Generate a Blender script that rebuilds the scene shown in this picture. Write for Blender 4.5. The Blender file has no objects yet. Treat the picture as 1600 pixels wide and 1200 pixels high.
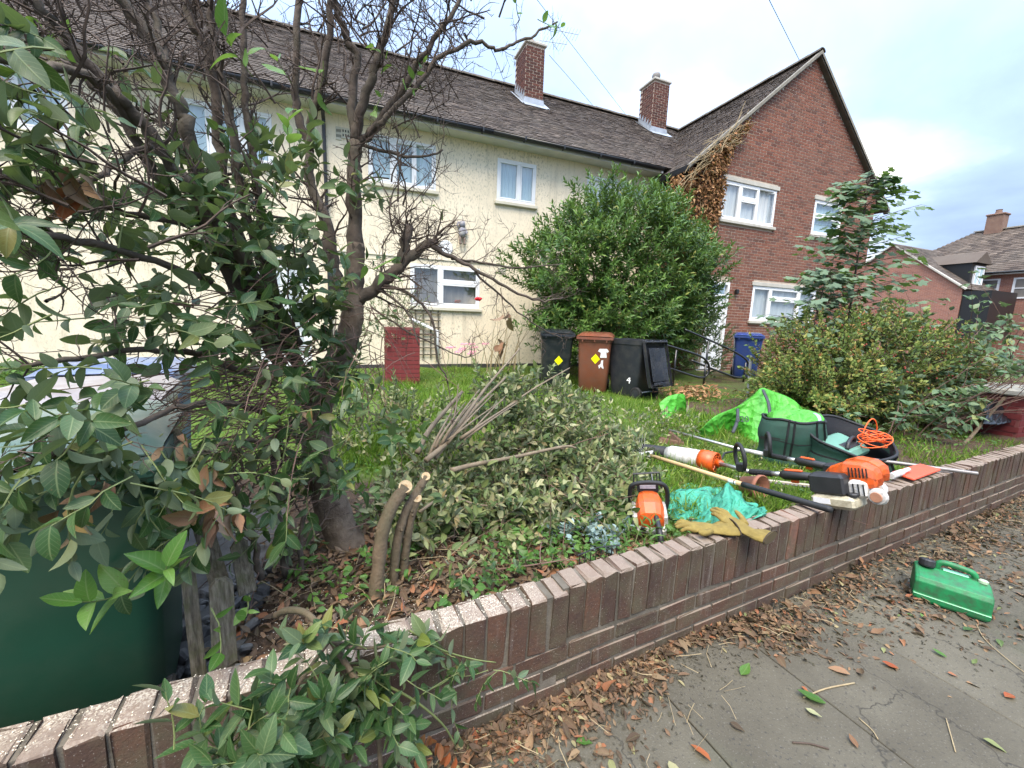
import bpy, math, random
import numpy as np
from mathutils import Vector, Matrix, Euler

random.seed(7)
RNG = np.random.default_rng(7)
PI = math.pi
R = math.radians
scene = bpy.context.scene
col = scene.collection

# ------------------------------------------------------------------ camera
EYE = np.array([0.0, 0.0, 1.4])
FPX = 626.0                                   # focal length for a 1600 px wide picture


def _frames(pitch=9.01, roll=1.98, yaw=68.23):
    p, r, y = R(pitch), R(roll), R(yaw)
    u = np.array([math.sin(y), 0, math.cos(y)])
    n = np.array([-math.cos(y), 0, math.sin(y)])
    v = np.array([0, 1.0, 0])
    rr = np.array([[math.cos(r), -math.sin(r), 0], [math.sin(r), math.cos(r), 0], [0, 0, 1]])
    rp = np.array([[1, 0, 0], [0, math.cos(p), -math.sin(p)], [0, math.sin(p), math.cos(p)]])
    m = rr @ rp
    return np.stack([m @ u, m @ n, -(m @ v)], 1)   # world -> (right, down, forward)


CM = _frames()
cam_data = bpy.data.cameras.new('camera')
cam = bpy.data.objects.new('camera', cam_data)
col.objects.link(cam)
cam_data.sensor_fit = 'HORIZONTAL'
cam_data.sensor_width = 36.0
cam_data.lens = 36.0 * FPX / 1600.0
cam_data.clip_start = 0.02
cam_data.clip_end = 3000
cam.matrix_world = Matrix((
    (CM[0, 0], -CM[1, 0], -CM[2, 0], EYE[0]),
    (CM[0, 1], -CM[1, 1], -CM[2, 1], EYE[1]),
    (CM[0, 2], -CM[1, 2], -CM[2, 2], EYE[2]),
    (0, 0, 0, 1)))
scene.camera = cam


def ray(px, py):
    return CM.T @ np.array([(px - 800) / FPX, (py - 600) / FPX, 1.0])


def aty(px, py, Y):
    d = ray(px, py)
    return Vector(EYE + d * (Y - EYE[1]) / d[1])


def atz(px, py, z):
    d = ray(px, py)
    return Vector(EYE + d * (z - EYE[2]) / d[2])


def atx(px, py, X):
    d = ray(px, py)
    return Vector(EYE + d * (X - EYE[0]) / d[0])


def project(p):
    c = CM @ (np.asarray(p, float) - EYE)
    return 800 + FPX * c[0] / c[2], 600 + FPX * c[1] / c[2], c[2]


# ------------------------------------------------------------------ sky, sun, exposure
SUN_EL, SUN_AZ = R(60), R(212)                # behind thin cloud, over the photographer's left shoulder
world = bpy.data.worlds.new('World')
scene.world = world
world.use_nodes = True
wn, wl = world.node_tree.nodes, world.node_tree.links
wn.clear()


def WN(t, **k):
    n = wn.new(t)
    for a, b in k.items():
        setattr(n, a, b)
    return n


w_out = WN('ShaderNodeOutputWorld')
w_bg = WN('ShaderNodeBackground')
w_sky = WN('ShaderNodeTexSky', sky_type='NISHITA')
w_sky.sun_disc = False
w_sky.sun_elevation = SUN_EL
w_sky.sun_rotation = SUN_AZ
w_sky.air_density = 1.0
w_sky.dust_density = 1.5
w_tc = WN('ShaderNodeTexCoord')
w_sep = WN('ShaderNodeSeparateXYZ')
wl.new(w_tc.outputs['Generated'], w_sep.inputs[0])
# clouds live on a high flat layer: divide the view direction by its height
w_h = WN('ShaderNodeMath', operation='ADD'); w_h.inputs[1].default_value = 0.22
w_abs = WN('ShaderNodeMath', operation='MAXIMUM'); w_abs.inputs[1].default_value = 0.0
wl.new(w_sep.outputs[2], w_abs.inputs[0]); wl.new(w_abs.outputs[0], w_h.inputs[0])
w_div = WN('ShaderNodeVectorMath', operation='DIVIDE')
w_cmb = WN('ShaderNodeCombineXYZ')
for i in range(3):
    wl.new(w_h.outputs[0], w_cmb.inputs[i])
wl.new(w_tc.outputs['Generated'], w_div.inputs[0]); wl.new(w_cmb.outputs[0], w_div.inputs[1])
w_map = WN('ShaderNodeMapping'); w_map.inputs['Location'].default_value = (22.8, 0.55, 0.0)
wl.new(w_div.outputs[0], w_map.inputs[0])
w_n1 = WN('ShaderNodeTexNoise'); w_n1.inputs['Scale'].default_value = 0.95; w_n1.inputs['Detail'].default_value = 7; w_n1.inputs['Roughness'].default_value = 0.52
w_n1.inputs['Distortion'].default_value = 0.35
wl.new(w_map.outputs[0], w_n1.inputs['Vector'])
w_r = WN('ShaderNodeValToRGB')
w_r.color_ramp.elements[0].position = 0.40; w_r.color_ramp.elements[0].color = (0.19, 0.25, 0.36, 1)
w_r.color_ramp.elements[1].position = 0.75; w_r.color_ramp.elements[1].color = (1.56, 1.40, 1.14, 1)
e = w_r.color_ramp.elements.new(0.515); e.color = (0.25, 0.33, 0.49, 1)
e = w_r.color_ramp.elements.new(0.595); e.color = (0.36, 0.43, 0.56, 1)
e = w_r.color_ramp.elements.new(0.67); e.color = (0.82, 0.78, 0.72, 1)
wl.new(w_n1.outputs['Fac'], w_r.inputs[0])
w_sc = WN('ShaderNodeVectorMath', operation='SCALE'); w_sc.inputs['Scale'].default_value = 0.07
wl.new(w_sky.outputs[0], w_sc.inputs[0])
w_add = WN('ShaderNodeMix', data_type='RGBA', blend_type='MIX')
w_add.inputs[0].default_value = 0.80
wl.new(w_sc.outputs[0], w_add.inputs[6]); wl.new(w_r.outputs[0], w_add.inputs[7])
# an overcast sky is brighter overhead than at the horizon
w_gr = WN('ShaderNodeMapRange'); w_gr.inputs[1].default_value = 0.0; w_gr.inputs[2].default_value = 1.0
w_gr.inputs[3].default_value = 0.56; w_gr.inputs[4].default_value = 2.6
w_pw = WN('ShaderNodeMath', operation='POWER'); w_pw.inputs[1].default_value = 1.8
wl.new(w_abs.outputs[0], w_pw.inputs[0]); wl.new(w_pw.outputs[0], w_gr.inputs[0])
wl.new(w_add.outputs[2], w_bg.inputs[0]); wl.new(w_gr.outputs[0], w_bg.inputs[1])
wl.new(w_bg.outputs[0], w_out.inputs[0])

sun_data = bpy.data.lights.new('sun', 'SUN')
sun_data.energy = 1.5
sun_data.angle = R(36)
sun_data.color = (1.0, 0.88, 0.70)
sun = bpy.data.objects.new('sun', sun_data)
col.objects.link(sun)
_sd = Vector((math.sin(SUN_AZ) * math.cos(SUN_EL), math.cos(SUN_AZ) * math.cos(SUN_EL), math.sin(SUN_EL)))
sun.rotation_euler = (-_sd).to_track_quat('-Z', 'Y').to_euler()

vs = scene.view_settings
vs.view_transform = 'Standard'
vs.look = 'None'
vs.gamma = 1.0
vs.use_curve_mapping = False
vs.exposure = 2.05
scene.cycles.use_denoising = True
scene.cycles.use_adaptive_sampling = True
scene.cycles.adaptive_threshold = 0.02
scene.cycles.max_bounces = 4
scene.cycles.diffuse_bounces = 3
scene.cycles.glossy_bounces = 2
scene.cycles.transmission_bounces = 3
scene.cycles.caustics_reflective = False
scene.cycles.caustics_refractive = False
world.cycles.sampling_method = 'MANUAL'
world.cycles.sample_map_resolution = 256
scene.cycles.transparent_max_bounces = 12

# ------------------------------------------------------------------ object helpers


def tag(o, label=None, cat=None, group=None, kind=None):
    if label: o['label'] = label
    if cat: o['category'] = cat
    if group: o['group'] = group
    if kind: o['kind'] = kind
    return o


def empty(name, loc=(0, 0, 0), label=None, cat=None, group=None, rz=0.0, kind=None):
    o = bpy.data.objects.new(name, None)
    o.empty_display_size = 0.1
    col.objects.link(o)
    o.location = loc
    o.rotation_euler = (0, 0, rz)
    return tag(o, label, cat, group, kind)


def link(name, me, parent=None, matrix=None):
    o = bpy.data.objects.new(name, me)
    col.objects.link(o)
    if parent is not None:
        o.parent = parent
    if matrix is not None:
        o.matrix_local = matrix
    return o


def copy_tree(o, parent=None):
    c = o.copy()
    col.objects.link(c)
    c.parent = parent
    for ch in list(o.children):
        copy_tree(ch, c)
    return c


class MB:
    """collects shapes and builds them as one mesh object"""

    def __init__(s):
        s.v, s.f, s.m, s.mats = [], [], [], []
        s.cur = 0

    def mat(s, m):
        if m not in s.mats:
            s.mats.append(m)
        s.cur = s.mats.index(m)
        return s

    def add(s, vs_, fs):
        o = len(s.v)
        s.v.extend([tuple(p) for p in vs_])
        for f in fs:
            s.f.append(tuple(i + o for i in f))
            s.m.append(s.cur)
        return s

    def box(s, c, size, rot=None, taper=(1, 1), bev=0.0):
        x, y, z = size[0] / 2, size[1] / 2, size[2] / 2
        tx, ty = taper
        if bev > 0:
            b = min(bev, x * .95, y * .95, z * .95)
            rings = []
            for zz, ins, t in ((-z, b, 0), (-z + b, 0, 0), (z - b, 0, 1), (z, b, 1)):
                fx = (tx if t else 1); fy = (ty if t else 1)
                X, Y = x * fx - ins, y * fy - ins
                k = b * .6
                rings.append([(-X + k, -Y, zz), (X - k, -Y, zz), (X, -Y + k, zz), (X, Y - k, zz), (X - k, Y, zz), (-X + k, Y, zz), (-X, Y - k, zz), (-X, -Y + k, zz)])
            pts = [p for r in rings for p in r]
            fs = [tuple(range(7, -1, -1)), tuple(range(24, 32))]
            for r in range(3):
                for i in range(8):
                    j = (i + 1) % 8
                    fs.append((r * 8 + i, r * 8 + j, r * 8 + 8 + j, r * 8 + 8 + i))
        else:
            pts = [(-x, -y, -z), (x, -y, -z), (x, y, -z), (-x, y, -z),
                   (-x * tx, -y * ty, z), (x * tx, -y * ty, z), (x * tx, y * ty, z), (-x * tx, y * ty, z)]
            fs = [(3, 2, 1, 0), (4, 5, 6, 7), (0, 1, 5, 4), (1, 2, 6, 5), (2, 3, 7, 6), (3, 0, 4, 7)]
        c = Vector(c)
        if rot is not None:
            m = rot if isinstance(rot, Matrix) else Euler(rot).to_matrix()
            pts = [m @ Vector(p) + c for p in pts]
        else:
            pts = [Vector(p) + c for p in pts]
        return s.add(pts, fs)

    def bx(s, x0, x1, y0, y1, z0, z1):
        return s.box(((x0 + x1) / 2, (y0 + y1) / 2, (z0 + z1) / 2), (abs(x1 - x0), abs(y1 - y0), abs(z1 - z0)))

    def tube(s, path, rad, n=6, cap=True, flat=1.0):
        path = [Vector(p) for p in path]
        k = len(path)
        if not hasattr(rad, '__len__'):
            rad = [rad] * k
        t0 = (path[1] - path[0]).normalized()
        up = Vector((0, 0, 1)) if abs(t0.z) < .9 else Vector((1, 0, 0))
        a = t0.cross(up).normalized()
        pts = []
        for i, p in enumerate(path):
            t = (path[min(i + 1, k - 1)] - path[max(i - 1, 0)])
            if t.length < 1e-9:
                t = t0
            t = t.normalized()
            a = (a - t * a.dot(t))
            if a.length < 1e-6:
                a = t.orthogonal()
            a.normalize()
            b = t.cross(a)
            for j in range(n):
                an = 2 * PI * j / n
                pts.append(p + a * (math.cos(an) * rad[i]) + b * (math.sin(an) * rad[i] * flat))
        fs = []
        for i in range(k - 1):
            for j in range(n):
                j2 = (j + 1) % n
                fs.append((i * n + j, i * n + j2, (i + 1) * n + j2, (i + 1) * n + j))
        if cap:
            fs.append(tuple(range(n - 1, -1, -1)))
            fs.append(tuple((k - 1) * n + j for j in range(n)))
        return s.add(pts, fs)

    def loft(s, rings, cap=True, closed=True):
        n = len(rings[0])
        pts = [p for r in rings for p in r]
        fs = []
        for i in range(len(rings) - 1):
            for j in range(n if closed else n - 1):
                j2 = (j + 1) % n
                fs.append((i * n + j, i * n + j2, (i + 1) * n + j2, (i + 1) * n + j))
        if cap:
            fs.append(tuple(range(n - 1, -1, -1)))
            fs.append(tuple((len(rings) - 1) * n + j for j in range(n)))
        return s.add(pts, fs)

    def lathe(s, prof, n=20, c=(0, 0, 0), rot=None):
        rings = []
        m = Matrix.Identity(3) if rot is None else (rot if isinstance(rot, Matrix) else Euler(rot).to_matrix())
        c = Vector(c)
        for r, z in prof:
            rings.append([m @ Vector((r * math.cos(2 * PI * j / n), r * math.sin(2 * PI * j / n), z)) + c for j in range(n)])
        return s.loft(rings)

    def quad(s, a, b, c, d):
        return s.add([a, b, c, d], [(0, 1, 2, 3)])

    def grid(s, fn, nu, nv):
        pts = [fn(i / nu, j / nv) for i in range(nu + 1) for j in range(nv + 1)]
        fs = [(i * (nv + 1) + j, (i + 1) * (nv + 1) + j, (i + 1) * (nv + 1) + j + 1, i * (nv + 1) + j + 1) for i in range(nu) for j in range(nv)]
        return s.add(pts, fs)

    def mesh(s, name, mat=None, smooth=False):
        me = bpy.data.meshes.new(name)
        me.from_pydata([tuple(p) for p in s.v], [], s.f)
        if s.mats:
            for m in s.mats:
                me.materials.append(m)
            me.polygons.foreach_set('material_index', s.m)
        elif mat is not None:
            me.materials.append(mat)
        if smooth:
            me.polygons.foreach_set('use_smooth', [True] * len(me.polygons))
        me.update()
        return me

    def build(s, name, mat=None, parent=None, smooth=False, kind=None, solid=0.0, subd=0, angle=None):
        o = link(name, s.mesh(name, mat, smooth), parent)
        if solid:
            md = o.modifiers.new('solid', 'SOLIDIFY'); md.thickness = solid; md.offset = 0
        if subd:
            md = o.modifiers.new('sub', 'SUBSURF'); md.levels = subd; md.render_levels = subd
        if kind:
            o['kind'] = kind
        return o


def spline(pts, n=8):
    """Catmull-Rom through the points, n steps per span"""
    P_ = [Vector(p) for p in pts]
    P_ = [P_[0] * 2 - P_[1]] + P_ + [P_[-1] * 2 - P_[-2]]
    out = []
    for i in range(1, len(P_) - 2):
        a, b, c, d = P_[i - 1], P_[i], P_[i + 1], P_[i + 2]
        for k in range(n):
            t = k / n
            out.append(.5 * (2 * b + (c - a) * t + (2 * a - 5 * b + 4 * c - d) * t * t + (3 * b - a - 3 * c + d) * t ** 3))
    out.append(P_[-2].copy())
    return out


# ------------------------------------------------------------------ materials


def nodes(name):
    m = bpy.data.materials.new(name)
    m.use_nodes = True
    nt = m.node_tree
    return m, nt, nt.nodes['Principled BSDF'], nt.nodes['Material Output']


def N(nt, t, inp=None, **k):
    n = nt.nodes.new(t)
    for a, b in k.items():
        setattr(n, a, b)
    if inp:
        for a, b in inp.items():
            if isinstance(b, bpy.types.NodeSocket):
                nt.links.new(b, n.inputs[a])
            else:
                n.inputs[a].default_value = b
    return n


def c4(c):
    return (c[0], c[1], c[2], 1.0)


def mixc(nt, fac, a, b, blend='MIX'):
    n = nt.nodes.new('ShaderNodeMix'); n.data_type = 'RGBA'; n.blend_type = blend
    for i, x in ((0, fac), (6, a), (7, b)):
        if isinstance(x, bpy.types.NodeSocket):
            nt.links.new(x, n.inputs[i])
        elif i == 0:
            n.inputs[0].default_value = x
        else:
            n.inputs[i].default_value = c4(x)
    return n.outputs[2]


def ramp(nt, fac, stops):
    n = nt.nodes.new('ShaderNodeValToRGB')
    cr = n.color_ramp
    cr.elements[0].position, cr.elements[0].color = stops[0][0], c4(stops[0][1])
    cr.elements[1].position, cr.elements[1].color = stops[-1][0], c4(stops[-1][1])
    for p, c in stops[1:-1]:
        e_ = cr.elements.new(p); e_.color = c4(c)
    nt.links.new(fac, n.inputs[0])
    return n.outputs[0]


def noise(nt, vec, scale, detail=4, rough=.55, out='Fac', dist=0.0):
    n = N(nt, 'ShaderNodeTexNoise', {'Scale': scale, 'Detail': detail, 'Roughness': rough, 'Distortion': dist})
    if vec is not None:
        nt.links.new(vec, n.inputs['Vector'])
    return n.outputs[out]


def bump(nt, h, bsdf, strength=.3, dist=.01, prev=None):
    b = N(nt, 'ShaderNodeBump', {'Strength': strength, 'Distance': dist, 'Height': h})
    if prev is not None:
        nt.links.new(prev, b.inputs['Normal'])
    nt.links.new(b.outputs[0], bsdf.inputs['Normal'])
    return b.outputs[0]


def pm(name, c1, c2=None, scale=6.0, rough=.6, bmp=0.0, bscale=60.0, metal=0.0, spec=.5, rnd=0.0, island=0.0, coat=0.0, dirt=None, dirt_scale=3.0, dirt_amt=.5, bdist=.004, world_co=False):
    """plain procedural material: two colours over noise, grime, per-object or per-piece variation, fine relief"""
    m, nt, b, out = nodes(name)
    co = N(nt, 'ShaderNodeNewGeometry').outputs['Position'] if world_co else N(nt, 'ShaderNodeTexCoord').outputs['Object']
    cc = None
    if c2 is not None:
        cc = mixc(nt, ramp(nt, noise(nt, co, scale, 5), [(.3, (0, 0, 0)), (.7, (1, 1, 1))]), c1, c2)
    else:
        cc = mixc(nt, noise(nt, co, scale, 4), [x * .86 for x in c1], [min(1, x * 1.12) for x in c1])
    if dirt is not None:
        cc = mixc(nt, ramp(nt, noise(nt, co, dirt_scale, 7, .65), [(.42, (0, 0, 0)), (.75, (dirt_amt,) * 3)]), cc, dirt)
    if rnd:
        oi = N(nt, 'ShaderNodeObjectInfo').outputs['Random']
        mr = N(nt, 'ShaderNodeMapRange', {0: oi, 3: 1 - rnd, 4: 1 + rnd}).outputs[0]
        cc = N(nt, 'ShaderNodeVectorMath', {0: cc}, operation='SCALE'); nt.links.new(mr, cc.inputs['Scale']); cc = cc.outputs[0]
    if island:
        oi = N(nt, 'ShaderNodeNewGeometry').outputs['Random Per Island']
        mr = N(nt, 'ShaderNodeMapRange', {0: oi, 3: 1 - island, 4: 1 + island}).outputs[0]
        cc = N(nt, 'ShaderNodeVectorMath', {0: cc}, operation='SCALE'); nt.links.new(mr, cc.inputs['Scale']); cc = cc.outputs[0]
    nt.links.new(cc, b.inputs['Base Color'])
    b.inputs['Roughness'].default_value = rough
    b.inputs['Metallic'].default_value = metal
    b.inputs['Specular IOR Level'].default_value = spec
    if coat:
        b.inputs['Coat Weight'].default_value = coat
    if bmp:
        bump(nt, noise(nt, co, bscale, 5, .6), b, bmp, bdist)
    return m


def leafmat(name, stops, rough=.42, vein=.35, under=(.20, .24, .17), trans=.18, spec=.28, yscale=14):
    """leaf: colour picked per leaf, pale midrib and side veins on the UVs, paler underside, light shining through"""
    m, nt, b, out = nodes(name)
    at_ = N(nt, 'ShaderNodeAttribute', attribute_name='rnd').outputs['Fac']
    oi = N(nt, 'ShaderNodeObjectInfo').outputs['Random']
    fr = N(nt, 'ShaderNodeMath', {0: N(nt, 'ShaderNodeMath', {0: at_, 1: oi}, operation='ADD').outputs[0]}, operation='FRACT').outputs[0]
    c = ramp(nt, fr, stops)
    uv = N(nt, 'ShaderNodeUVMap').outputs[0]
    sp = N(nt, 'ShaderNodeSeparateXYZ', {0: uv})
    ax = N(nt, 'ShaderNodeMath', {0: sp.outputs[0]}, operation='ABSOLUTE').outputs[0]
    mid = N(nt, 'ShaderNodeMapRange', {0: ax, 1: .0, 2: .11, 3: 1.0, 4: 0.0}).outputs[0]
    # side veins lean forward
    yy = N(nt, 'ShaderNodeMath', {0: sp.outputs[1], 1: N(nt, 'ShaderNodeMath', {0: ax, 1: -.28}, operation='MULTIPLY').outputs[0]}, operation='ADD').outputs[0]
    sw = N(nt, 'ShaderNodeMath', {0: N(nt, 'ShaderNodeMath', {0: yy, 1: yscale * PI}, operation='MULTIPLY').outputs[0]}, operation='SINE').outputs[0]
    sv = N(nt, 'ShaderNodeMapRange', {0: sw, 1: .86, 2: 1.0, 3: 0, 4: .45}).outputs[0]
    vv = N(nt, 'ShaderNodeMath', {0: mid, 1: sv}, operation='MAXIMUM').outputs[0]
    vf = N(nt, 'ShaderNodeMath', {0: vv, 1: vein}, operation='MULTIPLY').outputs[0]
    co = N(nt, 'ShaderNodeTexCoord').outputs['Object']
    c = mixc(nt, N(nt, 'ShaderNodeMapRange', {0: noise(nt, co, 45, 3), 1: .35, 2: .75, 3: 0, 4: .45}).outputs[0], c, mixc(nt, .5, c, (.03, .05, .02)))
    c = mixc(nt, vf, c, (.30, .36, .16))
    c = mixc(nt, ramp(nt, noise(nt, N(nt, 'ShaderNodeNewGeometry').outputs['Position'], 160, 2, .5), [(.66, (0, 0, 0)), (.72, (.7, .7, .7))]), c, (.10, .075, .03))
    bf = N(nt, 'ShaderNodeNewGeometry').outputs['Backfacing']
    c2 = mixc(nt, .6, c, under)
    cc = mixc(nt, bf, c, c2)
    nt.links.new(cc, b.inputs['Base Color'])
    b.inputs['Specular IOR Level'].default_value = spec
    rr = N(nt, 'ShaderNodeMapRange', {0: bf, 3: rough, 4: .8}).outputs[0]
    nt.links.new(rr, b.inputs['Roughness'])
    bump(nt, vv, b, .25, .001)
    if trans:
        tr = N(nt, 'ShaderNodeBsdfTranslucent', {'Color': mixc(nt, .5, cc, (.25, .42, .05))})
        mx = N(nt, 'ShaderNodeMixShader', {0: trans, 1: b.outputs[0], 2: tr.outputs[0]})
        nt.links.new(mx.outputs[0], out.inputs[0])
    return m


# ------------------------------------------------------------------ leaves
# one leaf in its own frame: +Y from stalk to tip, +Z its upper face, length 1

def leaf_template(width=.45, tip=1.6, cup=.10, curl=.18, rows=5, wave=0.0, twist=0.0, bend=0.0, full=.85):
    ts = np.linspace(0, 1, rows + 1)
    v, f, uv = [], [], []
    for i, t in enumerate(ts):
        w = width / 2 * (math.sin(PI * t ** .80)) ** full * (1 - .25 * max(0, t - .5) * tip) if 0 < t < 1 else 0.012
        zc = -curl * t * t
        for k in (-1, 0, 1):
            tw_ = twist * t
            v.append((k * w * math.cos(tw_) + bend * t * t, t - .12 * abs(curl) * t * t, zc + k * w * math.sin(tw_) + abs(k) * w * cup * 2 + (wave * math.sin(9 * t + k) if k else 0)))
            uv.append((k * min(1.0, .12 + w / (width / 2)), t))
    for i in range(rows):
        for k in (0, 1):
            a = i * 3 + k
            f.append((a, a + 1, a + 4, a + 3))
    return np.array(v), np.array(f), np.array(uv)


def lobed_template(lobes=5, rad=.5):
    """a palmate, toothed leaf: fan round the stalk point"""
    pts = [(0, 0, 0)]
    uv = [(0, 0)]
    n = lobes * 4
    for i in range(n + 1):
        a = -PI * .80 + 2 * PI * .80 * i / n
        ph = (i % 4) / 4.0
        r = [.62, .84, 1.0, .80][i % 4] * (1.0 if abs(a) < 1.7 else .72)
        x, y = math.sin(a) * r * rad * 1.08, math.cos(a) * r * rad + .32
        pts.append((x, y, -.22 * (x * x + (y - .3) ** 2) + (.03 if i % 4 == 2 else -.015)))
        uv.append((math.sin(a * lobes) * .5 + .5, r))
    pts[0] = (0, .22, .02)
    f = [(0, i + 1, i, i) for i in range(1, n + 1)]
    return np.array(pts, float), np.array([(a, c, b, b) for a, b, c, d in f]), np.array(uv, float)


def orient(dirs, nors):
    """rotation matrices whose Y is dirs and whose Z is as near to nors as can be"""
    d = dirs / np.maximum(np.linalg.norm(dirs, axis=1, keepdims=True), 1e-9)
    n = nors - d * np.sum(nors * d, axis=1, keepdims=True)
    ln = np.linalg.norm(n, axis=1, keepdims=True)
    n = np.where(ln > 1e-5, n / np.maximum(ln, 1e-9), np.cross(d, np.array([1.0, 0.1, 0.0])))
    n /= np.maximum(np.linalg.norm(n, axis=1, keepdims=True), 1e-9)
    x = np.cross(d, n)
    return np.stack([x, d, n], 2)


def leaf_mass(name, tmpl, pos, dirs, nors, size, mat, parent=None, kind='stuff', rnd=None):
    """many leaves as one mesh (several templates may be given)"""
    pos, dirs, nors, size = map(np.asarray, (pos, dirs, nors, size))
    if len(pos) == 0:
        return None
    if not isinstance(tmpl, list):
        tmpl = [tmpl]
    rot = orient(dirs, nors)
    which = RNG.integers(0, len(tmpl), len(pos))
    if rnd is None:
        rnd = RNG.random(len(pos))
    V, FF, UV, RD = [], [], [], []
    off = 0
    for ti, (tv, tf, tu) in enumerate(tmpl):
        sel = np.nonzero(which == ti)[0]
        if len(sel) == 0:
            continue
        w = np.einsum('nij,vj->nvi', rot[sel], tv) * size[sel][:, None, None] + pos[sel][:, None, :]
        V.append(w.reshape(-1, 3))
        FF.append((tf[None] + (np.arange(len(sel)) * len(tv))[:, None, None] + off).reshape(-1, 4))
        UV.append(np.tile(tu, (len(sel), 1)))
        RD.append(np.repeat(rnd[sel], len(tv)))
        off += len(sel) * len(tv)
    V, FF, UV, RD = np.concatenate(V), np.concatenate(FF), np.concatenate(UV), np.concatenate(RD)
    me = raw_mesh(name, V, FF, UV, RD)
    me.materials.append(mat)
    o = link(name, me, parent)
    if kind:
        o['kind'] = kind
    return o


def raw_mesh(name, V, FF, UV, RD):
    me = bpy.data.meshes.new(name)
    tri = FF[:, 2] == FF[:, 3]
    ls = np.where(tri, 3, 4)
    loops = FF.reshape(-1)[np.stack([np.ones_like(tri), np.ones_like(tri), np.ones_like(tri), ~tri], 1).reshape(-1).astype(bool)]
    me.vertices.add(len(V)); me.vertices.foreach_set('co', V.astype(np.float32).reshape(-1))
    me.loops.add(len(loops)); me.loops.foreach_set('vertex_index', loops.astype(np.int32))
    me.polygons.add(len(FF))
    me.polygons.foreach_set('loop_start', np.concatenate([[0], np.cumsum(ls)[:-1]]).astype(np.int32))
    uvl = me.uv_layers.new(name='UVMap')
    me.polygons.foreach_set('use_smooth', np.ones(len(FF), bool))
    me.update(calc_edges=True)
    uvl.data.foreach_set('uv', UV[loops].astype(np.float32).reshape(-1))
    at_ = me.attributes.new('rnd', 'FLOAT', 'POINT')
    at_.data.foreach_set('value', RD.astype(np.float32))
    return me


def leaf_parts(name, tmpls, pos, dirs, nors, size, mat, parent, n_single=300, rest='foliage', in_frame=True):
    """the leaves that show largest become parts of their own, the others one mass"""
    pos, dirs, nors, size = map(np.asarray, (pos, dirs, nors, size))
    pr = np.array([project(p) for p in pos])
    ok = (pr[:, 2] > .15) & (pr[:, 0] > 0) & (pr[:, 0] < 1600) & (pr[:, 1] > 0) & (pr[:, 1] < 1200)
    score = np.where(ok, size / np.maximum(pr[:, 2], .15), -1)
    order = np.argsort(-score)
    single = order[:min(n_single, int(ok.sum()))]
    mask = np.ones(len(pos), bool); mask[single] = False
    rot = orient(dirs, nors)
    mes = []
    for tv, tf, tu in tmpls:
        me = raw_mesh(name, tv, tf, tu, np.zeros(len(tv)))
        me.materials.append(mat)
        mes.append(me)
    for i in single:
        m4 = Matrix.Translation(Vector(pos[i])) @ Matrix(rot[i].tolist()).to_4x4() @ Matrix.Scale(float(size[i]), 4)
        link(name, mes[random.randrange(len(mes))], parent, m4)
    if mask.any():
        leaf_mass(rest, tmpls, pos[mask], dirs[mask], nors[mask], size[mask], mat, parent)


def rv(n, s=1.0):
    return RNG.normal(0, s, (n, 3))

# ================================================================== materials of the setting
def ground_mat(name, soilc, grassc, mask=None):
    m, nt, b, out = nodes(name)
    co = N(nt, 'ShaderNodeNewGeometry').outputs['Position']
    s1 = mixc(nt, noise(nt, co, 9, 6, .65), [x * .5 for x in soilc], [x * 1.5 for x in soilc])
    s1 = mixc(nt, ramp(nt, noise(nt, co, 60, 3, .6), [(.5, (0, 0, 0)), (.7, (.7, .7, .7))]), s1, (.16, .10, .06))
    g1 = mixc(nt, noise(nt, co, 14, 5, .6), [x * .6 for x in grassc], [x * 1.3 for x in grassc])
    if mask:
        sp = N(nt, 'ShaderNodeSeparateXYZ', {0: co})
        nz = noise(nt, co, 2.2, 5, .6)
        a = N(nt, 'ShaderNodeAttribute', attribute_name='lawn').outputs['Fac']
        f = N(nt, 'ShaderNodeMath', {0: a, 1: nz}, operation='ADD').outputs[0]
        f = N(nt, 'ShaderNodeMapRange', {0: f, 1: .85, 2: 1.15, 3: 0, 4: 1}).outputs[0]
        c = mixc(nt, f, s1, g1)
    else:
        c = s1
    nt.links.new(c, b.inputs['Base Color'])
    b.inputs['Roughness'].default_value = .95
    b.inputs['Specular IOR Level'].default_value = .15
    bump(nt, noise(nt, co, 35, 6, .7), b, .8, .02)
    return m


m_garden = ground_mat('garden_soil', (.070, .048, .033), (.085, .135, .025), True)
m_far = ground_mat('far_ground', (.11, .11, .085), (.1, .1, .1))


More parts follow.
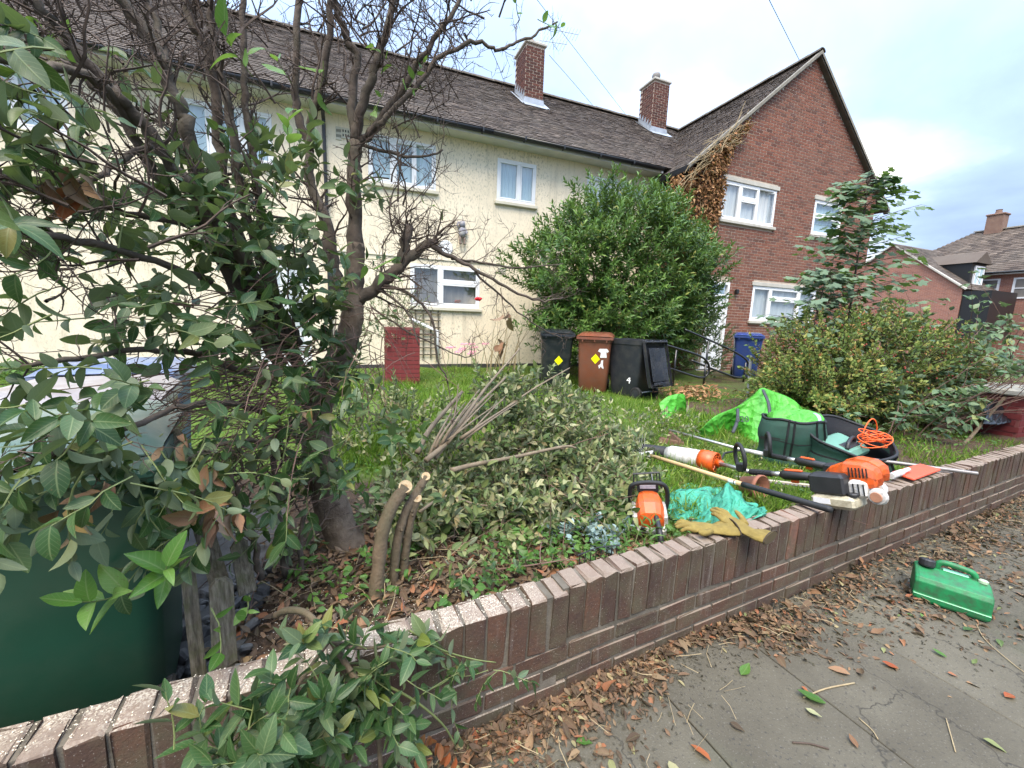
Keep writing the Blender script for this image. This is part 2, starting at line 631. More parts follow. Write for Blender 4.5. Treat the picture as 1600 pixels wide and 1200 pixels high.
def paving_mat(name):
    m, nt, b, out = nodes(name)
    co = N(nt, 'ShaderNodeNewGeometry').outputs['Position']
    c = mixc(nt, ramp(nt, noise(nt, co, 2.3, 6, .6), [(.3, (0, 0, 0)), (.72, (1, 1, 1))]), (.068, .060, .043), (.122, .110, .080))
    c = mixc(nt, ramp(nt, noise(nt, co, 1.1, 5, .65, dist=.6), [(.5, (0, 0, 0)), (.7, (.75, .75, .75))]), c, (.070, .074, .045))     # algae
    c = mixc(nt, ramp(nt, noise(nt, co, 150, 2, .5), [(.62, (0, 0, 0)), (.74, (.32, .32, .32))]), c, (.26, .245, .21))                   # pale grit
    c = mixc(nt, ramp(nt, noise(nt, co, 90, 2, .5), [(.60, (0, 0, 0)), (.72, (.8, .8, .8))]), c, (.045, .042, .038))
    oi = N(nt, 'ShaderNodeObjectInfo').outputs['Random']
    sc = N(nt, 'ShaderNodeVectorMath', {0: c, 'Scale': N(nt, 'ShaderNodeMapRange', {0: oi, 3: .88, 4: 1.1}).outputs[0]}, operation='SCALE').outputs[0]
    # hairline cracks
    v = N(nt, 'ShaderNodeTexVoronoi', {'Scale': 1.15, 'Vector': N(nt, 'ShaderNodeVectorMath', {0: co, 1: N(nt, 'ShaderNodeVectorMath', {0: noise(nt, co, 4, 4, .6, 'Color'), 'Scale': .35}, operation='SCALE').outputs[0]}, operation='ADD').outputs[0]}, feature='DISTANCE_TO_EDGE').outputs['Distance']
    cr = N(nt, 'ShaderNodeMapRange', {0: v, 1: .0, 2: .006, 3: .8, 4: 0}).outputs[0]
    sc = mixc(nt, cr, sc, (.035, .032, .026))
    nt.links.new(sc, b.inputs['Base Color'])
    b.inputs['Roughness'].default_value = .88
    b.inputs['Specular IOR Level'].default_value = .3
    h = N(nt, 'ShaderNodeMath', {0: noise(nt, co, 130, 4, .65), 1: cr}, operation='SUBTRACT').outputs[0]
    bump(nt, h, b, .55, .006)
    return m


m_paving = paving_mat('old_paving')
m_joint = pm('joint_dirt', (.04, .035, .026), (.07, .065, .04), 20, .95, .6, 80)
m_road = pm('tarmac', (.05, .05, .05), (.075, .073, .07), 5, .9, .5, 200)

# ================================================================== ground
WALL_ANG = math.atan(.064)
WU = Vector((math.cos(WALL_ANG), math.sin(WALL_ANG), 0))       # along the garden wall
WN_ = Vector((-math.sin(WALL_ANG), math.cos(WALL_ANG), 0))     # into the garden
W0 = Vector((-.71, 1.050, 0))                                  # outer face, near the left edge of the picture


def wallp(s, d=0.0, z=0.0):
    return W0 + WU * s + WN_ * d + Vector((0, 0, z))


def wall_y(x):
    return 1.050 + .064 * (x + .71)


mb = MB()
mb.quad((-400, -300, -.06), (600, -300, -.06), (600, 700, -.06), (-400, 700, -.06))
tag(mb.build('ground', m_far), kind='structure')

mb = MB()
mb.quad((-12, -1.35, -.014), (60, -1.35, -.014), (60, 6.0, -.014), (-12, 1.35, -.014))
pav = tag(mb.build('pavement', m_joint), kind='structure')
k0 = 2.22 - .555 * 12
for i in range(34):
    for j in range(2):
        xa, xb = k0 + i * .555, k0 + (i + 1) * .555
        ya, yb = (wall_y((xa + xb) / 2) - .005, wall_y((xa + xb) / 2) - 1.19) if j == 0 else (wall_y((xa + xb) / 2) - 1.197, wall_y((xa + xb) / 2) - 2.3)
        mb = MB()
        z0 = random.uniform(-.0025, .0025)
        mb.box((0, 0, 0), (xb - xa - .0025, abs(yb - ya), .03), bev=.003)
        o = mb.build('paving_slab', m_paving, pav)
        o.location = ((xa + xb) / 2, (ya + yb) / 2, -.015 + z0)
        o.rotation_euler = (random.uniform(-.003, .003), random.uniform(-.004, .004), WALL_ANG)

# kerb and road behind the photographer's back
mb = MB(); mb.box((20, -1.36, -.075), (70, .14, .15), bev=.02)
tag(mb.build('kerb', pm('kerb_concrete', (.22, .215, .2), None, 9, .9, .3, 80)), kind='structure')
mb = MB(); mb.quad((-12, -9, -.05), (60, -9, -.05), (60, -1.43, -.05), (-12, -1.43, -.05))
tag(mb.build('road', m_road), kind='structure')


def ground_z(x, y):
    """garden level: banked up behind the wall, a little lower by the bins"""
    d = y - wall_y(x)
    z = .31 - .10 * min(1, max(0, (d - .6) / 3.2)) + .05 * min(1, max(0, (d - 4.5) / 3.0))
    z += .018 * math.sin(2.1 * x + 1.3 * y) + .012 * math.sin(4.7 * x - 3.1 * y)
    if x < -.35:                     # left of the shrub: level ground for the bins, then lawn
        t = min(1, max(0, (-.35 - x) / .12))
        zl = .0 + .24 * min(1, max(0, (y - 3.2) / 1.6))
        z = z * (1 - t) + zl * t
    return z


def lawn_f(x, y):
    d = y - wall_y(x)
    v = 1.0
    v -= max(0, 1.25 - math.hypot((x - .1) / 1.5, (y - 1.8) / 1.2)) * 1.6      # bare soil under the shrub
    if x < -.4:
        v = 1.0 if y > 3.6 else -.6
    if x > 4.2 and y < 4.8:
        v -= .75
    if d < .16 and x < 1.5:
        v -= .8
    if x > 4.5 and y > 5:
        v -= .5
    return max(-.5, min(1.0, v))


nx, ny = 210, 100
xs = np.concatenate([np.linspace(-8, -.5, 50), np.linspace(-.47, 5, 110), np.linspace(5.1, 20, 51)])
ts = np.linspace(0, 1, ny + 1) ** 1.5
V = []
L_ = []
for x in xs:
    y0 = wall_y(x) + .105
    for t in ts:
        y = y0 + (9.45 - y0) * t
        V.append((x, y, ground_z(x, y) + random.uniform(-.006, .006)))
        L_.append(lawn_f(x, y))
F_ = [(i * (ny + 1) + j, (i + 1) * (ny + 1) + j, (i + 1) * (ny + 1) + j + 1, i * (ny + 1) + j + 1) for i in range(len(xs) - 1) for j in range(ny)]
me = bpy.data.meshes.new('garden_ground')
me.from_pydata(V, [], F_)
a_ = me.attributes.new('lawn', 'FLOAT', 'POINT'); a_.data.foreach_set('value', L_)
me.polygons.foreach_set('use_smooth', [True] * len(F_))
me.materials.append(m_garden)
tag(link('garden_ground', me), kind='structure')

# hard standing under the bins on the left
mb = MB()
mb.box((-1.75, 2.35, -.015), (2.6, 2.2, .05), bev=.01)
tag(mb.build('hardstanding', pm('hardstanding_concrete', (.035, .032, .027), (.085, .08, .07), 9, .9, .8, 60, world_co=True)), kind='structure')

# ================================================================== front garden wall


def brick_mat(name, stops, dust=False):
    m, nt, b, out = nodes(name)
    g = N(nt, 'ShaderNodeNewGeometry')
    co = g.outputs['Position']
    oi = N(nt, 'ShaderNodeObjectInfo').outputs['Random']
    c = ramp(nt, oi, stops)
    c = mixc(nt, ramp(nt, noise(nt, co, 38, 5, .65), [(.35, (0, 0, 0)), (.75, (.6, .6, .6))]), c, (.055, .038, .034))
    c = mixc(nt, ramp(nt, noise(nt, co, 7, 5, .65), [(.42, (0, 0, 0)), (.66, (.9, .9, .9))]), c, (.085, .072, .044))     # algae and grime
    c = mixc(nt, ramp(nt, noise(nt, N(nt, 'ShaderNodeVectorMath', {0: co, 1: (40, 40, 3)}, operation='MULTIPLY').outputs[0], 1, 3, .5), [(.6, (0, 0, 0)), (.75, (.35, .35, .35))]), c, (.26, .23, .2))   # lime streaks
    sp = N(nt, 'ShaderNodeSeparateXYZ', {0: co})
    nrm = N(nt, 'ShaderNodeSeparateXYZ', {0: g.outputs['Normal']})
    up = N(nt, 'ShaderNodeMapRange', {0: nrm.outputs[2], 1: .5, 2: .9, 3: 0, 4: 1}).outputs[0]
    c = mixc(nt, N(nt, 'ShaderNodeMath', {0: up, 1: .65}, operation='MULTIPLY').outputs[0], c, mixc(nt, noise(nt, co, 30, 5, .7), (.20, .15, .115), (.37, .30, .24)))   # paler, pinker tops
    # sawdust from the cut shrub lies on the tops near it
    lft = N(nt, 'ShaderNodeMapRange', {0: sp.outputs[0], 1: .72, 2: .42, 3: 0, 4: 1}).outputs[0]
    d1 = ramp(nt, noise(nt, co, 190, 3, .6), [(.44, (0, 0, 0)), (.60, (1, 1, 1))])
    d2 = ramp(nt, noise(nt, co, 9, 4, .6), [(.38, (.0, .0, .0)), (.56, (1, 1, 1))])
    f = N(nt, 'ShaderNodeMath', {0: N(nt, 'ShaderNodeMath', {0: d1, 1: d2}, operation='MULTIPLY').outputs[0], 1: N(nt, 'ShaderNodeMath', {0: lft, 1: up}, operation='MULTIPLY').outputs[0]}, operation='MULTIPLY').outputs[0]
    c = mixc(nt, N(nt, 'ShaderNodeMath', {0: f, 1: .8}, operation='MULTIPLY').outputs[0], c, (.52, .47, .38))
    sf = ramp(nt, noise(nt, co, 230, 2, .5), [(.66, (0, 0, 0)), (.72, (.6, .6, .6))])
    c = mixc(nt, sf, c, (.42, .38, .32))
    nt.links.new(c, b.inputs['Base Color'])
    b.inputs['Roughness'].default_value = .86
    b.inputs['Specular IOR Level'].default_value = .3
    bump(nt, noise(nt, co, 85, 6, .65), b, .55, .006)
    return m


m_brick = brick_mat('garden_brick', [(0, (.058, .035, .025)), (.25, (.090, .048, .031)), (.5, (.070, .044, .031)), (.75, (.115, .056, .034)), (1, (.084, .052, .035))])
m_brickr = brick_mat('repair_brick', [(0, (.19, .09, .06)), (1, (.22, .11, .075))])
m_mortar = pm('mortar', (.10, .085, .064), (.18, .155, .12), 14, .95, .7, 120, dirt=(.06, .055, .04), dirt_scale=8, dirt_amt=.8, world_co=True)

wall = empty('garden_wall', wallp(0), 'low brown brick garden wall with upright coping bricks along the pavement', 'wall', rz=WALL_ANG)
SEG = 1.395                                  # the crack, measured along the wall
WL, WR = -1.5, 13.0


def wall_brick(me, s, d, z, ry=0, rx=0, rz=0, mat=None):
    o = link('brick', me, wall)
    o.location = (s, d, z)
    o.rotation_euler = (rx, ry, rz)
    return o


def brick_mesh(sx, sy, sz, rough=.0025, bev=.006):
    """a worn brick: bevelled box, corners knocked about"""
    mb_ = MB()
    mb_.box((0, 0, 0), (sx, sy, sz), bev=bev)
    mb_.v = [(x + random.gauss(0, rough), y + random.gauss(0, rough), z + random.gauss(0, rough)) for x, y, z in mb_.v]
    return mb_.mesh('brick', m_brick)


sold = [brick_mesh(.0675, .104, .218) for _ in range(10)]
stre = [brick_mesh(.217, .102, .0655, .0018) for _ in range(8)]
stre_half = [brick_mesh(.104, .102, .0655, .0018) for _ in range(3)]
soldr = []
for me_ in sold[:2]:
    m2 = me_.copy(); m2.materials.clear(); m2.materials.append(m_brickr); soldr.append(m2)
s = WL
i = 0
while s < WR:
    left = s < SEG
    zc = .451 - .109 + (-.010 if left else 0.004) + random.uniform(-.003, .003)
    dd = .052 + (-.010 if left else 0) + random.uniform(-.0025, .0025)
    if abs(s - SEG) < .04:
        s += .012
    me_ = random.choice(sold)
    if .9 < (s - 1.86) < .98 or .0 < (s - 1.85) < .07:
        me_ = random.choice(soldr)
    wall_brick(me_, s, dd, zc, ry=random.uniform(-.015, .015) + (.012 if left else 0), rx=random.uniform(-.012, .012) + (.02 if left else 0), rz=random.uniform(-.01, .01))
    s += .0775 + random.uniform(-.001, .0015)
    i += 1
for c in range(3):
    s = WL + (.1125 if c % 2 else 0)
    while s < WR:
        left = s < SEG - .05
        wall_brick(random.choice(stre), s + .1125, .052 + (-.006 if left else 0) + random.uniform(-.002, .002), 0.036 + c * .0755, ry=random.uniform(-.006, .006), rz=random.uniform(-.006, .006))
        s += .2255
mb = MB()
mb.bx(WL - .02, SEG - .012, -.003, .094, -.06, .434)
mb.bx(SEG + .004, WR, .0055, .094, -.06, .4465)
mb.build('mortar_core', m_mortar, wall)

# sawdust and chips lying on the wall top and the soil by the cut stems
n = 900
s_ = RNG.uniform(-.2, 1.3, n); d_ = RNG.uniform(.004, .085, n)
pts = np.array([wallp(a, b, .444) for a, b in zip(s_, d_)]) + RNG.normal(0, .002, (n, 3)) * [0, 0, 1]
n2 = 2200
p2 = np.stack([RNG.normal(.05, .28, n2), RNG.normal(1.5, .16, n2), np.zeros(n2)], 1)
p2 = np.array([(x, y, ground_z(x, y) + .006) for x, y, _ in p2 if y > wall_y(x) + .12 and x > -.33])
pts = np.concatenate([pts, p2])
chip = (np.array([(-.3, 0, 0), (.3, 0, 0), (.25, 1, .1), (-.3, 1, .0)], float), np.array([(0, 1, 2, 3)]), np.array([(0, 0), (1, 0), (1, 1), (0, 1)], float))
m_dust = pm('sawdust', (.62, .54, .40), (.75, .69, .56), 30, .9, world_co=True)
tag(leaf_mass('sawdust', chip, pts, rv(len(pts)) * [1, 1, .2], np.tile([0, 0, 1.0], (len(pts), 1)) + rv(len(pts), .25), RNG.uniform(.0015, .0045, len(pts)), m_dust), 'pale sawdust scattered over the coping bricks and soil by the cut stems', 'sawdust', kind='stuff')

# ================================================================== houses: materials


def render_mat():
    m, nt, b, out = nodes('cream_roughcast')
    g = N(nt, 'ShaderNodeNewGeometry'); co = g.outputs['Position']
    c = mixc(nt, noise(nt, co, 1.2, 5, .6), (.78, .675, .495), (.84, .745, .585))
    # algae in small upright streaks, mostly above the string course
    st = N(nt, 'ShaderNodeVectorMath', {0: co, 1: (36, 36, 16)}, operation='MULTIPLY').outputs[0]
    s1 = ramp(nt, noise(nt, st, 1.0, 4, .65), [(.53, (0, 0, 0)), (.64, (1, 1, 1))])
    s2 = ramp(nt, noise(nt, co, .8, 4, .6), [(.34, (.15, .15, .15)), (.58, (1, 1, 1))])
    f = N(nt, 'ShaderNodeMath', {0: s1, 1: s2}, operation='MULTIPLY').outputs[0]
    c = mixc(nt, N(nt, 'ShaderNodeMath', {0: f, 1: .6}, operation='MULTIPLY').outputs[0], c, (.26, .235, .16))
    # grime near the ground and soft stains
    c = mixc(nt, ramp(nt, noise(nt, co, .55, 6, .7), [(.5, (0, 0, 0)), (.8, (.5, .5, .5))]), c, (.40, .375, .28))
    sv = N(nt, 'ShaderNodeVectorMath', {0: co, 1: (9, 9, .55)}, operation='MULTIPLY').outputs[0]
    c = mixc(nt, ramp(nt, noise(nt, sv, 1.0, 5, .6), [(.54, (0, 0, 0)), (.78, (.55, .55, .55))]), c, (.36, .32, .23))
    nt.links.new(c, b.inputs['Base Color'])
    b.inputs['Roughness'].default_value = .93
    b.inputs['Specular IOR Level'].default_value = .2
    bump(nt, noise(nt, co, 55, 5, .7), b, .7, .012)
    return m


m_cream = render_mat()
m_plinth = pm('plinth_paint', (.03, .03, .032), (.05, .048, .045), 4, .7, world_co=True)
m_white = pm('white_upvc', (.78, .79, .80), None, 3, .35)
m_cream_trim = pm('cream_sill', (.62, .58, .46), (.5, .47, .38), 4, .75, world_co=True)
m_soffit = pm('white_soffit', (.60, .60, .58), (.5, .5, .48), 3, .6, world_co=True)
m_black = pm('black_plastic_gutter', (.012, .013, .014), None, 5, .4)
m_lead = pm('lead_flashing', (.30, .33, .36), (.42, .45, .48), 7, .45, .2, 30, metal=.4)
m_stone = pm('pale_stone', (.5, .48, .42), (.4, .38, .33), 6, .85, .3, 60, world_co=True)


def glass_mat():
    m, nt, b, out = nodes('window_glass')
    fr = N(nt, 'ShaderNodeMath', {0: N(nt, 'ShaderNodeLayerWeight', {'Blend': .5}).outputs['Facing'], 1: 4.0}, operation='POWER').outputs[0]
    f = N(nt, 'ShaderNodeMapRange', {0: fr, 1: 0, 2: 1, 3: .16, 4: 1}).outputs[0]
    gl = N(nt, 'ShaderNodeBsdfGlossy', {'Color': (1, 1, 1, 1), 'Roughness': .02})
    tr = N(nt, 'ShaderNodeBsdfTransparent', {'Color': (.95, .98, .98, 1)})
    mx = N(nt, 'ShaderNodeMixShader', {0: f, 1: tr.outputs[0], 2: gl.outputs[0]})
    nt.links.new(mx.outputs[0], out.inputs[0])
    nt.nodes.remove(b)
    return m


m_glass = glass_mat()


def curtain_mat(name, c1, c2, sx):
    m, nt, b, out = nodes(name)
    co = N(nt, 'ShaderNodeNewGeometry').outputs['Position']
    st = N(nt, 'ShaderNodeVectorMath', {0: co, 1: (sx, sx, .8)}, operation='MULTIPLY').outputs[0]
    c = mixc(nt, noise(nt, st, 1, 3, .5), c1, c2)
    nt.links.new(c, b.inputs['Base Color'])
    b.inputs['Roughness'].default_value = .9
    return m


m_sky_blind = curtain_mat('sky_tint_blind', (.36, .50, .55), (.48, .62, .66), 2)  # pale blue puts the sky's reflection in the panes into the blind
m_net = curtain_mat('net_curtain', (.36, .40, .42), (.66, .69, .70), 24)
m_drape = curtain_mat('grey_blind', (.10, .09, .08), (.26, .24, .22), 3)
m_room = pm('dark_room', (.03, .03, .03), None, 3, .9)


def tile_mat():
    m, nt, b, out = nodes('roof_tile')
    g = N(nt, 'ShaderNodeNewGeometry'); co = g.outputs['Position']
    c = ramp(nt, g.outputs['Random Per Island'], [(0, (.052, .041, .035)), (.35, (.088, .069, .056)), (.7, (.108, .085, .069)), (.93, (.128, .102, .083)), (1, (.17, .135, .108))])
    c = mixc(nt, ramp(nt, noise(nt, co, .7, 5, .6), [(.42, (0, 0, 0)), (.72, (.55, .55, .55))]), c, (.13, .115, .095))
    c = mixc(nt, ramp(nt, noise(nt, co, 11, 4, .6), [(.62, (0, 0, 0)), (.75, (.6, .6, .6))]), c, (.045, .045, .035))
    nt.links.new(c, b.inputs['Base Color'])
    b.inputs['Roughness'].default_value = .9
    b.inputs['Specular IOR Level'].default_value = .25
    bump(nt, noise(nt, co, 60, 4), b, .4, .004)
    return m


m_tile = tile_mat()
m_verge = pm('verge_mortar', (.24, .225, .185), (.17, .155, .125), 7, .9, .4, 60)
m_ridge = pm('ridge_tile', (.13, .115, .09), (.085, .072, .06), 6, .9, .4, 50, rnd=.15)


def wallbrick_mat(name, stops, haze=(.28, .24, .21)):
    m, nt, b, out = nodes(name)
    g = N(nt, 'ShaderNodeNewGeometry'); co = g.outputs['Position']
    c = ramp(nt, g.outputs['Random Per Island'], stops)
    c = mixc(nt, ramp(nt, noise(nt, co, .9, 5, .65), [(.40, (.15, .15, .15)), (.70, (.6, .6, .6))]), c, haze)  # haze tone mixed into the brick colour in soft patches
    c = mixc(nt, noise(nt, co, 30, 4), c, mixc(nt, .35, c, (.03, .02, .02)))
    nt.links.new(c, b.inputs['Base Color'])
    b.inputs['Roughness'].default_value = .88
    b.inputs['Specular IOR Level'].default_value = .25
    return m


m_gbrick = wallbrick_mat('gable_brick', [(0, (.10, .044, .032)), (.12, (.16, .060, .040)), (.3, (.21, .074, .046)), (.6, (.25, .092, .058)), (.9, (.285, .11, .068)), (1, (.14, .066, .055))], (.19, .105, .075))
m_cbrick = wallbrick_mat('chimney_brick', [(0, (.06, .026, .021)), (.3, (.10, .036, .027)), (.7, (.13, .045, .032)), (1, (.16, .058, .04))], (.08, .042, .034))
m_pbrick = wallbrick_mat('painted_brick', [(0, (.20, .035, .035)), (1, (.27, .05, .045))], (.17, .035, .035))
m_wmortar = pm('wall_mortar', (.40, .32, .25), (.48, .40, .32), 12, .95, .3, 80, world_co=True)
m_pmortar = pm('painted_mortar', (.17, .045, .042), (.22, .075, .065), 12, .95, world_co=True)


def brick_face(mb_, o, u, n, w, h, holes=(), top=None, course=.075, length=.225, proud=.006, gap=.015, jit=.0015, side0=0.0):
    """stretcher-bond bricks laid on a wall face; o lower-left corner, u along, n outwards"""
    o, u, n = Vector(o), Vector(u), Vector(n)
    up = Vector((0, 0, 1))
    nc = int(h / course)
    for k in range(nc):
        z0, z1 = k * course + gap / 2, (k + 1) * course - gap / 2
        x = -(length / 2 if k % 2 else 0) + side0
        while x < w:
            a, b = max(0, x + gap / 2), min(w, x + length - gap / 2)
            x += length
            if b - a < .03:
                continue
            segs = [(a, b)]
            for hx0, hx1, hz0, hz1 in holes:
                if z1 > hz0 and z0 < hz1:
                    ns = []
                    for (p, q) in segs:
                        if q <= hx0 or p >= hx1:
                            ns.append((p, q))
                        else:
                            if p < hx0: ns.append((p, hx0))
                            if q > hx1: ns.append((hx1, q))
                    segs = ns
            for (p, q) in segs:
                if q - p < .02:
                    continue
                if top is not None:
                    tp, tq = top(p), top(q)
                    if min(tp, tq) < z1:
                        # clip under the verge
                        if max(tp, tq) < z1 or True:
                            mid = (p + q) / 2
                            if top(mid) < z1:
                                continue
                pr = proud + random.uniform(-jit, jit)
                A, B = o + u * p + up * z0, o + u * q + up * z0
                C, D = o + u * q + up * z1, o + u * p + up * z1
                nn = n * pr
                mb_.add([A, B, C, D, A + nn, B + nn, C + nn, D + nn], [(4, 5, 6, 7), (0, 1, 5, 4), (1, 2, 6, 5), (2, 3, 7, 6), (3, 0, 4, 7)])


def holed_wall(mb_, x0, x1, z0, z1, holes, Y, reveal=.12):
    """front face in the plane Y with openings and their reveals"""
    X = sorted(set([x0, x1] + [h[0] for h in holes] + [h[1] for h in holes]))
    Z = sorted(set([z0, z1] + [h[2] for h in holes] + [h[3] for h in holes]))
    for a, b in zip(X, X[1:]):
        for c, d in zip(Z, Z[1:]):
            if any(h[0] <= a and b <= h[1] and h[2] <= c and d <= h[3] for h in holes):
                continue
            mb_.quad((a, Y, c), (b, Y, c), (b, Y, d), (a, Y, d))
    for a, b, c, d in holes:
        y2 = Y + reveal
        mb_.quad((a, Y, c), (a, Y, d), (a, y2, d), (a, y2, c))
        mb_.quad((b, Y, d), (b, Y, c), (b, y2, c), (b, y2, d))
        mb_.quad((a, Y, d), (b, Y, d), (b, y2, d), (a, y2, d))
        mb_.quad((b, Y, c), (a, Y, c), (a, y2, c), (b, y2, c))


def window(parent, x0, x1, z0, z1, Y, lights, back, sill=m_cream_trim, lintel=None, openlight=None, transom=None, name='window', sill_proj=.07):
    """casement: frame, bars, one pane per light, blind behind; lights = list of x fractions of the mullions"""
    fr = .055
    yf = Y + .035
    f = MB()
    f.box(((x0 + x1) / 2, yf, z1 - fr / 2), (x1 - x0 - .004, .07, fr), bev=.006)
    f.box(((x0 + x1) / 2, yf, z0 + fr / 2), (x1 - x0 - .004, .07, fr), bev=.006)
    for x in (x0 + fr / 2 + .002, x1 - fr / 2 - .002):
        f.box((x, yf, (z0 + z1) / 2), (fr, .068, z1 - z0 - 2 * fr), bev=.006)
    xs_ = [x0 + fr] + [x0 + (x1 - x0) * t for t in lights] + [x1 - fr]
    for x in xs_[1:-1]:
        f.box((x, yf, (z0 + z1) / 2), (fr * 1.1, .066, z1 - z0 - 2 * fr), bev=.006)
    fo = f.build(name, m_white, parent)
    for k in range(len(xs_) - 1):
        a = xs_[k] + (fr * .55 if k else 0); b = xs_[k + 1] - (fr * .55 if k < len(xs_) - 2 else 0)
        spans = [(z0 + fr, z1 - fr)]
        if transom and k in transom:
            zt = z0 + (z1 - z0) * transom[k]
            t = MB(); t.box(((a + b) / 2, yf - .004, zt), (b - a, .07, fr * 1.2), bev=.006); t.build('transom', m_white, fo)
            spans = [(z0 + fr, zt - fr * .6), (zt + fr * .6, z1 - fr)]
        for (c, d) in spans:
            ang = openlight.get(k, 0) if openlight else 0
            sf = .038
            sb = MB()
            w, h = b - a, d - c
            for (cx, cz, sx, sz) in ((w / 2, sf / 2, w, sf), (w / 2, h - sf / 2, w, sf), (sf / 2, h / 2, sf, h - 2 * sf), (w - sf / 2, h / 2, sf, h - 2 * sf)):
                sb.box((cx, 0, cz), (sx - .003, .05, sz - .003), bev=.005)
            so = sb.build('sash', m_white, fo)
            g = MB(); g.quad((sf, 0, sf), (w - sf, 0, sf), (w - sf, 0, h - sf), (sf, 0, h - sf))
            go = g.build('pane', m_glass, so)
            if ang:
                # hinged on its right side, swung outwards
                so.matrix_local = Matrix.Translation((b, yf - .05, c)) @ Matrix.Rotation(-R(ang), 4, 'Z') @ Matrix.Translation((-w, 0, 0))
            else:
                so.location = (a, yf - .012, c)
    bk = MB()
    nn = 26
    bk.grid(lambda i, j: (x0 + (x1 - x0) * i, Y + .095 + .012 * math.sin(i * nn * 2.3) + .006 * math.sin(i * nn * 5.1), z0 + (z1 - z0) * j), nn * 3, 1)
    bk.build('blind', back, fo, smooth=True)
    rm = MB()
    rm.bx(x0 - .02, x1 + .02, Y + .19, Y + .21, z0 - .02, z1 + .02)
    rm.build('backing', m_room, fo)
    if sill is not None:
        sm = MB(); sm.box(((x0 + x1) / 2, Y - sill_proj / 2 + .015, z0 - .045), (x1 - x0 + .10, sill_proj + .03, .08), bev=.012)
        sm.build('sill', sill, fo)
    if lintel is not None:
        lm = MB(); lm.box(((x0 + x1) / 2, Y - .012, z1 + .05), (x1 - x0 + .12, .035, .10), bev=.004)
        lm.build('lintel', lintel, fo)
    return fo


def tile_roof(parent, o, u, dn, length, run, gauge=.105, width=.165, lift=.016, skip=None, name='roof_tiles'):
    """plain tiles: each a thin slab tilted on the slope. o = eave corner, u along the eave, dn = unit up-slope"""
    o, u, dn = Vector(o), Vector(u), Vector(dn)
    nr = u.cross(dn).normalized()
    if nr.z < 0: nr = -nr
    V_, F2 = [], []
    rows = int(run / gauge)
    for r in range(rows):
        x = -(width / 2 if r % 2 else 0)
        while x < length:
            a, b = max(0, x + .002), min(length, x + width - .002)
            x += width
            if b - a < .02:
                continue
            if skip and skip((a + b) / 2, r * gauge):
                continue
            j = random.uniform(-.003, .006)
            base = o + dn * (r * gauge + random.uniform(-.005, .004))
            hi = lift + j
            p0, p1 = base + u * a + nr * hi, base + u * b + nr * (hi + random.uniform(-.003, .003))
            q0, q1 = base + u * a + dn * (gauge * 1.25) + nr * (hi * .12), base + u * b + dn * (gauge * 1.25) + nr * (hi * .12)
            l0, l1 = p0 - nr * .013, p1 - nr * .013
            k = len(V_)
            V_ += [p0, p1, q1, q0, l0, l1]
            F2 += [(k, k + 1, k + 2, k + 3), (k + 4, k + 5, k + 1, k)]
    me_ = bpy.data.meshes.new(name)
    me_.from_pydata([tuple(p) for p in V_], [], F2)
    me_.materials.append(m_tile)
    ob = link(name, me_, parent)
    ob['kind'] = 'stuff'
    return ob


def ridge_tiles(parent, a, b, r=.12, step=.33):
    a, b = Vector(a), Vector(b)
    d = (b - a); L2 = d.length; d.normalize()
    side = d.cross(Vector((0, 0, 1))).normalized()
    mb_ = MB()
    nseg = 7
    for rr, x0 in ((r, 0), (r, step - .012)):
        pass
    ring = lambda t, rad: [Vector((0, 0, 0)) + d * t + side * (math.cos(PI * k / nseg) * rad) + Vector((0, 0, math.sin(PI * k / nseg) * rad * .8)) for k in range(nseg + 1)]
    mb_.loft([ring(0, r), ring(step + .006, r * .95)], cap=False, closed=False)
    mb_.loft([ring(0, r), ring(0, r * .8)], cap=False, closed=False)
    me_ = mb_.mesh('ridge_tile', m_ridge, True)
    k = 0
    while k * step < L2 - .05:
        o_ = link('ridge_tile', me_, parent)
        o_.location = a + d * (k * step) + Vector((0, 0, random.uniform(-.006, .006)))
        k += 1


EAVE_Y, EAVE_Z, RIDGE_Y, RIDGE_Z = 8.84, 5.40, 12.92, 8.56
FY = 9.3
XL, XR = -15.0, 8.0
# ------------------------------------------------------------------ cream terrace
terr = empty('terraced_house', (0, FY, .25), 'long cream roughcast terrace with brown tiled roof and white windows', 'house')
terr.location = (0, 0, 0)
holes = [(3.17, 4.15, 4.13, 5.05), (.38, 1.77, 4.13, 5.05), (-2.79, -1.31, 4.13, 5.05), (-6.1, -4.2, 4.13, 5.05), (5.55, 6.75, 4.13, 5.05), (-10, -8.4, 4.13, 5.05),
         (1.21, 2.81, 1.65, 2.57), (-1.72, -.8, .28, 2.45)]
mb = MB(); holed_wall(mb, XL, XR, .12, 5.32, holes, FY)
mb.quad((XL, FY, .12), (XL, FY, 5.32), (XL, 16.5, 5.32), (XL, 16.5, .12))
mb.build('wall', m_cream, terr)
mb = MB(); mb.bx(XL, -1.75, FY - .018, FY - .001, .1, .345); mb.bx(-.78, XR, FY - .018, FY - .001, .1, .335)
mb.build('plinth', m_plinth, terr)
mb = MB()
mb.box(((-.7 + XR) / 2, FY - .006, 2.69), (XR + .7, .03, .025), bev=.004); mb.box(((XL - 1.75) / 2, FY - .006, 2.69), (abs(XL + 1.75), .03, .025), bev=.004)
mb.build('string_course', m_cream_trim, terr)
window(terr, *holes[0][:2], *holes[0][2:], FY, [.56], m_sky_blind)
window(terr, *holes[1][:2], *holes[1][2:], FY, [.36, .68], m_sky_blind, openlight={2: 24})
window(terr, *holes[2][:2], *holes[2][2:], FY, [.34, .67], m_sky_blind)
window(terr, *holes[3][:2], *holes[3][2:], FY, [.34, .67], m_sky_blind)
window(terr, *holes[4][:2], *holes[4][2:], FY, [.5], m_sky_blind)
window(terr, *holes[6][:2], *holes[6][2:], FY, [.42], m_drape, transom={1: .60})
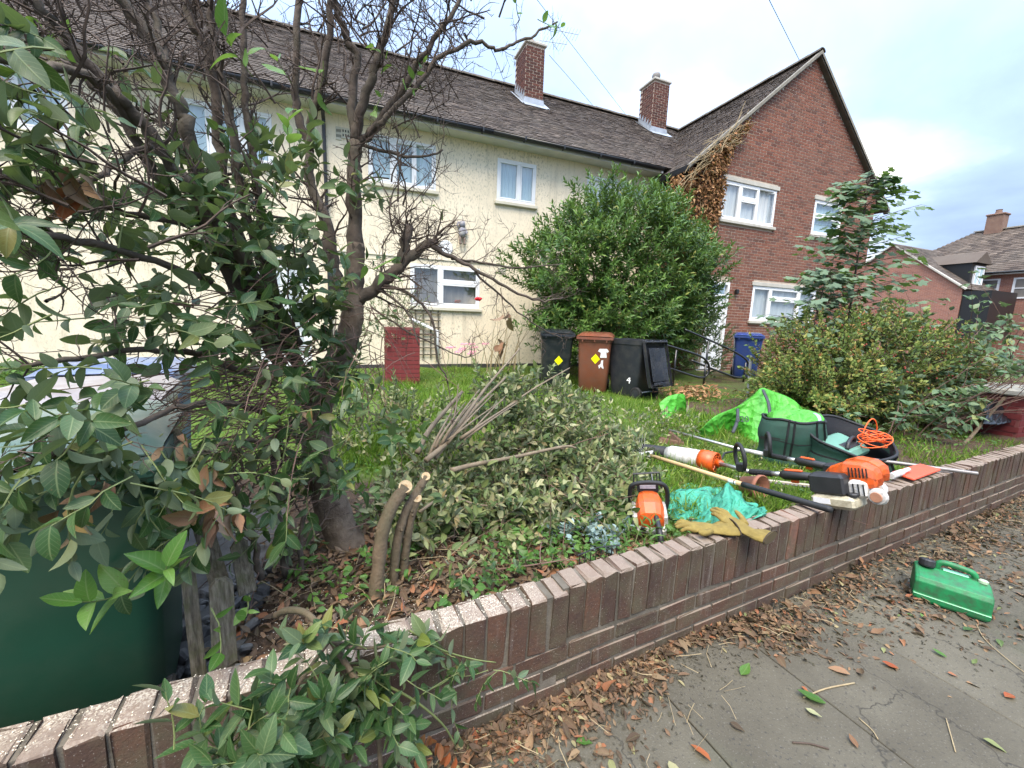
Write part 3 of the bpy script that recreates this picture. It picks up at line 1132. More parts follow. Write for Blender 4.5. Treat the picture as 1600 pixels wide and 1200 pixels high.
# front door, half hidden by the shrub
dx0, dx1, dz0, dz1 = holes[7]
mb = MB()
for c_, s_2 in (((dx0 + .035, FY + .04, (dz0 + dz1) / 2), (.07, .08, dz1 - dz0)), ((dx1 - .035, FY + .04, (dz0 + dz1) / 2), (.07, .08, dz1 - dz0)), (((dx0 + dx1) / 2, FY + .04, dz1 - .035), (dx1 - dx0 - .15, .08, .07))):
    mb.box(c_, s_2, bev=.006)
dfr = mb.build('door_frame', m_white, terr)
mb = MB(); mb.box(((dx0 + dx1) / 2, FY + .055, (dz0 + dz1) / 2 - .03), (dx1 - dx0 - .15, .05, dz1 - dz0 - .08), bev=.008)
door = mb.build('door', pm('white_door', (.72, .73, .73), None, 3, .4), terr)
mb = MB()
for k in range(2):
    for j in range(4):
        mb.box((dx0 + .27 + k * .38, FY + .028, .75 + j * .45), (.26, .012, .34), bev=.004)
mb.build('door_panel', m_glass, door)
mb = MB(); mb.tube([(dx1 - .16, FY + .0, 1.3), (dx1 - .27, FY + .0, 1.3)], .012, 8); mb.build('handle', m_lead, door)
# soffit, fascia, gutter, brackets
mb = MB(); mb.bx(XL, 7.55, 8.93, FY + .01, 5.285, 5.30); mb.build('soffit', m_soffit, terr)
mb = MB(); mb.bx(XL, 7.55, 8.905, 8.928, 5.275, 5.42); mb.build('fascia', m_soffit, terr)
gut = MB()
for x0, x1 in ((XL, -.4), (-.39, 2.9), (2.91, 7.5)):
    rr = [[(x, 8.85 + .058 * math.cos(PI + PI * k / 8), 5.375 + .065 * math.sin(PI + PI * k / 8)) for k in range(9)] for x in (x0, x1)]
    gut.loft(rr, cap=False, closed=False)
gut.build('gutter', m_black, terr, solid=.006, smooth=True)
for k in range(16):
    x = -8 + k * .97
    b_ = MB(); b_.box((x, 8.848, 5.345), (.035, .13, .085), bev=.006); b_.build('gutter_bracket', m_black, terr)
b_ = MB(); b_.tube([(-.42, 8.9, 5.32), (-.42, 9.05, 5.2), (-.42, 9.24, 5.1), (-.42, 9.24, .4)], .034, 8); b_.build('downpipe', m_black, terr)
# roof
sl = Vector((0, RIDGE_Y - EAVE_Y, RIDGE_Z - EAVE_Z)); run = sl.length; sl.normalize()
mb = MB()
mb.quad((XL - .2, EAVE_Y, EAVE_Z - .02), (11.4, EAVE_Y, EAVE_Z - .02), (11.4, RIDGE_Y, RIDGE_Z - .02), (XL - .2, RIDGE_Y, RIDGE_Z - .02))
mb.quad((XL - .2, RIDGE_Y, RIDGE_Z - .02), (11.4, RIDGE_Y, RIDGE_Z - .02), (11.4, 17, 5.4), (XL - .2, 17, 5.4))
mb.build('roof_deck', pm('roof_felt', (.05, .042, .036), None, 3, .95), terr)


def skip_main(x, r):
    X = XL - .2 + x
    zz = EAVE_Z + r * sl.z
    return X > 7.45 + (zz - 5.3) / .845 + .5 or X < -8.5


tile_roof(terr, (XL - .2, EAVE_Y, EAVE_Z), (1, 0, 0), sl, 11.4 - XL, run, skip=skip_main)
ridge_tiles(terr, (-8, RIDGE_Y, RIDGE_Z + .0), (11.3, RIDGE_Y, RIDGE_Z))


def chimney(parent, x0, x1, y0, y1, z0, z1, pot='chimney'):
    ch = empty('chimney'); ch.parent = parent
    b_ = MB(); b_.bx(x0, x1, y0, y1, z0 - .6, z1 - .01); b_.build('mortar_core', m_wmortar, ch)
    b_ = MB()
    hh = z1 - z0 + .6
    brick_face(b_, (x0, y0, z0 - .6), (1, 0, 0), (0, -1, 0), x1 - x0, hh)
    brick_face(b_, (x0, y1, z0 - .6), (0, -1, 0), (-1, 0, 0), y1 - y0, hh, side0=.11)
    brick_face(b_, (x1, y0, z0 - .6), (0, 1, 0), (1, 0, 0), y1 - y0, hh, side0=.11)
    b_.build('bricks', m_cbrick, ch, kind='stuff')
    b_ = MB(); b_.box(((x0 + x1) / 2, (y0 + y1) / 2, z1 + .035), (x1 - x0 + .1, y1 - y0 + .1, .075), bev=.015); b_.build('cap', m_stone, ch)
    # lead apron and stepped flashing
    b_ = MB()
    zf = EAVE_Z + (y0 - EAVE_Y) * (sl.z / sl.y)
    zb = EAVE_Z + (y1 - EAVE_Y) * (sl.z / sl.y)
    b_.add([(x0 - .02, y0 - .012, zf + .17), (x1 + .02, y0 - .012, zf + .17), (x1 + .05, y0 - .02, zf + .02), (x0 - .05, y0 - .02, zf + .02), (x1 + .08, y0 - .22, zf - .135), (x0 - .08, y0 - .22, zf - .135)], [(0, 3, 2, 1), (3, 5, 4, 2)])
    for xx, sx in ((x0 - .01, -1), (x1 + .01, 1)):
        b_.add([(xx, y0 - .02, zf + .15), (xx, y0 - .02, zf + .0), (xx, y1, zb + .0), (xx, y1, zb + .15), (xx + sx * .14, y0 - .2, zf - .11), (xx + sx * .14, y1, zb + .028)], [(0, 1, 2, 3), (1, 4, 5, 2)])
        nst = 5
        for k in range(nst):
            t = (k + .5) / nst
            yy = y0 + (y1 - y0) * t; zz = zf + (zb - zf) * t + .14
            b_.add([(xx + sx * .004, yy - .06, zz - .02), (xx + sx * .004, yy + .05, zz + .06), (xx + sx * .004, yy - .05, zz + .16)], [(0, 1, 2)])
    b_.build('flashing', m_lead, ch, solid=.004)
    return ch


c1 = chimney(terr, 4.70, 5.26, 11.55, 12.35, 7.55, 9.04)
c2 = chimney(terr, 9.46, 10.08, 11.95, 12.65, 7.9, 9.38)
pots = pm('terracotta_pot', (.28, .15, .10), (.2, .11, .08), 6, .85)
b_ = MB(); b_.lathe([(.11, 0), (.12, .05), (.10, .08), (.09, .2), (.11, .22), (.11, .26)], 14, (4.98, 11.95, 9.1)); b_.build('chimney_pot', pots, c1, smooth=True)
b_ = MB(); b_.lathe([(.09, 0), (.09, .1), (.08, .12), (.13, .14), (.14, .26), (.12, .32), (.04, .36)], 14, (9.74, 12.25, 9.44)); b_.build('chimney_cowl', pm('grey_cowl', (.2, .19, .18), None, 6, .7), c2, smooth=True)
# aerial on the nearer stack
ae = empty('aerial'); ae.parent = c1
b_ = MB()
b_.tube([(5.2, 11.7, 9.0), (5.2, 11.7, 9.75)], .013, 6)
for zz, L2, dx in ((9.62, 1.15, 0), (9.28, .8, .05)):
    b_.tube([(5.15, 11.7, zz), (5.15 + L2, 11.55, zz + .02)], .009, 5)
    for k in range(int(L2 / .095)):
        x = 5.25 + k * .095
        b_.tube([(x, 11.69 - .013 * k - .0, zz - .0), (x + .03, 11.60 - .013 * k, zz + .10)], .005, 4)
        b_.tube([(x, 11.69 - .013 * k - .0, zz - .0), (x - .03, 11.80 - .013 * k, zz - .10)], .005, 4)
b_.build('elements', pm('aluminium', (.5, .5, .52), None, 5, .4, metal=.8), ae)

# airbricks
for (vx, vz, w_, h_) in ((-5.16, 1.09, .24, .08), (3.35, 2.57, .2, .13), (-.16, 4.93, .1, .24), (.02, 4.95, .25, .2)):
    b_ = MB(); b_.box((vx, FY - .008, vz), (w_, .02, h_), bev=.003)
    v_ = b_.build('airbrick', m_cream_trim, terr)
    b_ = MB()
    for k in range(5):
        for j in range(2):
            b_.box((vx - w_ * .38 + k * w_ * .19, FY - .019, vz - h_ * .2 + j * h_ * .4), (w_ * .09, .003, h_ * .22))
    b_.build('slots', m_room, v_, kind='stuff')
b_ = MB()
b_.tube([(1.33, FY - .09, 1.30), (1.79, FY - .09, 1.10), (1.80, FY - .09, .4)], .036, 10)
b_.tube([(1.33, FY - .09, 1.30), (1.25, FY - .05, 1.34), (1.2, FY + .02, 1.36)], .034, 10)
b_.build('waste_pipe', m_white, terr, smooth=True)

# ------------------------------------------------------------------ brick gable house
GY = 8.05
GX0, GX1, GXM = 7.95, 14.97, 11.46
GAP = 8.52
gsl = .845
gab = empty('brick_gable_house', (0, 0, 0), 'red brick gabled house at the end of the cream terrace', 'house')
zt = lambda x: GAP - abs(x - GXM) * gsl - .10
gh = [(8.72, 10.66, 4.13, 5.06), (12.22, 13.48, 4.13, 5.06), (10.2, 12.85, 1.63, 2.57), (8.42, 9.32, .25, 2.58)]
ZE = zt(GX0)
mb = MB()
holed_wall(mb, GX0, GX1, .1, ZE, gh, GY)
mb.add([(GX0, GY, ZE), (GX1, GY, ZE), (GXM, GY, GAP - .1)], [(0, 1, 2)])
mb.quad((GX0, GY, .1), (GX0, GY, ZE), (GX0, 13, ZE), (GX0, 13, .1))
mb.quad((GX1, GY, .1), (GX1, 13, .1), (GX1, 13, ZE), (GX1, GY, ZE))
mb.build('wall', m_wmortar, gab)
mb = MB()
brick_face(mb, (GX0, GY, .1), (1, 0, 0), (0, -1, 0), GX1 - GX0, 8.5, holes=[(a - GX0 - .0, b - GX0 + .0, c - .1 - .08, d - .1 + .1) for a, b, c, d in gh], top=lambda p: zt(GX0 + p) - .05)
brick_face(mb, (GX0, 9.3, .1), (0, -1, 0), (-1, 0, 0), 1.25, 5.4)
brick_face(mb, (GX1, GY, .1), (0, 1, 0), (1, 0, 0), 5, 5.4)
mb.build('bricks', m_gbrick, gab, kind='stuff')
window(gab, *gh[0][:2], *gh[0][2:], GY, [.32, .655], m_net, sill=m_stone, lintel=m_stone, transom={1: .60}, openlight={2: 38})
window(gab, *gh[1][:2], *gh[1][2:], GY, [], m_sky_blind, sill=m_stone, lintel=m_stone, transom={0: .55})
window(gab, *gh[2][:2], *gh[2][2:], GY, [.27, .72], m_net, sill=m_stone, lintel=m_stone, transom={1: .66})
a, b, c, d = gh[3]
mb = MB()
for c_, s_2 in (((a + .035, GY + .02, (c + d) / 2), (.07, .09, d - c)), ((b - .035, GY + .02, (c + d) / 2), (.07, .09, d - c)), (((a + b) / 2, GY + .02, d - .035), (b - a - .15, .09, .07)), (((a + b) / 2, GY + .02, d - .34), (b - a - .15, .09, .06))):
    mb.box(c_, s_2, bev=.006)
mb.build('door_frame', m_white, gab)
mb = MB(); mb.box(((a + b) / 2, GY + .05, (c + d) / 2 - .15), (b - a - .15, .05, d - c - .36), bev=.006)
dr = mb.build('door', pm('white_door_panelled', (.74, .75, .76), None, 3, .35), gab)
mb = MB()
for k in range(2):
    for z0, z1 in ((.5, 1.1), (1.25, 2.05)):
        mb.box((a + .26 + k * .37, GY + .02, (z0 + z1) / 2), (.24, .016, z1 - z0), bev=.006)
mb.build('door_panel', m_white, dr)
mb = MB(); mb.bx(a + .08, b - .08, GY + .03, GY + .04, d - .3, d - .08); mb.build('fanlight', m_glass, dr)
mb = MB(); mb.bx(a + .08, b - .08, GY + .1, GY + .12, c, d); mb.build('backing', m_sky_blind, dr)
# roof: left and right slopes, verge, bargeboard, ridge
for sgn in (-1, 1):
    xe = GXM + sgn * 4.02
    ze = GAP - 4.02 * gsl
    up_ = Vector((-sgn * 4.02, 0, 4.02 * gsl)); rn = up_.length; up_.normalize()
    mb = MB()
    mb.quad((xe, GY - .12, ze - .01), (GXM, GY - .12, GAP - .01), (GXM, 13.2, GAP - .01), (xe, 13.2, ze - .01))
    mb.quad((xe, GY - .12, ze - .08), (GXM, GY - .12, GAP - .08), (GXM, GY - .12, GAP - .012), (xe, GY - .12, ze - .012))
    mb.quad((xe, GY - .12, ze - .08), (xe, GY, ze - .08), (GXM, GY, GAP - .08), (GXM, GY - .12, GAP - .08))
    mb.build('roof_deck', m_ridge, gab)
    mb = MB()
    mb.quad((xe, GY - .145, ze - .045), (GXM, GY - .145, GAP - .045), (GXM, GY - .145, GAP + .035), (xe, GY - .145, ze + .035))
    mb.quad((xe, GY - .145, ze + .035), (GXM, GY - .145, GAP + .035), (GXM, GY - .06, GAP + .035), (xe, GY - .06, ze + .035))
    mb.build('verge', m_verge, gab, solid=.01)
    if sgn < 0:
        def skg(x, r, rn=rn):
            # x runs back from the verge; hide what lies inside the main roof
            Y = GY - .14 + x
            z = ze + r * up_.z
            return Y > EAVE_Y + (z - EAVE_Z) / (sl.z / sl.y) + .45
        tile_roof(gab, (xe, GY - .14, ze), (0, 1, 0), up_, 5.1, rn, skip=skg)
    else:
        tile_roof(gab, (xe, GY - .14, ze), (0, 1, 0), up_, 5.1, rn)
ridge_tiles(gab, (GXM, GY - .15, GAP + .01), (GXM, 13.0, GAP + .01), r=.12)
mb = MB(); mb.bx(7.42, 7.50, 7.95, 8.9, 5.03, 5.16); mb.bx(7.5, 7.95, GY - .05, 9.25, 5.0, 5.015)
mb.build('eaves_box', m_black, gab)
# wall lamp and house number plate beside the door
mb = MB(); mb.box((9.56, GY - .05, 2.36), (.09, .09, .13), bev=.02); mb.build('porch_lamp', m_black, gab)

# ================================================================== wheelie bins
def rrect(w, d, r, z, n=4, cy=0.0):
    pts = []
    for cx_, cy_, a0 in ((w / 2 - r, d / 2 - r, 0), (-w / 2 + r, d / 2 - r, 90), (-w / 2 + r, -d / 2 + r, 180), (w / 2 - r, -d / 2 + r, 270)):
        for k in range(n + 1):
            a = R(a0 + 90 * k / n)
            pts.append((cx_ + r * math.cos(a), cy + cy_ + r * math.sin(a), z))
    return pts


m_tyre = pm('bin_wheel_rubber', (.015, .015, .015), None, 5, .75)


def lid_of(mb_):
    """lids are worn smooth and catch the sky"""
    m_ = bpy.data.materials.get(mb_.name + '_lid')
    if m_ is None:
        m_ = mb_.copy(); m_.name = mb_.name + '_lid'
        m_.node_tree.nodes['Principled BSDF'].inputs['Roughness'].default_value = .24
    return m_


def make_bin(label, loc, rz, mbody, mlid=None, group=None, lid_open=None, dirty=True):
    """front faces local -Y, hinge and wheels at +Y"""
    mlid = mlid or lid_of(mbody)
    t = empty('wheelie_bin', loc, label, 'bin', group, rz)
    H = .965
    m = MB()
    prof = [(.03, .46, .50), (.05, .475, .52), (.40, .505, .585), (.78, .54, .655), (.88, .555, .675), (.885, .575, .70), (H, .58, .71)]
    rings = [rrect(w, d, .055, z, 4, cy=.0) for z, w, d in prof]
    inner = [rrect(.55, .68, .05, H), rrect(.50, .58, .05, .55), rrect(.44, .48, .05, .08)]
    m.loft(rings + inner)
    body = m.build('body', mbody, t, smooth=True)
    md = body.modifiers.new('edge', 'EDGE_SPLIT'); md.split_angle = R(40)
    m = MB()
    m.box((0, -.358, H - .035), (.50, .02, .05), bev=.006)
    for x in (-.2, 0, .2):
        m.box((x, -.362, H - .05), (.02, .03, .07), bev=.004)
    m.build('front_lip', mbody, t)
    # rounded lid
    L = MB()
    nu, nv = 10, 8

    def lidp(i, j):
        x = (i - .5) * 2; y = (j - .5) * 2
        edge = max(abs(x), abs(y))
        z = .062 * (1 - max(0, (abs(x) - .72) / .28) ** 2 * .75) * (1 - max(0, (abs(y) - .72) / .28) ** 2 * .75)
        z -= .012 * (abs(x) < .55) * (abs(y) < .6)
        return (x * .302, y * .375, z)
    L.grid(lidp, nu, nv)
    per = [(0, 0)]
    L.loft([rrect(.604, .75, .02, .004), rrect(.612, .758, .02, -.035), rrect(.60, .745, .02, -.035)], cap=False)
    lid = L.build('lid', mlid, t, smooth=True, solid=.006)
    md = lid.modifiers.new('edge', 'EDGE_SPLIT'); md.split_angle = R(45)
    if lid_open is None:
        lid.location = (0, 0, H + .008)
        lid.rotation_euler = (R(1.5), 0, 0)
    else:
        lid.matrix_local = Matrix.Translation((0, .375, H + .0)) @ Matrix.Rotation(R(-lid_open), 4, 'X') @ Matrix.Translation((0, -.375, .01))
        m = MB()
        m.box((0, -.02, -.03), (.44, .54, .012), bev=.01)
        m.build('lid_liner', mlid, lid)
        m = MB(); m.box((0, -.33, -.03), (.40, .05, .03), bev=.008); m.build('lid_grip', mlid, lid)
    # hinge bar with grips
    m = MB()
    m.tube([(-.29, .405, H - .02), (.29, .405, H - .02)], .017, 10)
    for x in (-.29, -.12, .12, .29):
        m.box((x, .385, H - .02), (.035, .07, .05), bev=.01)
    m.build('handle', mbody, t, smooth=False)
    for x in (-.235, .235):
        m = MB(); m.lathe([(.03, -.03), (.092, -.03), (.1, -.022), (.1, .022), (.092, .03), (.03, .03)], 20, (x, .265, .1), (0, R(90), 0))
        w = m.build('wheel', m_tyre, t)
        m = MB(); m.lathe([(.02, -.034), (.06, -.034), (.06, .034), (.02, .034)], 14, (x, .265, .1), (0, R(90), 0)); m.build('hub', mbody, w)
    m = MB(); m.tube([(-.24, .265, .1), (.24, .265, .1)], .012, 8); m.build('axle', m_lead, t)
    return t


def front_y(z):
    """depth of the bin's front face at a height"""
    zz = [.05, .40, .78, .88]; dd = [.52, .585, .655, .675]
    return -float(np.interp(z, zz, dd)) / 2


def side_x(z):
    return float(np.interp(z, [.05, .40, .78, .88], [.475, .505, .54, .555])) / 2


def sticker(parent, pts, z, x, mat, name='sticker', face='front'):
    m = MB()
    n = len(pts)
    if face == 'front':
        P3 = [(x + a, front_y(z + b) - .003, z + b) for a, b in pts]
        m.add(P3, [tuple(range(n))])
    else:
        P3 = [(-side_x(z + b) - .003, x - a, z + b) for a, b in pts]
        m.add(P3, [tuple(range(n))])
    return m.build(name, mat, parent, solid=.0015)


def plastic(name, c, rough=.42, dirt=(.10, .09, .075), amt=.35):
    return pm(name, c, [x * .82 for x in c], 5, rough, .08, 160, dirt=dirt, dirt_scale=7, dirt_amt=amt)


m_bblack = plastic('black_bin_plastic', (.010, .014, .018), .38)
m_bbrown = plastic('brown_bin_plastic', (.19, .062, .032), .45)
m_bdark = plastic('charcoal_bin_plastic', (.018, .021, .028), .5)
m_bblue = plastic('blue_bin_plastic', (.022, .055, .22), .42)
m_bgreen = plastic('green_bin_plastic', (.020, .074, .042), .36, (.05, .08, .05), .5)
m_glid = plastic('pale_sheen_green_lid', (.10, .17, .135), .38, (.26, .29, .26), .8)  # paler lid colours hold wear, dust and the reflected sky
m_rlid = plastic('faded_sheen_brown_lid', (.26, .225, .21), .38, (.36, .35, .34), .8)
m_ulid = plastic('faded_sheen_blue_lid', (.10, .14, .24), .38, (.3, .31, .33), .8)
m_yel = pm('yellow_sticker', (.95, .88, .0), None, 3, .5)
m_wst = pm('white_sticker', (.85, .85, .86), None, 3, .5)


def gz(x, y):
    return ground_z(x, y)


bg = 'wheelie bins beside the laurel'
b1 = make_bin('black wheelie bin with closed lid and yellow diamond sticker', (3.43, 6.5, gz(3.43, 6.5)), R(-24), m_bblack, group=bg)
dia = [(-.075, 0), (0, -.085), (.075, 0), (0, .085)]
sticker(b1, dia, .50, .04, m_yel)
b2 = make_bin('terracotta brown wheelie bin with yellow diamond and white stickers', (3.98, 6.05, gz(3.98, 6.05)), R(-37), m_bbrown, group=bg)
sticker(b2, dia, .60, .03, m_yel)
sticker(b2, [(-.085, .035), (-.06, .075), (.06, .08), (.095, .04), (.07, .015), (.05, .03), (.065, -.07), (-.045, -.075), (-.035, .01), (-.06, .02)], .70, .15, m_wst)
sticker(b2, [(-.045, -.02), (-.01, .01), (.0, .07), (.03, .075), (.03, .0), (.045, -.07), (.015, -.06), (.0, -.03), (-.03, -.075)], .51, .13, m_wst)
b3 = make_bin('charcoal wheelie bin with its lid hanging open and a white number', (4.42, 5.55, gz(4.42, 5.55)), R(196), m_bdark, group=bg, lid_open=256)


def text_mesh(name, body, size, mat, parent, matrix, extrude=.001, shear=0.0):
    cu = bpy.data.curves.new(name, 'FONT')
    cu.body = body; cu.size = size; cu.extrude = extrude; cu.shear = shear
    cu.align_x = 'CENTER'; cu.align_y = 'CENTER'
    cu.materials.append(mat)
    tmp = bpy.data.objects.new(name, cu)
    me_ = bpy.data.meshes.new_from_object(tmp)
    bpy.data.objects.remove(tmp)
    o = link(name, me_, parent, matrix)
    if len(body) > 1:
        o['kind'] = 'stuff'
    return o


# the number stands on the side that faces us (local +X)
text_mesh('number', '4', .17, m_wst, b3, Matrix.Translation((side_x(.3) + .004, .12, .30)) @ Matrix.Rotation(R(90), 4, 'Z') @ Matrix.Rotation(R(86), 4, 'X'))
b4 = make_bin('blue wheelie bin standing by the door of the brick house', (8.6, 6.75, gz(8.6, 6.75) + .02), R(-48), m_bblue)
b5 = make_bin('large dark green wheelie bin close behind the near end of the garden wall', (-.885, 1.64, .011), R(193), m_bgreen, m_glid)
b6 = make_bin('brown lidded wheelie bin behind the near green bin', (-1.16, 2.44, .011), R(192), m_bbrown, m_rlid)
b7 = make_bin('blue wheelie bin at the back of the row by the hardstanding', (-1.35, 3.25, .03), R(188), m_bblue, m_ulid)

# ================================================================== small things by the houses


def wood_mat():
    m, nt, b, out = nodes('weathered_wood')
    co = N(nt, 'ShaderNodeNewGeometry').outputs['Position']
    st = N(nt, 'ShaderNodeVectorMath', {0: co, 1: (130, 130, 9)}, operation='MULTIPLY').outputs[0]
    g = noise(nt, st, 1.0, 5, .65)
    c = ramp(nt, g, [(.3, (.055, .046, .034)), (.5, (.13, .112, .082)), (.72, (.21, .19, .145))])
    c = mixc(nt, ramp(nt, noise(nt, co, 22, 5, .65), [(.48, (0, 0, 0)), (.7, (.7, .7, .7))]), c, (.085, .095, .04))
    nt.links.new(c, b.inputs['Base Color'])
    b.inputs['Roughness'].default_value = .92
    b.inputs['Specular IOR Level'].default_value = .2
    bump(nt, g, b, .9, .006)
    return m


wood_grey = wood_mat()
tr = empty('trellis', (0, 0, 0), 'small square wooden trellis against the cream wall below the window', 'trellis')
for k in range(4):
    m = MB(); m.box((1.32 + k * .17, FY - .03, 1.02), (.03, .016, 1.1), bev=.003); m.build('upright', wood_grey, tr)
for k in range(7):
    m = MB(); m.box((1.57, FY - .046, .56 + k * .155), (.62, .015, .03), bev=.003); m.build('rail', wood_grey, tr)

# round white plaque and the little hanging figure on the wall
pl = empty('wall_plaque', (1.99, FY, 2.96), 'round white plaque on the cream wall above the ground floor window', 'plaque')
m = MB(); m.lathe([(.0, 0), (.15, 0), (.165, .012), (.15, .024), (.135, .018), (.0, .018)], 28, (0, -.002, 0), (R(90), 0, 0)); m.build('disc', m_white, pl, smooth=False)
fig = empty('hanging_figure', aty(722, 362, FY - .03), 'small grey and blue figure ornament hung on the cream wall', 'ornament')
mfig = pm('painted_figure', (.16, .17, .24), (.42, .40, .38), 18, .7, world_co=True)
m = MB()
m.lathe([(.0, -.13), (.06, -.12), (.085, -.04), (.075, .05), (.045, .10), (.0, .11)], 12)
m.lathe([(.0, .08), (.06, .10), (.075, .16), (.06, .22), (.0, .235)], 12, (0, -.01, 0))
m.tube([(-.06, 0, .06), (-.12, -.02, .12), (-.09, -.03, .2)], [.028, .024, .02], 7)
m.tube([(.06, 0, .06), (.11, -.02, -.01), (.08, -.05, -.05)], [.028, .024, .02], 7)
m.build('body', mfig, fig, smooth=True)
for sx in (-.04, .045):
    m = MB(); m.tube([(sx, 0, -.1), (sx * 1.2, -.03, -.17), (sx * 1.1, -.03, -.25)], [.03, .026, .022], 7); m.box((sx * 1.1, -.05, -.265), (.05, .09, .035), bev=.01)
    m.build('leg', pm('figure_leg', (.2, .15, .12), None, 8, .8), fig)
m = MB(); m.tube([(0, 0, .22), (.01, .01, .34)], .004, 5); m.build('cord', m_black, fig)


def pier(name, label, x0, x1, y0, y1, z0, z1, cap=None, mort=m_pmortar, bm=m_pbrick):
    t = empty(name, ((x0 + x1) / 2, (y0 + y1) / 2, z0), label, 'pier')
    t.location = (0, 0, 0)
    m = MB(); m.bx(x0, x1, y0, y1, z0 - .15, z1 - .004); m.build('mortar_core', mort, t)
    def faces():
        for o_, u_, n_, w_ in (((x0, y0, z0), (1, 0, 0), (0, -1, 0), x1 - x0), ((x0, y1, z0), (0, -1, 0), (-1, 0, 0), y1 - y0)):
            yield o_, u_, n_, w_
    for o_, u_, n_, w_ in faces():
        k = 0
        tmp = MB()
        brick_face(tmp, o_, u_, n_, w_, z1 - z0 + .02)
        # each brick of the pier is a piece of its own
        for q in range(0, len(tmp.v), 8):
            bb = MB(); bb.v = tmp.v[q:q + 8]; bb.f = [(4, 5, 6, 7), (0, 1, 5, 4), (1, 2, 6, 5), (2, 3, 7, 6), (3, 0, 4, 7)]; bb.m = [0] * 5
            bb.build('brick', bm, t)
    if cap is not None:
        m = MB(); m.box(((x0 + x1) / 2, (y0 + y1) / 2, z1 + .035), (x1 - x0 + .1, y1 - y0 + .1, .07), bev=.015); m.build('coping_stone', cap, t)
    return t


pier('brick_pier', 'red painted brick pier in front of the cream house', .52, 1.08, 7.1, 7.5, .2, 1.22)
pier('brick_pier', 'red brick gate pier with pale stone cap at the right end of the wall', 6.85, 7.6, 1.95, 2.42, .12, .76, cap=m_stone)

# handrails of the ramp
m_rail = pm('black_handrail_paint', (.012, .012, .013), None, 6, .35, coat=.3)
for lab, pts, Y in (('black tubular ramp handrail nearest the open bin', [(1022, 534), (1060, 545), (1093, 556), (1106, 567), (1107, 581), (1096, 590), (1060, 580), (1022, 567)], 6.0),
                    ('black tubular ramp handrail in front of the blue bin', [(1070, 515), (1110, 532), (1150, 551), (1168, 565), (1167, 579), (1155, 590), (1120, 579), (1080, 563)], 6.35)):
    q = [aty(a, b, Y) for a, b in pts]
    t = empty('handrail', (0, 0, 0), lab, 'handrail', 'ramp handrails')
    m = MB(); m.tube(spline(q, 6), .022, 8); m.build('rail', m_rail, t, smooth=True)
    for k in (1, 3):
        m = MB(); m.tube([q[k] - Vector((0.05, 0, 0.02)), Vector((q[k].x - .05, q[k].y, .2))], .02, 8); m.build('post', m_rail, t, smooth=True)
p0 = atz(1168, 628, .24)
m = MB(); m.tube([p0 - Vector((0, 0, .1)), aty(1173, 556, p0.y)], .02, 8)
tag(m.build('metal_post', m_lead), 'thin grey metal post standing beside the rose bush', 'post')

# overhead wires
for lab, pts in (('overhead wire passing above the nearer chimney', [(835, -6, 10.5), (905, 85, 13.5), (990, 195, 17.5)]),
                 ('overhead wire running from the aerial down behind the roof', [(858, 86, 11.7), (895, 128, 13.5), (935, 175, 16)]),
                 ('overhead wire above the gable of the brick house', [(1192, -20, 7.0), (1222, 40, 8.2), (1250, 96, 9.6)])):
    q = [aty(*p) for p in pts]
    m = MB(); m.tube(spline(q, 8), .0075, 5)
    tag(m.build('overhead_wire', m_black), lab, 'wire')

# ================================================================== houses in the distance


def brick_tex(name, c1, c2, mortar, scale):
    m, nt, b, out = nodes(name)
    co = N(nt, 'ShaderNodeTexCoord').outputs['UV']
    t = N(nt, 'ShaderNodeTexBrick', {'Vector': co, 'Color1': c4(c1), 'Color2': c4(c2), 'Mortar': c4(mortar), 'Scale': scale, 'Mortar Size': .012, 'Brick Width': .5, 'Row Height': .17})
    g = N(nt, 'ShaderNodeNewGeometry').outputs['Position']
    c = mixc(nt, noise(nt, g, 1.2, 5, .6), t.outputs[0], mixc(nt, .4, t.outputs[0], (.1, .06, .05)))
    nt.links.new(c, b.inputs['Base Color'])
    b.inputs['Roughness'].default_value = .9
    return m


m_fbrick = brick_tex('far_brick', (.36, .15, .10), (.27, .11, .08), (.38, .30, .25), 2.2)


def uv_quad(name, p, mat, parent, su=1.0):
    m = MB(); m.add(p, [tuple(range(len(p)))])
    o = m.build(name, mat, parent)
    me_ = o.data
    u = me_.uv_layers.new(name='UVMap')
    o0 = Vector(p[0]); ax = (Vector(p[1]) - o0).normalized()
    for lp in me_.loops:
        q = Vector(p[lp.vertex_index])
        u.data[lp.index].uv = ((q - o0).dot(ax) * su, q.z * su)
    return o


fh = empty('distant_house', (0, 0, 0), 'distant red brick house with brown hipped roof, chimney and black dormer', 'house')
ax0, ay0, ay1, aze, azr = 33.4, 12.8, 20.2, 4.2, 7.2
aym = 16.5
uv_quad('gable_wall', [(ax0, ay1, 0), (ax0, ay0, 0), (ax0, ay0, aze), (ax0, aym, azr), (ax0, ay1, aze)], m_fbrick, fh)
uv_quad('front_wall', [(ax0, ay0, 0), (38, ay0, 0), (38, ay0, aze), (ax0, ay0, aze)], m_fbrick, fh)
usl = Vector((0, aym - ay0 + .2, azr - aze + .16)); un = usl.length; usl.normalize()
tile_roof(fh, (ax0 - .15, ay0 - .2, aze - .1), (1, 0, 0), usl, 6.5, un, gauge=.2, width=.33, lift=.03)
m = MB(); m.quad((ax0 - .15, ay0 - .2, aze - .12), (41, ay0 - .2, aze - .12), (41, aym, azr + .03), (ax0 - .15, aym, azr + .03)); m.quad((ax0 - .15, aym, azr + .03), (41, aym, azr + .03), (41, ay1 + .2, aze - .1), (ax0 - .15, ay1 + .2, aze - .1)); m.build('roof_deck', m_ridge, fh)
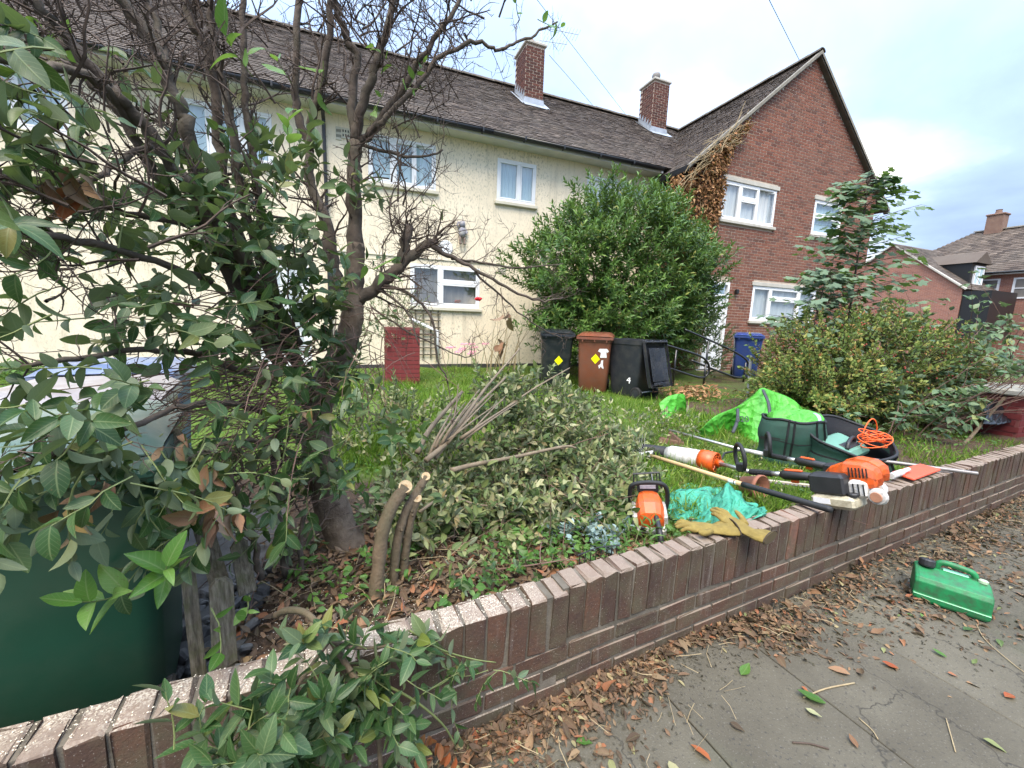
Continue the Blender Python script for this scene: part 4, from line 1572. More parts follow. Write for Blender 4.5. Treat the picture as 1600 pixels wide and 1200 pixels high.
m = MB(); m.tube([(ax0 - .1, ay0 - .2, aze - .1), (ax0 - .1, aym, azr), (ax0 - .1, ay1 + .2, aze - .1)], .07, 5); m.build('verge', m_stone, fh)
# wing with the hipped roof
bx, be = 41.0, 37.2
bz, bez = 8.6, 5.45
uv_quad('wing_wall', [(be + .35, 19.5, 0), (be + .35, 4.0, 0), (be + .35, 4.0, bez + .05), (be + .35, 19.5, bez + .05)], m_fbrick, fh)
m = MB()
m.quad((be, 2, bez - .03), (be, 19.5, bez - .03), (bx, 15.7, bz - .03), (bx, 2, bz - .03))
m.add([(be, 19.5, bez - .03), (bx + 3.8, 19.5, bez - .03), (bx, 15.7, bz - .03)], [(0, 1, 2)])
m.quad((bx, 2, bz - .03), (bx, 15.7, bz - .03), (bx + 3.8, 19.5, bez), (bx + 3.8, 2, bez))
m.build('wing_roof_deck', m_ridge, fh)
wsl = Vector((bx - be, 0, bz - bez)); wn_ = wsl.length; wsl.normalize()
tile_roof(fh, (be - .1, 19.5, bez - .08), (0, -1, 0), wsl, 17.0, wn_ + .1, gauge=.2, width=.33, lift=.03, skip=lambda x, r: x < r * wsl.x * 1.0 - .1)
ridge_tiles(fh, (bx, 15.7, bz), (bx, 3, bz), r=.14, step=.45)
m = MB(); m.tube([(be - .12, 19.4, bez - .1), (be - .12, 3, bez - .1)], .06, 6); m.build('gutter', m_black, fh)
m = MB(); m.bx(be - .06, be + .36, 3, 19.4, bez - .22, bez - .17); m.build('soffit', m_soffit, fh)


def far_window(parent, X, y0, y1, z0, z1, bars=1):
    m = MB()
    for (a, b, c, d) in ((y0, y1, z1 - .09, z1), (y0, y1, z0, z0 + .09), (y0, y0 + .1, z0 + .09, z1 - .09), (y1 - .1, y1, z0 + .09, z1 - .09)):
        m.bx(X - .06, X + .02, a, b, c, d)
    for k in range(bars):
        yy = y0 + (y1 - y0) * (k + 1) / (bars + 1)
        m.bx(X - .05, X + .02, yy - .04, yy + .04, z0 + .09, z1 - .09)
    m.bx(X - .05, X + .019, y0 + .1, y1 - .1, (z0 + z1) / 2 - .03, (z0 + z1) / 2 + .03)
    w = m.build('window', m_white, parent)
    m = MB(); m.bx(X - .01, X + .01, y0 + .1, y1 - .1, z0 + .09, z1 - .09); m.build('pane', m_drape, w)


far_window(fh, be + .34, 12.75, 13.75, 3.75, 5.0, 0)
far_window(fh, be + .34, 11.2, 12.2, 3.75, 5.0, 0)
far_window(fh, be + .34, 8.8, 10.0, 3.75, 5.0, 1)
# chimney on the ridge
m = MB(); m.bx(bx - .35, bx + .35, 14.3, 15.1, bz - .4, bz + .95); m.box((bx, 14.7, bz + 1.0), (.82, .92, .12), bev=.03); m.lathe([(.16, 0), (.18, .05), (.15, .25), (.17, .29)], 12, (bx, 14.7, bz + 1.05))
m.build('chimney', pm('far_chimney_brick', (.22, .14, .10), (.17, .10, .075), 4, .9, world_co=True), fh)
# dormer: tiled little roof, black cheek, white window facing the street
dxa, dxb, dya, dyb = 35.0, 36.7, 13.2, 16.0
m = MB(); m.bx(dxa, dxb, dya, dyb, 4.3, 5.85); m.build('dormer_cheek', m_black, fh)
m = MB()
m.add([(dxa - .15, dya - .2, 5.8), (dxb + .15, dya - .2, 5.8), ((dxa + dxb) / 2, dya - .2, 6.5), (dxa - .15, dyb, 5.8), (dxb + .15, dyb, 5.8), ((dxa + dxb) / 2, dyb, 6.5)], [(0, 1, 2), (0, 2, 5, 3), (1, 4, 5, 2), (3, 5, 4)])
m.build('dormer_roof', m_tile, fh)
m = MB()
for (a, b, c, d) in ((dxa + .3, dxb - .3, 5.55, 5.65), (dxa + .3, dxb - .3, 4.5, 4.6), (dxa + .3, dxa + .4, 4.6, 5.55), (dxb - .4, dxb - .3, 4.6, 5.55), (35.8, 35.9, 4.6, 5.55)):
    m.bx(a, b, dya - .08, dya - .001, c, d)
dw = m.build('window', m_white, fh)
m = MB(); m.bx(dxa + .4, dxb - .4, dya - .03, dya - .002, 4.6, 5.55); m.build('pane', m_sky_blind, dw)
m = MB(); m.bx(33.5, 36.5, 11.6, 12.78, 1.2, 4.0); m.build('boarded_porch', m_black, fh)


# ================================================================== tools and bags on the grass and the wall
m_orange = pm('orange_casing', (.66, .10, .010), (.56, .08, .008), 20, .4, .08, 160, dirt=(.16, .06, .025), dirt_amt=.75, dirt_scale=32)
m_casing = pm('pale_grey_casing', (.62, .61, .58), (.5, .49, .46), 9, .5, .1, 90, dirt=(.14, .12, .09), dirt_scale=36, dirt_amt=.8)
m_tank = pm('cream_fuel_tank', (.52, .48, .36), (.40, .36, .25), 9, .5, dirt=(.13, .10, .05), dirt_scale=34, dirt_amt=.8)
m_blk = pm('black_tool_plastic', (.014, .014, .015), (.024, .024, .025), 12, .5, .15, 120)
m_rub = pm('rubber_grip', (.011, .012, .013), None, 12, .65, .3, 300)
m_alu = pm('aluminium_tube', (.42, .42, .41), (.52, .51, .49), 7, .38, metal=.75, dirt=(.2, .18, .14), dirt_amt=.4)
m_steel = pm('dull_steel', (.18, .165, .155), (.28, .26, .24), 9, .45, metal=.7)
m_pale = pm('white_tube_plastic', (.62, .62, .60), (.52, .52, .49), 8, .45, dirt=(.2, .17, .12), dirt_scale=30, dirt_amt=.75)
m_paper = pm('paper_label', (.75, .75, .74), (.6, .6, .62), 40, .6)

# ---- chainsaw: rear towards us, bar pushed into the brush
cs = empty('chainsaw', (1.475, 1.60, .335), 'orange and white chainsaw with black wrap handle on the ground behind the wall', 'chainsaw', rz=R(-36))
cs.rotation_euler = (R(14), R(-8), R(-36))
cs.scale = (.86, .86, .86)
m = MB()
rings = []
for y, w, z0, z1, sk in ((-.10, .10, .06, .12, 0), (-.085, .15, .045, .155, 0), (-.02, .165, .04, .185, 0), (.05, .155, .045, .195, 0), (.10, .13, .05, .185, 0), (.115, .10, .07, .16, 0)):
    rings.append([(x * w / 2, y, z) for x, z in ((-.85, z0), (.85, z0), (1, z0 + .015), (1, z1 - .05), (.78, z1 - .012), (.4, z1), (-.4, z1), (-.78, z1 - .012), (-1, z1 - .05), (-1, z0 + .015))])
m.loft(rings); m.build('engine_cover', m_orange, cs)
m = MB()
m.box((0, .0, .03), (.17, .23, .065), bev=.018); m.box((-.092, .0, .085), (.03, .18, .11), bev=.012); m.box((.086, .02, .07), (.03, .15, .075), bev=.01)
m.build('casing', m_casing, cs)
for k in range(5):
    m = MB(); m.box((-.108, -.055 + k * .026, .09), (.004, .011, .055)); m.build('cooling_slot', m_blk, cs)
m = MB(); m.tube(spline([(-.095, .09, .03), (-.112, .085, .10), (-.108, .08, .20), (-.085, .075, .245), (0, .072, .262), (.085, .072, .25), (.112, .075, .20), (.114, .08, .12), (.10, .08, .05)], 5), .0135, 9); m.build('wrap_handle', m_rub, cs, smooth=True)
m = MB(); m.tube(spline([(.035, -.09, .03), (.04, -.16, .015), (.04, -.22, .02), (.04, -.245, .06), (.04, -.22, .105), (.035, -.15, .125), (.03, -.085, .13)], 5), .016, 8); m.build('rear_handle', m_blk, cs, smooth=True)
m = MB(); m.box((.04, -.17, .095), (.014, .06, .03), bev=.006); m.build('trigger', m_orange, cs)
m = MB(); m.tube([(-.085, .125, .18), (-.08, .145, .275), (.075, .145, .285), (.085, .125, .18)], .007, 6); m.tube([(-.06, .146, .28), (-.06, .135, .20), (.06, .135, .20), (.06, .146, .28)], .004, 5); m.build('hand_guard', m_blk, cs)
m = MB(); m.box((0, .10, .205), (.13, .012, .06), rot=(R(-20), 0, 0), bev=.006); m.build('label_plate', m_blk, cs)
m = MB(); m.box((0, .091, .215), (.095, .003, .022), rot=(R(-20), 0, 0)); m.build('label', m_paper, cs)
m = MB(); m.loft([[(.045, y, .06 + z) for y, z in ((.1, -.03), (.42, -.028), (.46, -.012), (.47, .0), (.46, .018), (.42, .034), (.1, .034))], [(.05, y, .06 + z) for y, z in ((.1, -.03), (.42, -.028), (.46, -.012), (.47, .0), (.46, .018), (.42, .034), (.1, .034))]]); m.build('guide_bar', m_steel, cs)
for k in range(2):
    m = MB(); m.lathe([(.0, 0), (.017, 0), (.019, .008), (.017, .014), (0, .014)], 12, (-.05 + k * .09, -.105, .055), (R(90), 0, 0)); m.build('filler_cap', m_blk, cs)

# ---- spring-tine rake lying across the wall
ra = empty('leaf_rake', (0, 0, 0), 'leaf rake with pale wooden handle and black grip lying across the garden wall', 'rake')
A = atz(1014, 711, .40); B = atz(1161, 757, .455); C = atz(1300, 797, .50)
m = MB(); m.tube([A, (A + B) / 2, B], .0145, 10); m.build('handle', pm('ash_wood', (.52, .36, .18), (.44, .29, .14), 9, .6, .1, 60), ra, smooth=True)
d = (C - B).normalized()
m = MB(); m.tube([B - d * .005, B + d * .03, C - d * .02, C], [.0165, .017, .018, .015], 12); m.build('grip', m_rub, ra, smooth=True)
m = MB(); m.tube([B - d * .09, B - d * .04], .0152, 10); m.build('label', m_paper, ra)
m = MB(); m.tube([B - d * .055, B - d * .049], .0156, 10); m.build('label_mark', m_blk, ra)
hd = (A - B).normalized()
side = hd.cross(Vector((0, 0, 1))).normalized()
upv = side.cross(hd)
m = MB(); m.loft([[A + side * (s_ * w) + upv * h - hd * .03 + hd * q for s_, h in ((-1, -.008), (1, -.008), (1, .008), (-1, .008))] for w, q in ((.012, 0), (.02, .03), (.085, .07), (.105, .085), (.105, .095))]); m.build('head', m_pale, ra)
for k in range(13):
    t = (k - 6) / 6
    p = A + side * (t * .10) + hd * .06
    m = MB(); m.tube(spline([p, p + hd * .10 + side * (t * .035), p + hd * .16 + side * (t * .075) + upv * .05, p + hd * .17 + side * (t * .10) + upv * .11], 3), .0018, 4); m.build('tine', m_alu, ra)

# ---- blower attachment on its tube, with loop handle and powerhead (combi tool 1)


def tube_tool(t, a, b, r0, mat, name):
    m = MB(); m.tube([a, (a + b) / 2, b], r0, 10); return m.build(name, mat, t, smooth=True)


def loop_handle(t, p, d, size=.092):
    """black bow handle standing on the shaft"""
    side = d.cross(Vector((0, 0, 1))).normalized(); up = side.cross(d)
    w_ = (d * .80 + side * .6).normalized()
    pts = []
    for a in np.linspace(-2.5, 2.5, 13):
        pts.append(p + w_ * (math.sin(a) * size * .82) + up * (size * .86 + math.cos(a) * size))
    m = MB(); m.tube(spline(pts, 3), .0135, 9); m.build('loop_handle', m_rub, t, smooth=True)
    m = MB(); m.box(p + up * .015, (.05, .05, .06), rot=d.to_track_quat('X', 'Z').to_matrix(), bev=.008); m.build('handle_clamp', m_blk, t)


def shaft_grip(t, a, b):
    d = (b - a).normalized(); L = (b - a).length
    m = MB()
    m.tube([a, a + d * L * .3], .019, 10)
    for k in range(6):
        m.tube([a + d * (L * .04 + k * L * .04), a + d * (L * .055 + k * L * .04)], .021, 10)
    m.build('ribbed_grip', m_rub, t, smooth=False)
    m = MB(); m.tube([a + d * L * .42, a + d * L * .47, a + d * L * .62, a + d * L * .97], [.021, .031, .027, .021], 10); m.build('control_handle', m_blk, t, smooth=True)
    q = d.to_track_quat('X', 'Z').to_matrix()
    m = MB(); m.box(a + d * L * .56 + Vector((0, 0, .030)), (.10, .022, .016), rot=q, bev=.006); m.build('throttle_lock', m_orange, t)
    m = MB(); m.box(a + d * L * .60 - Vector((0, 0, .034)), (.045, .014, .026), rot=q, bev=.005); m.build('trigger', m_orange, t)
    m = MB(); m.tube([a + d * L * .30, a + d * L * .42], .0155, 10); m.build('tube', m_alu, t, smooth=True)


def powerhead(t, p, d, s=1.0):
    """engine: orange cover, black air filter box, cream tank below, pale recoil housing behind. p = where the shaft enters, d = shaft direction"""
    q = d.to_track_quat('X', 'Z').to_matrix()
    side = q @ Vector((0, -1, 0)); up = q @ Vector((0, 0, 1))
    W = lambda x, y, z: p + d * (x * s) + side * (y * s) + up * (z * s)
    qs = q
    m = MB()
    rings = []
    for x, w, z0, z1 in ((.0, .05, -.02, .045), (.03, .09, -.03, .075), (.10, .12, -.03, .105), (.18, .125, -.03, .10), (.225, .10, -.02, .075), (.235, .07, 0, .05)):
        rings.append([W(x, yy * w / 2, zz) for yy, zz in ((-.9, z0), (.9, z0), (1, z0 + .02), (1, z1 - .05), (.75, z1 - .01), (.35, z1), (-.35, z1), (-.75, z1 - .01), (-1, z1 - .05), (-1, z0 + .02))])
    m.loft(rings); m.build('engine_cover', m_orange, t)
    for k in range(6):
        m = MB(); m.box(W(.13 + k * .015, .0635, .055), (.006 * s, .003 * s, .05 * s), rot=qs); m.build('cooling_slot', m_blk, t)
    m = MB(); m.box(W(.045, .085, -.01), (.165 * s, .10 * s, .115 * s), rot=qs, bev=.016 * s); m.build('air_filter', m_blk, t)
    m = MB(); m.box(W(.065, .065, -.098), (.20 * s, .15 * s, .07 * s), rot=qs, bev=.018 * s); m.build('fuel_tank', m_tank, t)
    m = MB(); m.box(W(.02, .141, -.095), (.08 * s, .002 * s, .03 * s), rot=qs); m.build('tank_label', m_paper, t)
    m = MB(); m.lathe([(.0, 0), (.022 * s, 0), (.024 * s, .012 * s), (.02 * s, .018 * s), (0, .018 * s)], 14, W(.15, .10, -.064), qs); m.build('filler_cap', m_blk, t)
    m = MB(); m.box(W(.155, .03, -.03), (.09 * s, .10 * s, .10 * s), rot=qs, bev=.02 * s); m.build('crankcase', m_casing, t)
    for k in range(4):
        m = MB(); m.box(W(.125 + k * .022, .082, -.03), (.005 * s, .004 * s, .06 * s), rot=qs); m.build('cooling_fin', m_blk, t)
    m = MB(); m.lathe([(0, -.015 * s), (.036 * s, -.015 * s), (.042 * s, .0), (.036 * s, .02 * s), (0, .025 * s)], 18, W(.235, .05, -.06), (Matrix.Rotation(0, 3, 'Z') @ (side).to_track_quat('Z', 'Y').to_matrix())); m.build('recoil_cover', m_casing, t)
    m = MB(); m.lathe([(0, 0), (.026 * s, 0), (.024 * s, .006 * s), (0, .006 * s)], 16, W(.235, .076, -.06), side.to_track_quat('Z', 'Y').to_matrix()); m.build('recoil_disc', pm('rusty_disc', (.42, .2, .12), (.35, .17, .1), 30, .6), t)


c1_ = empty('blower_tool', (0, 0, 0), 'petrol blower tool with white air tube, orange grille and powerhead resting on the wall', 'power tool')
q0, q1, q2, q3 = atz(992, 698, .36), atz(1042, 708, .385), atz(1096, 718, .41), atz(1120, 723, .42)
m = MB(); m.tube([q0, q0 + (q1 - q0) * .3, q1], [.030, .038, .050], 14, cap=False); m.build('nozzle', m_rub, c1_, smooth=True, solid=.004)
m = MB(); m.tube([q1, q1 + (q2 - q1) * .12, q1 + (q2 - q1) * .13, q2], [.050, .062, .066, .070], 18); m.build('air_tube', m_pale, c1_, smooth=True)
d = (q3 - q2).normalized()
for k in range(5):
    pp = q1 + (q2 - q1) * (.2 + k * .18)
    m = MB(); m.box(pp + Vector((.02, -.062, -.02)), (.012, .012, .014), bev=.003); m.build('clip', m_pale, c1_)
m = MB(); m.tube([q2 - d * .002, q2 + d * .035, q3], [.0735, .0745, .070], 20, cap=False); m.build('grille_ring', m_orange, c1_, smooth=True, solid=.006)
m = MB()
sd_ = d.cross(Vector((0, 0, 1))).normalized(); ud = sd_.cross(d)
m.tube([q2 + d * .01, q2 + d * .012], .066, 20); m.build('grille_back', m_blk, c1_)
for k in range(3):
    rr = .066 - k * .018
    m = MB(); m.tube([q3 + (sd_ * math.cos(a) + ud * math.sin(a)) * rr - d * .004 for a in np.linspace(0, 2 * PI, 21)], .003, 5); m.build('grille_hoop', m_orange, c1_)
for k in range(8):
    a = k * PI / 4
    m = MB(); m.tube([q3 - d * .004, q3 + (sd_ * math.cos(a) + ud * math.sin(a)) * .068 - d * .004], .003, 5); m.build('grille_spoke', m_orange, c1_)
m = MB(); m.lathe([(.026, -.01), (.026, .03), (.02, .045)], 14, q3, d.to_track_quat('Z', 'Y').to_matrix()); m.build('hub', m_orange, c1_, smooth=True)
q4, q5, q6 = atz(1150, 731, .45), atz(1172, 737, .465), atz(1300, 748, .585)
tube_tool(c1_, q3, q5, .0135, m_alu, 'drive_tube')
d = (q6 - q5).normalized()
loop_handle(c1_, q4 + (q5 - q4) * .4, d)
shaft_grip(c1_, q5, q6)
powerhead(c1_, q6 - d * .02, d)

c2_ = empty('hedge_trimmer_tool', (0, 0, 0), 'petrol pole tool with grey shaft, loop handle and orange powerhead behind the blower', 'power tool')
r0, r1, r2, r3, r4 = atz(1046, 672, .33), atz(1160, 703, .40), atz(1172, 705, .41), atz(1200, 711, .43), atz(1318, 734, .52)
tube_tool(c2_, r0, r1, .0125, m_alu, 'drive_tube')
tube_tool(c2_, r1, r3, .018, m_pale, 'coupling')
d = (r4 - r3).normalized()
loop_handle(c2_, r3 + d * .0, d)
shaft_grip(c2_, r3, r4)
powerhead(c2_, r4, d)
hdg = atz(1150, 734, .40)
hb = atz(1300, 768, .44)
m = MB(); m.tube([r1, atz(1132, 708, .40), atz(1118, 735, .36)], .008, 6); m.build('stay', m_blk, c2_)
# the cutter bar lies on the grass under the blower shaft
hc = empty('hedge_cutter_blade', (0, 0, 0), 'pale hedge cutter blade lying on the grass beneath the black shafts', 'blade')
a_, b__ = atz(1148, 745, .37), atz(1300, 762, .41)
d = (b__ - a_).normalized(); q = d.to_track_quat('X', 'Z').to_matrix()
m = MB(); m.box((a_ + b__) / 2, ((b__ - a_).length, .022, .012), rot=q, bev=.003); m.build('bar', pm('worn_bar', (.42, .37, .28), (.3, .26, .2), 12, .6), hc)
for k in range(24):
    p = a_ + (b__ - a_) * ((k + .5) / 24)
    m = MB(); m.box(p + q @ Vector((0, -.018, -.004)), (.014, .03, .003), rot=q); m.build('tooth', m_steel, hc)

# ---- powerhead outlets, red guard plate and steel bar at the far end
p = atz(1392, 744, .5)
m = MB(); m.tube([p, p + Vector((.16, .02, .0))], .02, 10); m.tube([p + Vector((.14, .017, 0)), p + Vector((.27, .033, .004))], .014, 10)
tag(m.build('exhaust_tube', m_pale), 'short white tube end beside the red plate on the wall', 'tube')
q = [atz(1392, 740, .47), atz(1428, 752, .47), atz(1470, 736, .475), atz(1436, 727, .475)]
m = MB(); m.loft([[v - Vector((0, 0, .0)) for v in q], [v + Vector((0, 0, .016)) for v in q]])
rp = m.build('plastic_plate', pm('red_orange_plastic', (.75, .09, .035), (.62, .07, .03), 5, .45, .2, 90)); tag(rp, 'flat bright red plastic plate lying on the wall top', 'plate')
md = rp.modifiers.new('bev', 'BEVEL'); md.width = .008; md.segments = 2
a_, b__ = atz(1345, 716, .478), atz(1527, 740, .478)
m = MB(); m.tube([a_, b__], .013, 12, cap=True); tag(m.build('steel_bar', m_steel, smooth=False), 'dull steel tube laid over the far end of the garden wall', 'tube')

# ---- round garden bags


def garden_bag(label, c, r, h, tilt, rz, squash=.85, seed=1):
    t = empty('garden_bag', (c[0], c[1], gz(c[0], c[1])), label, 'bag', 'round green garden bags', rz)
    rs = random.Random(seed)
    mg = pm('bag_canvas_%d' % seed, (.014, .062, .042), (.010, .045, .032), 6, .75, .4, 40, dirt=(.05, .06, .045), dirt_amt=.4)
    n = 36

    def ring(k, rad, z, tl):
        return [(rad * math.cos(2 * PI * j / n) * (1 + .02 * math.sin(3 * 2 * PI * j / n + k)), rad * squash * math.sin(2 * PI * j / n), z + tl * math.sin(2 * PI * j / n) + .008 * math.sin(5 * 2 * PI * j / n + k * 2)) for j in range(n)]
    rows = 7
    rings = [ring(k, r * (1 + .05 * math.sin(k * 1.3 + seed)), h * k / rows, tilt * (k / rows) ** 1.5) for k in range(rows + 1)]
    m = MB(); m.loft(rings, cap=False); m.build('side', mg, t, smooth=True, solid=.006)
    m = MB(); m.loft([[(x * .985, y * .985, z - .002) for x, y, z in rg] for rg in rings], cap=False); m.add([(x * .98, y * .98, .012) for x, y, z in ring(0, r, 0, 0)], [tuple(range(n))]); m.build('lining', pm('bag_lining_%d' % seed, (.008, .01, .014), None, 6, .6, .3, 50), t, smooth=True)
    m = MB(); top = [Vector(p) for p in rings[-1]]; m.tube(top + [top[0], top[1]], .011, 7, cap=False); m.build('top_binding', m_rub, t, smooth=True)
    m = MB(); mid = [Vector(p) * 1.012 for p in rings[4]]
    m.loft([[p + Vector((0, 0, -.012)) for p in mid], [p + Vector((0, 0, .012)) for p in mid]], cap=False); m.build('webbing', m_rub, t)
    for a0 in (-2.05, -1.15):
        for da in (-.11, .11):
            j = int(((a0 + da) % (2 * PI)) / (2 * PI) * n)
            m = MB()
            pts = [Vector(rings[k][j]) * 1.02 for k in range(2, rows + 1)]
            m.tube(pts, .016, 4, flat=.3); m.build('strap', m_rub, t)
    return t


g1 = garden_bag('dark green round garden bag stuffed with a lime green sack', (3.40, 2.16), .24, .38, -.01, R(-20), seed=2)
g2 = garden_bag('squashed open garden bag holding a green case and orange cord', (3.62, 1.86), .30, .30, .10, R(-14), seed=5)

# ---- what lies in the open bag
cz = gz(3.62, 1.86)
tc = empty('tool_case', (3.60, 1.90, cz + .20), 'flat pale green tool case with dark handle inside the open garden bag', 'case')
tc.rotation_euler = (R(16), R(-4), R(8))
m_case = pm('sage_green_case', (.12, .27, .20), (.10, .22, .165), 5, .55, .1, 60)
m = MB(); m.box((0, 0, 0), (.40, .26, .09), bev=.03); m.build('shell', m_case, tc)
m = MB(); m.tube(spline([(-.09, -.07, .045), (-.06, -.05, .085), (.02, -.03, .095), (.10, -.02, .085), (.13, -.03, .045)], 4), .014, 8); m.build('handle', m_blk, tc, smooth=True)
m = MB(); m.box((.02, -.04, .046), (.20, .07, .01), bev=.004); m.build('handle_recess', m_blk, tc)
m = MB()
rs = random.Random(4)
pts = []
c0 = Vector((3.80, 1.78, cz + .29))
for k in range(90):
    a = k * .62
    rr = .085 + .035 * math.sin(k * .37)
    pts.append(c0 + Vector((math.cos(a) * rr * 1.15, math.sin(a) * rr * .8, .035 * math.sin(k * .5) + .03 * math.sin(a * .5) + .0)))
for k in range(10):
    a = k / 9 * PI
    pts.append(c0 + Vector((.10 - .05 * k / 9, 0, .02)) + Vector((-.14 * (1 - math.cos(a)) * .5, .04, .13 * math.sin(a))))
m.tube(spline(pts, 3), .0042, 5)
tag(m.build('cord_coil', pm('orange_cord', (.85, .13, .02), None, 9, .5), smooth=True), 'tangled coil of bright orange cord on the open garden bag', 'cord')

# ---- crumpled sheets: a ridge line falling to a hem on the ground


def crumple(name, ridge, hems, mat, label, cat, nu=46, nv=14, amp=.012, seed=3, parent=None):
    rs = np.random.default_rng(seed)
    t = parent or empty(name, (0, 0, 0), label, cat)
    ph = rs.uniform(0, 6.28, (8, 2)); fq = rs.uniform(3, 16, (8, 2))

    def resample(line, k):
        q = spline(line, 12)
        L = [0]
        for a, b in zip(q, q[1:]): L.append(L[-1] + (b - a).length)
        out = []
        for i in range(k + 1):
            s_ = L[-1] * i / k
            j = min(len(q) - 2, max(0, int(np.searchsorted(L, s_)) - 1))
            f = (s_ - L[j]) / max(1e-6, L[j + 1] - L[j])
            out.append(q[j].lerp(q[j + 1], f))
        return out
    rr = resample(ridge, nu)
    for hi, hem in enumerate(hems):
        hh = resample(hem, nu)
        m = MB()

        def fn(i, j):
            k = int(round(i * nu))
            p = rr[k].lerp(hh[k], j)
            sag = math.sin(PI * j)
            w = sum(math.sin(fq[q, 0] * i * 2.4 + ph[q, 0] + hi) * math.sin(fq[q, 1] * j * .5 + ph[q, 1] + 2.2 * i * (q % 3)) / (1 + .15 * q) for q in range(8))
            fold = abs(math.sin(9 * i + 2 * math.sin(4 * i + seed) + j * 1.2)) - .5
            return p + Vector((.3 * w, -.5 * w, .8 * w)) * amp * (.3 + sag) + Vector((0, 0, fold * amp * 1.6 * sag - .02 * sag))
        m.grid(fn, nu, nv)
        m.build('sheet', mat, t, smooth=True, solid=.0025)
    return t


def creased(m_, scale, dist):
    nt = m_.node_tree
    b = nt.nodes['Principled BSDF']
    co = N(nt, 'ShaderNodeNewGeometry').outputs['Position']
    wv = N(nt, 'ShaderNodeVectorMath', {0: co, 1: N(nt, 'ShaderNodeVectorMath', {0: noise(nt, co, scale * .5, 3, .5, 'Color'), 'Scale': .12}, operation='SCALE').outputs[0]}, operation='ADD').outputs[0]
    v = N(nt, 'ShaderNodeTexVoronoi', {'Scale': scale, 'Vector': wv}, feature='F1').outputs['Distance']
    bump(nt, v, b, .9, dist)
    return m_


m_lime = pm('lime_woven_plastic', (.060, .33, .026), (.082, .40, .038), 9, .55, .4, 160, dirt=(.07, .22, .03), dirt_scale=14, dirt_amt=.6, world_co=True)
creased(m_lime, 13, .03)
m_strapg = pm('dark_webbing', (.035, .04, .045), None, 9, .7)
P3 = atz


def PL(px, py, Y): return aty(px, py, Y)


lb = crumple('builders_bag', [PL(1094, 672, 2.95), PL(1118, 650, 3.0), PL(1150, 636, 3.0), PL(1176, 618, 2.98), PL(1190, 607, 2.95), PL(1215, 614, 2.95), PL(1245, 630, 2.85), PL(1278, 662, 2.75)],
             [[atz(1094, 684, .25), atz(1120, 682, .25), atz(1146, 676, .26), atz(1172, 690, .26), atz(1196, 696, .26), atz(1220, 694, .27), atz(1250, 690, .27), atz(1280, 684, .28)],
              [PL(1096, 668, 3.2), PL(1120, 655, 3.5), PL(1150, 645, 3.6), PL(1180, 635, 3.6), PL(1195, 632, 3.6), PL(1220, 634, 3.5), PL(1250, 640, 3.4), PL(1278, 660, 3.1)]],
             m_lime, 'crumpled lime green builders bag with dark straps spread on the grass', 'bag', seed=4, amp=.02)
for pa, pb in (((1150, 640, 2.86), (1142, 677, 2.66)), ((1189, 610, 2.9), (1200, 655, 2.62))):
    a_, b__ = PL(*pa), PL(*pb)
    mid = (a_ + b__) / 2 + Vector((-.01, -.05, .02))
    m = MB(); m.tube(spline([a_ + Vector((0, -.02, .012)), mid, b__ + Vector((0, -.02, .01))], 6), .017, 5, flat=.35); m.build('strap', m_strapg, lb, smooth=True)
pt = PL(1160, 655, 2.72)
text_mesh('print', '620', .085, m_strapg, lb, Matrix.Translation(pt + (Vector(EYE) - pt).normalized() * .075) @ Matrix.Rotation(R(-24), 4, 'Z') @ Matrix.Rotation(R(62), 4, 'X'))
crumple('green_sack', [PL(1030, 630, 3.9), PL(1045, 619, 3.9), PL(1068, 616, 3.9), PL(1072, 632, 3.9)], [[atz(1034, 654, .26), atz(1044, 656, .26), atz(1062, 648, .26), atz(1074, 646, .26)]], m_lime, 'scrap of lime green sack showing behind the cuttings', 'sack', nu=20, nv=8, seed=8, amp=.008)
# sack bulging out of the first bag
bz_ = gz(3.40, 2.16)
m = MB()
m.grid(lambda i, j: (3.42 + math.cos(i * 2 * PI) * .225 * math.sin(j * PI / 2) * (1 + .08 * math.sin(7 * i * 2 * PI)), 2.16 + math.sin(i * 2 * PI) * .185 * math.sin(j * PI / 2), bz_ + .355 + .085 * math.cos(j * PI / 2) ** .8 + .022 * math.sin(i * 37 + j * 9) * math.sin(j * PI)), 40, 10)
sk = m.build('lime_sack', m_lime, None, smooth=True, solid=.003)
tag(sk, 'lime green sack with a pale stripe bulging out of the garden bag', 'sack')
m = MB(); m.tube(spline([(3.43, 1.98, bz_ + .375), (3.49, 2.03, bz_ + .425), (3.56, 2.12, bz_ + .42), (3.62, 2.20, bz_ + .37)], 6), .017, 5, flat=.4)
m.build('stripe', pm('grey_blue_stripe', (.4, .42, .55), (.3, .34, .5), 20, .6), sk, smooth=True)

m_teal = pm('teal_sacking', (.034, .25, .16), (.045, .32, .205), 12, .65, .5, 160, dirt=(.05, .16, .10), dirt_scale=22, dirt_amt=.6, world_co=True)
creased(m_teal, 22, .02)
crumple('teal_sack', [atz(1042, 772, .37), atz(1075, 764, .40), atz(1105, 768, .40), atz(1122, 772, .43), atz(1137, 754, .50), atz(1150, 770, .45), atz(1172, 788, .42), atz(1194, 800, .46)],
        [[atz(1040, 800, .33), atz(1062, 818, .34), atz(1095, 822, .36), atz(1118, 818, .42), atz(1136, 816, .44), atz(1155, 813, .45), atz(1172, 812, .46), atz(1195, 806, .462)],
         [atz(1046, 764, .33), atz(1076, 756, .33), atz(1104, 760, .34), atz(1120, 762, .34), atz(1138, 766, .34), atz(1154, 776, .34), atz(1174, 790, .36), atz(1196, 799, .44)]],
        m_teal, 'crumpled teal green sack draped over the back edge of the wall', 'sack', seed=11, amp=.017)

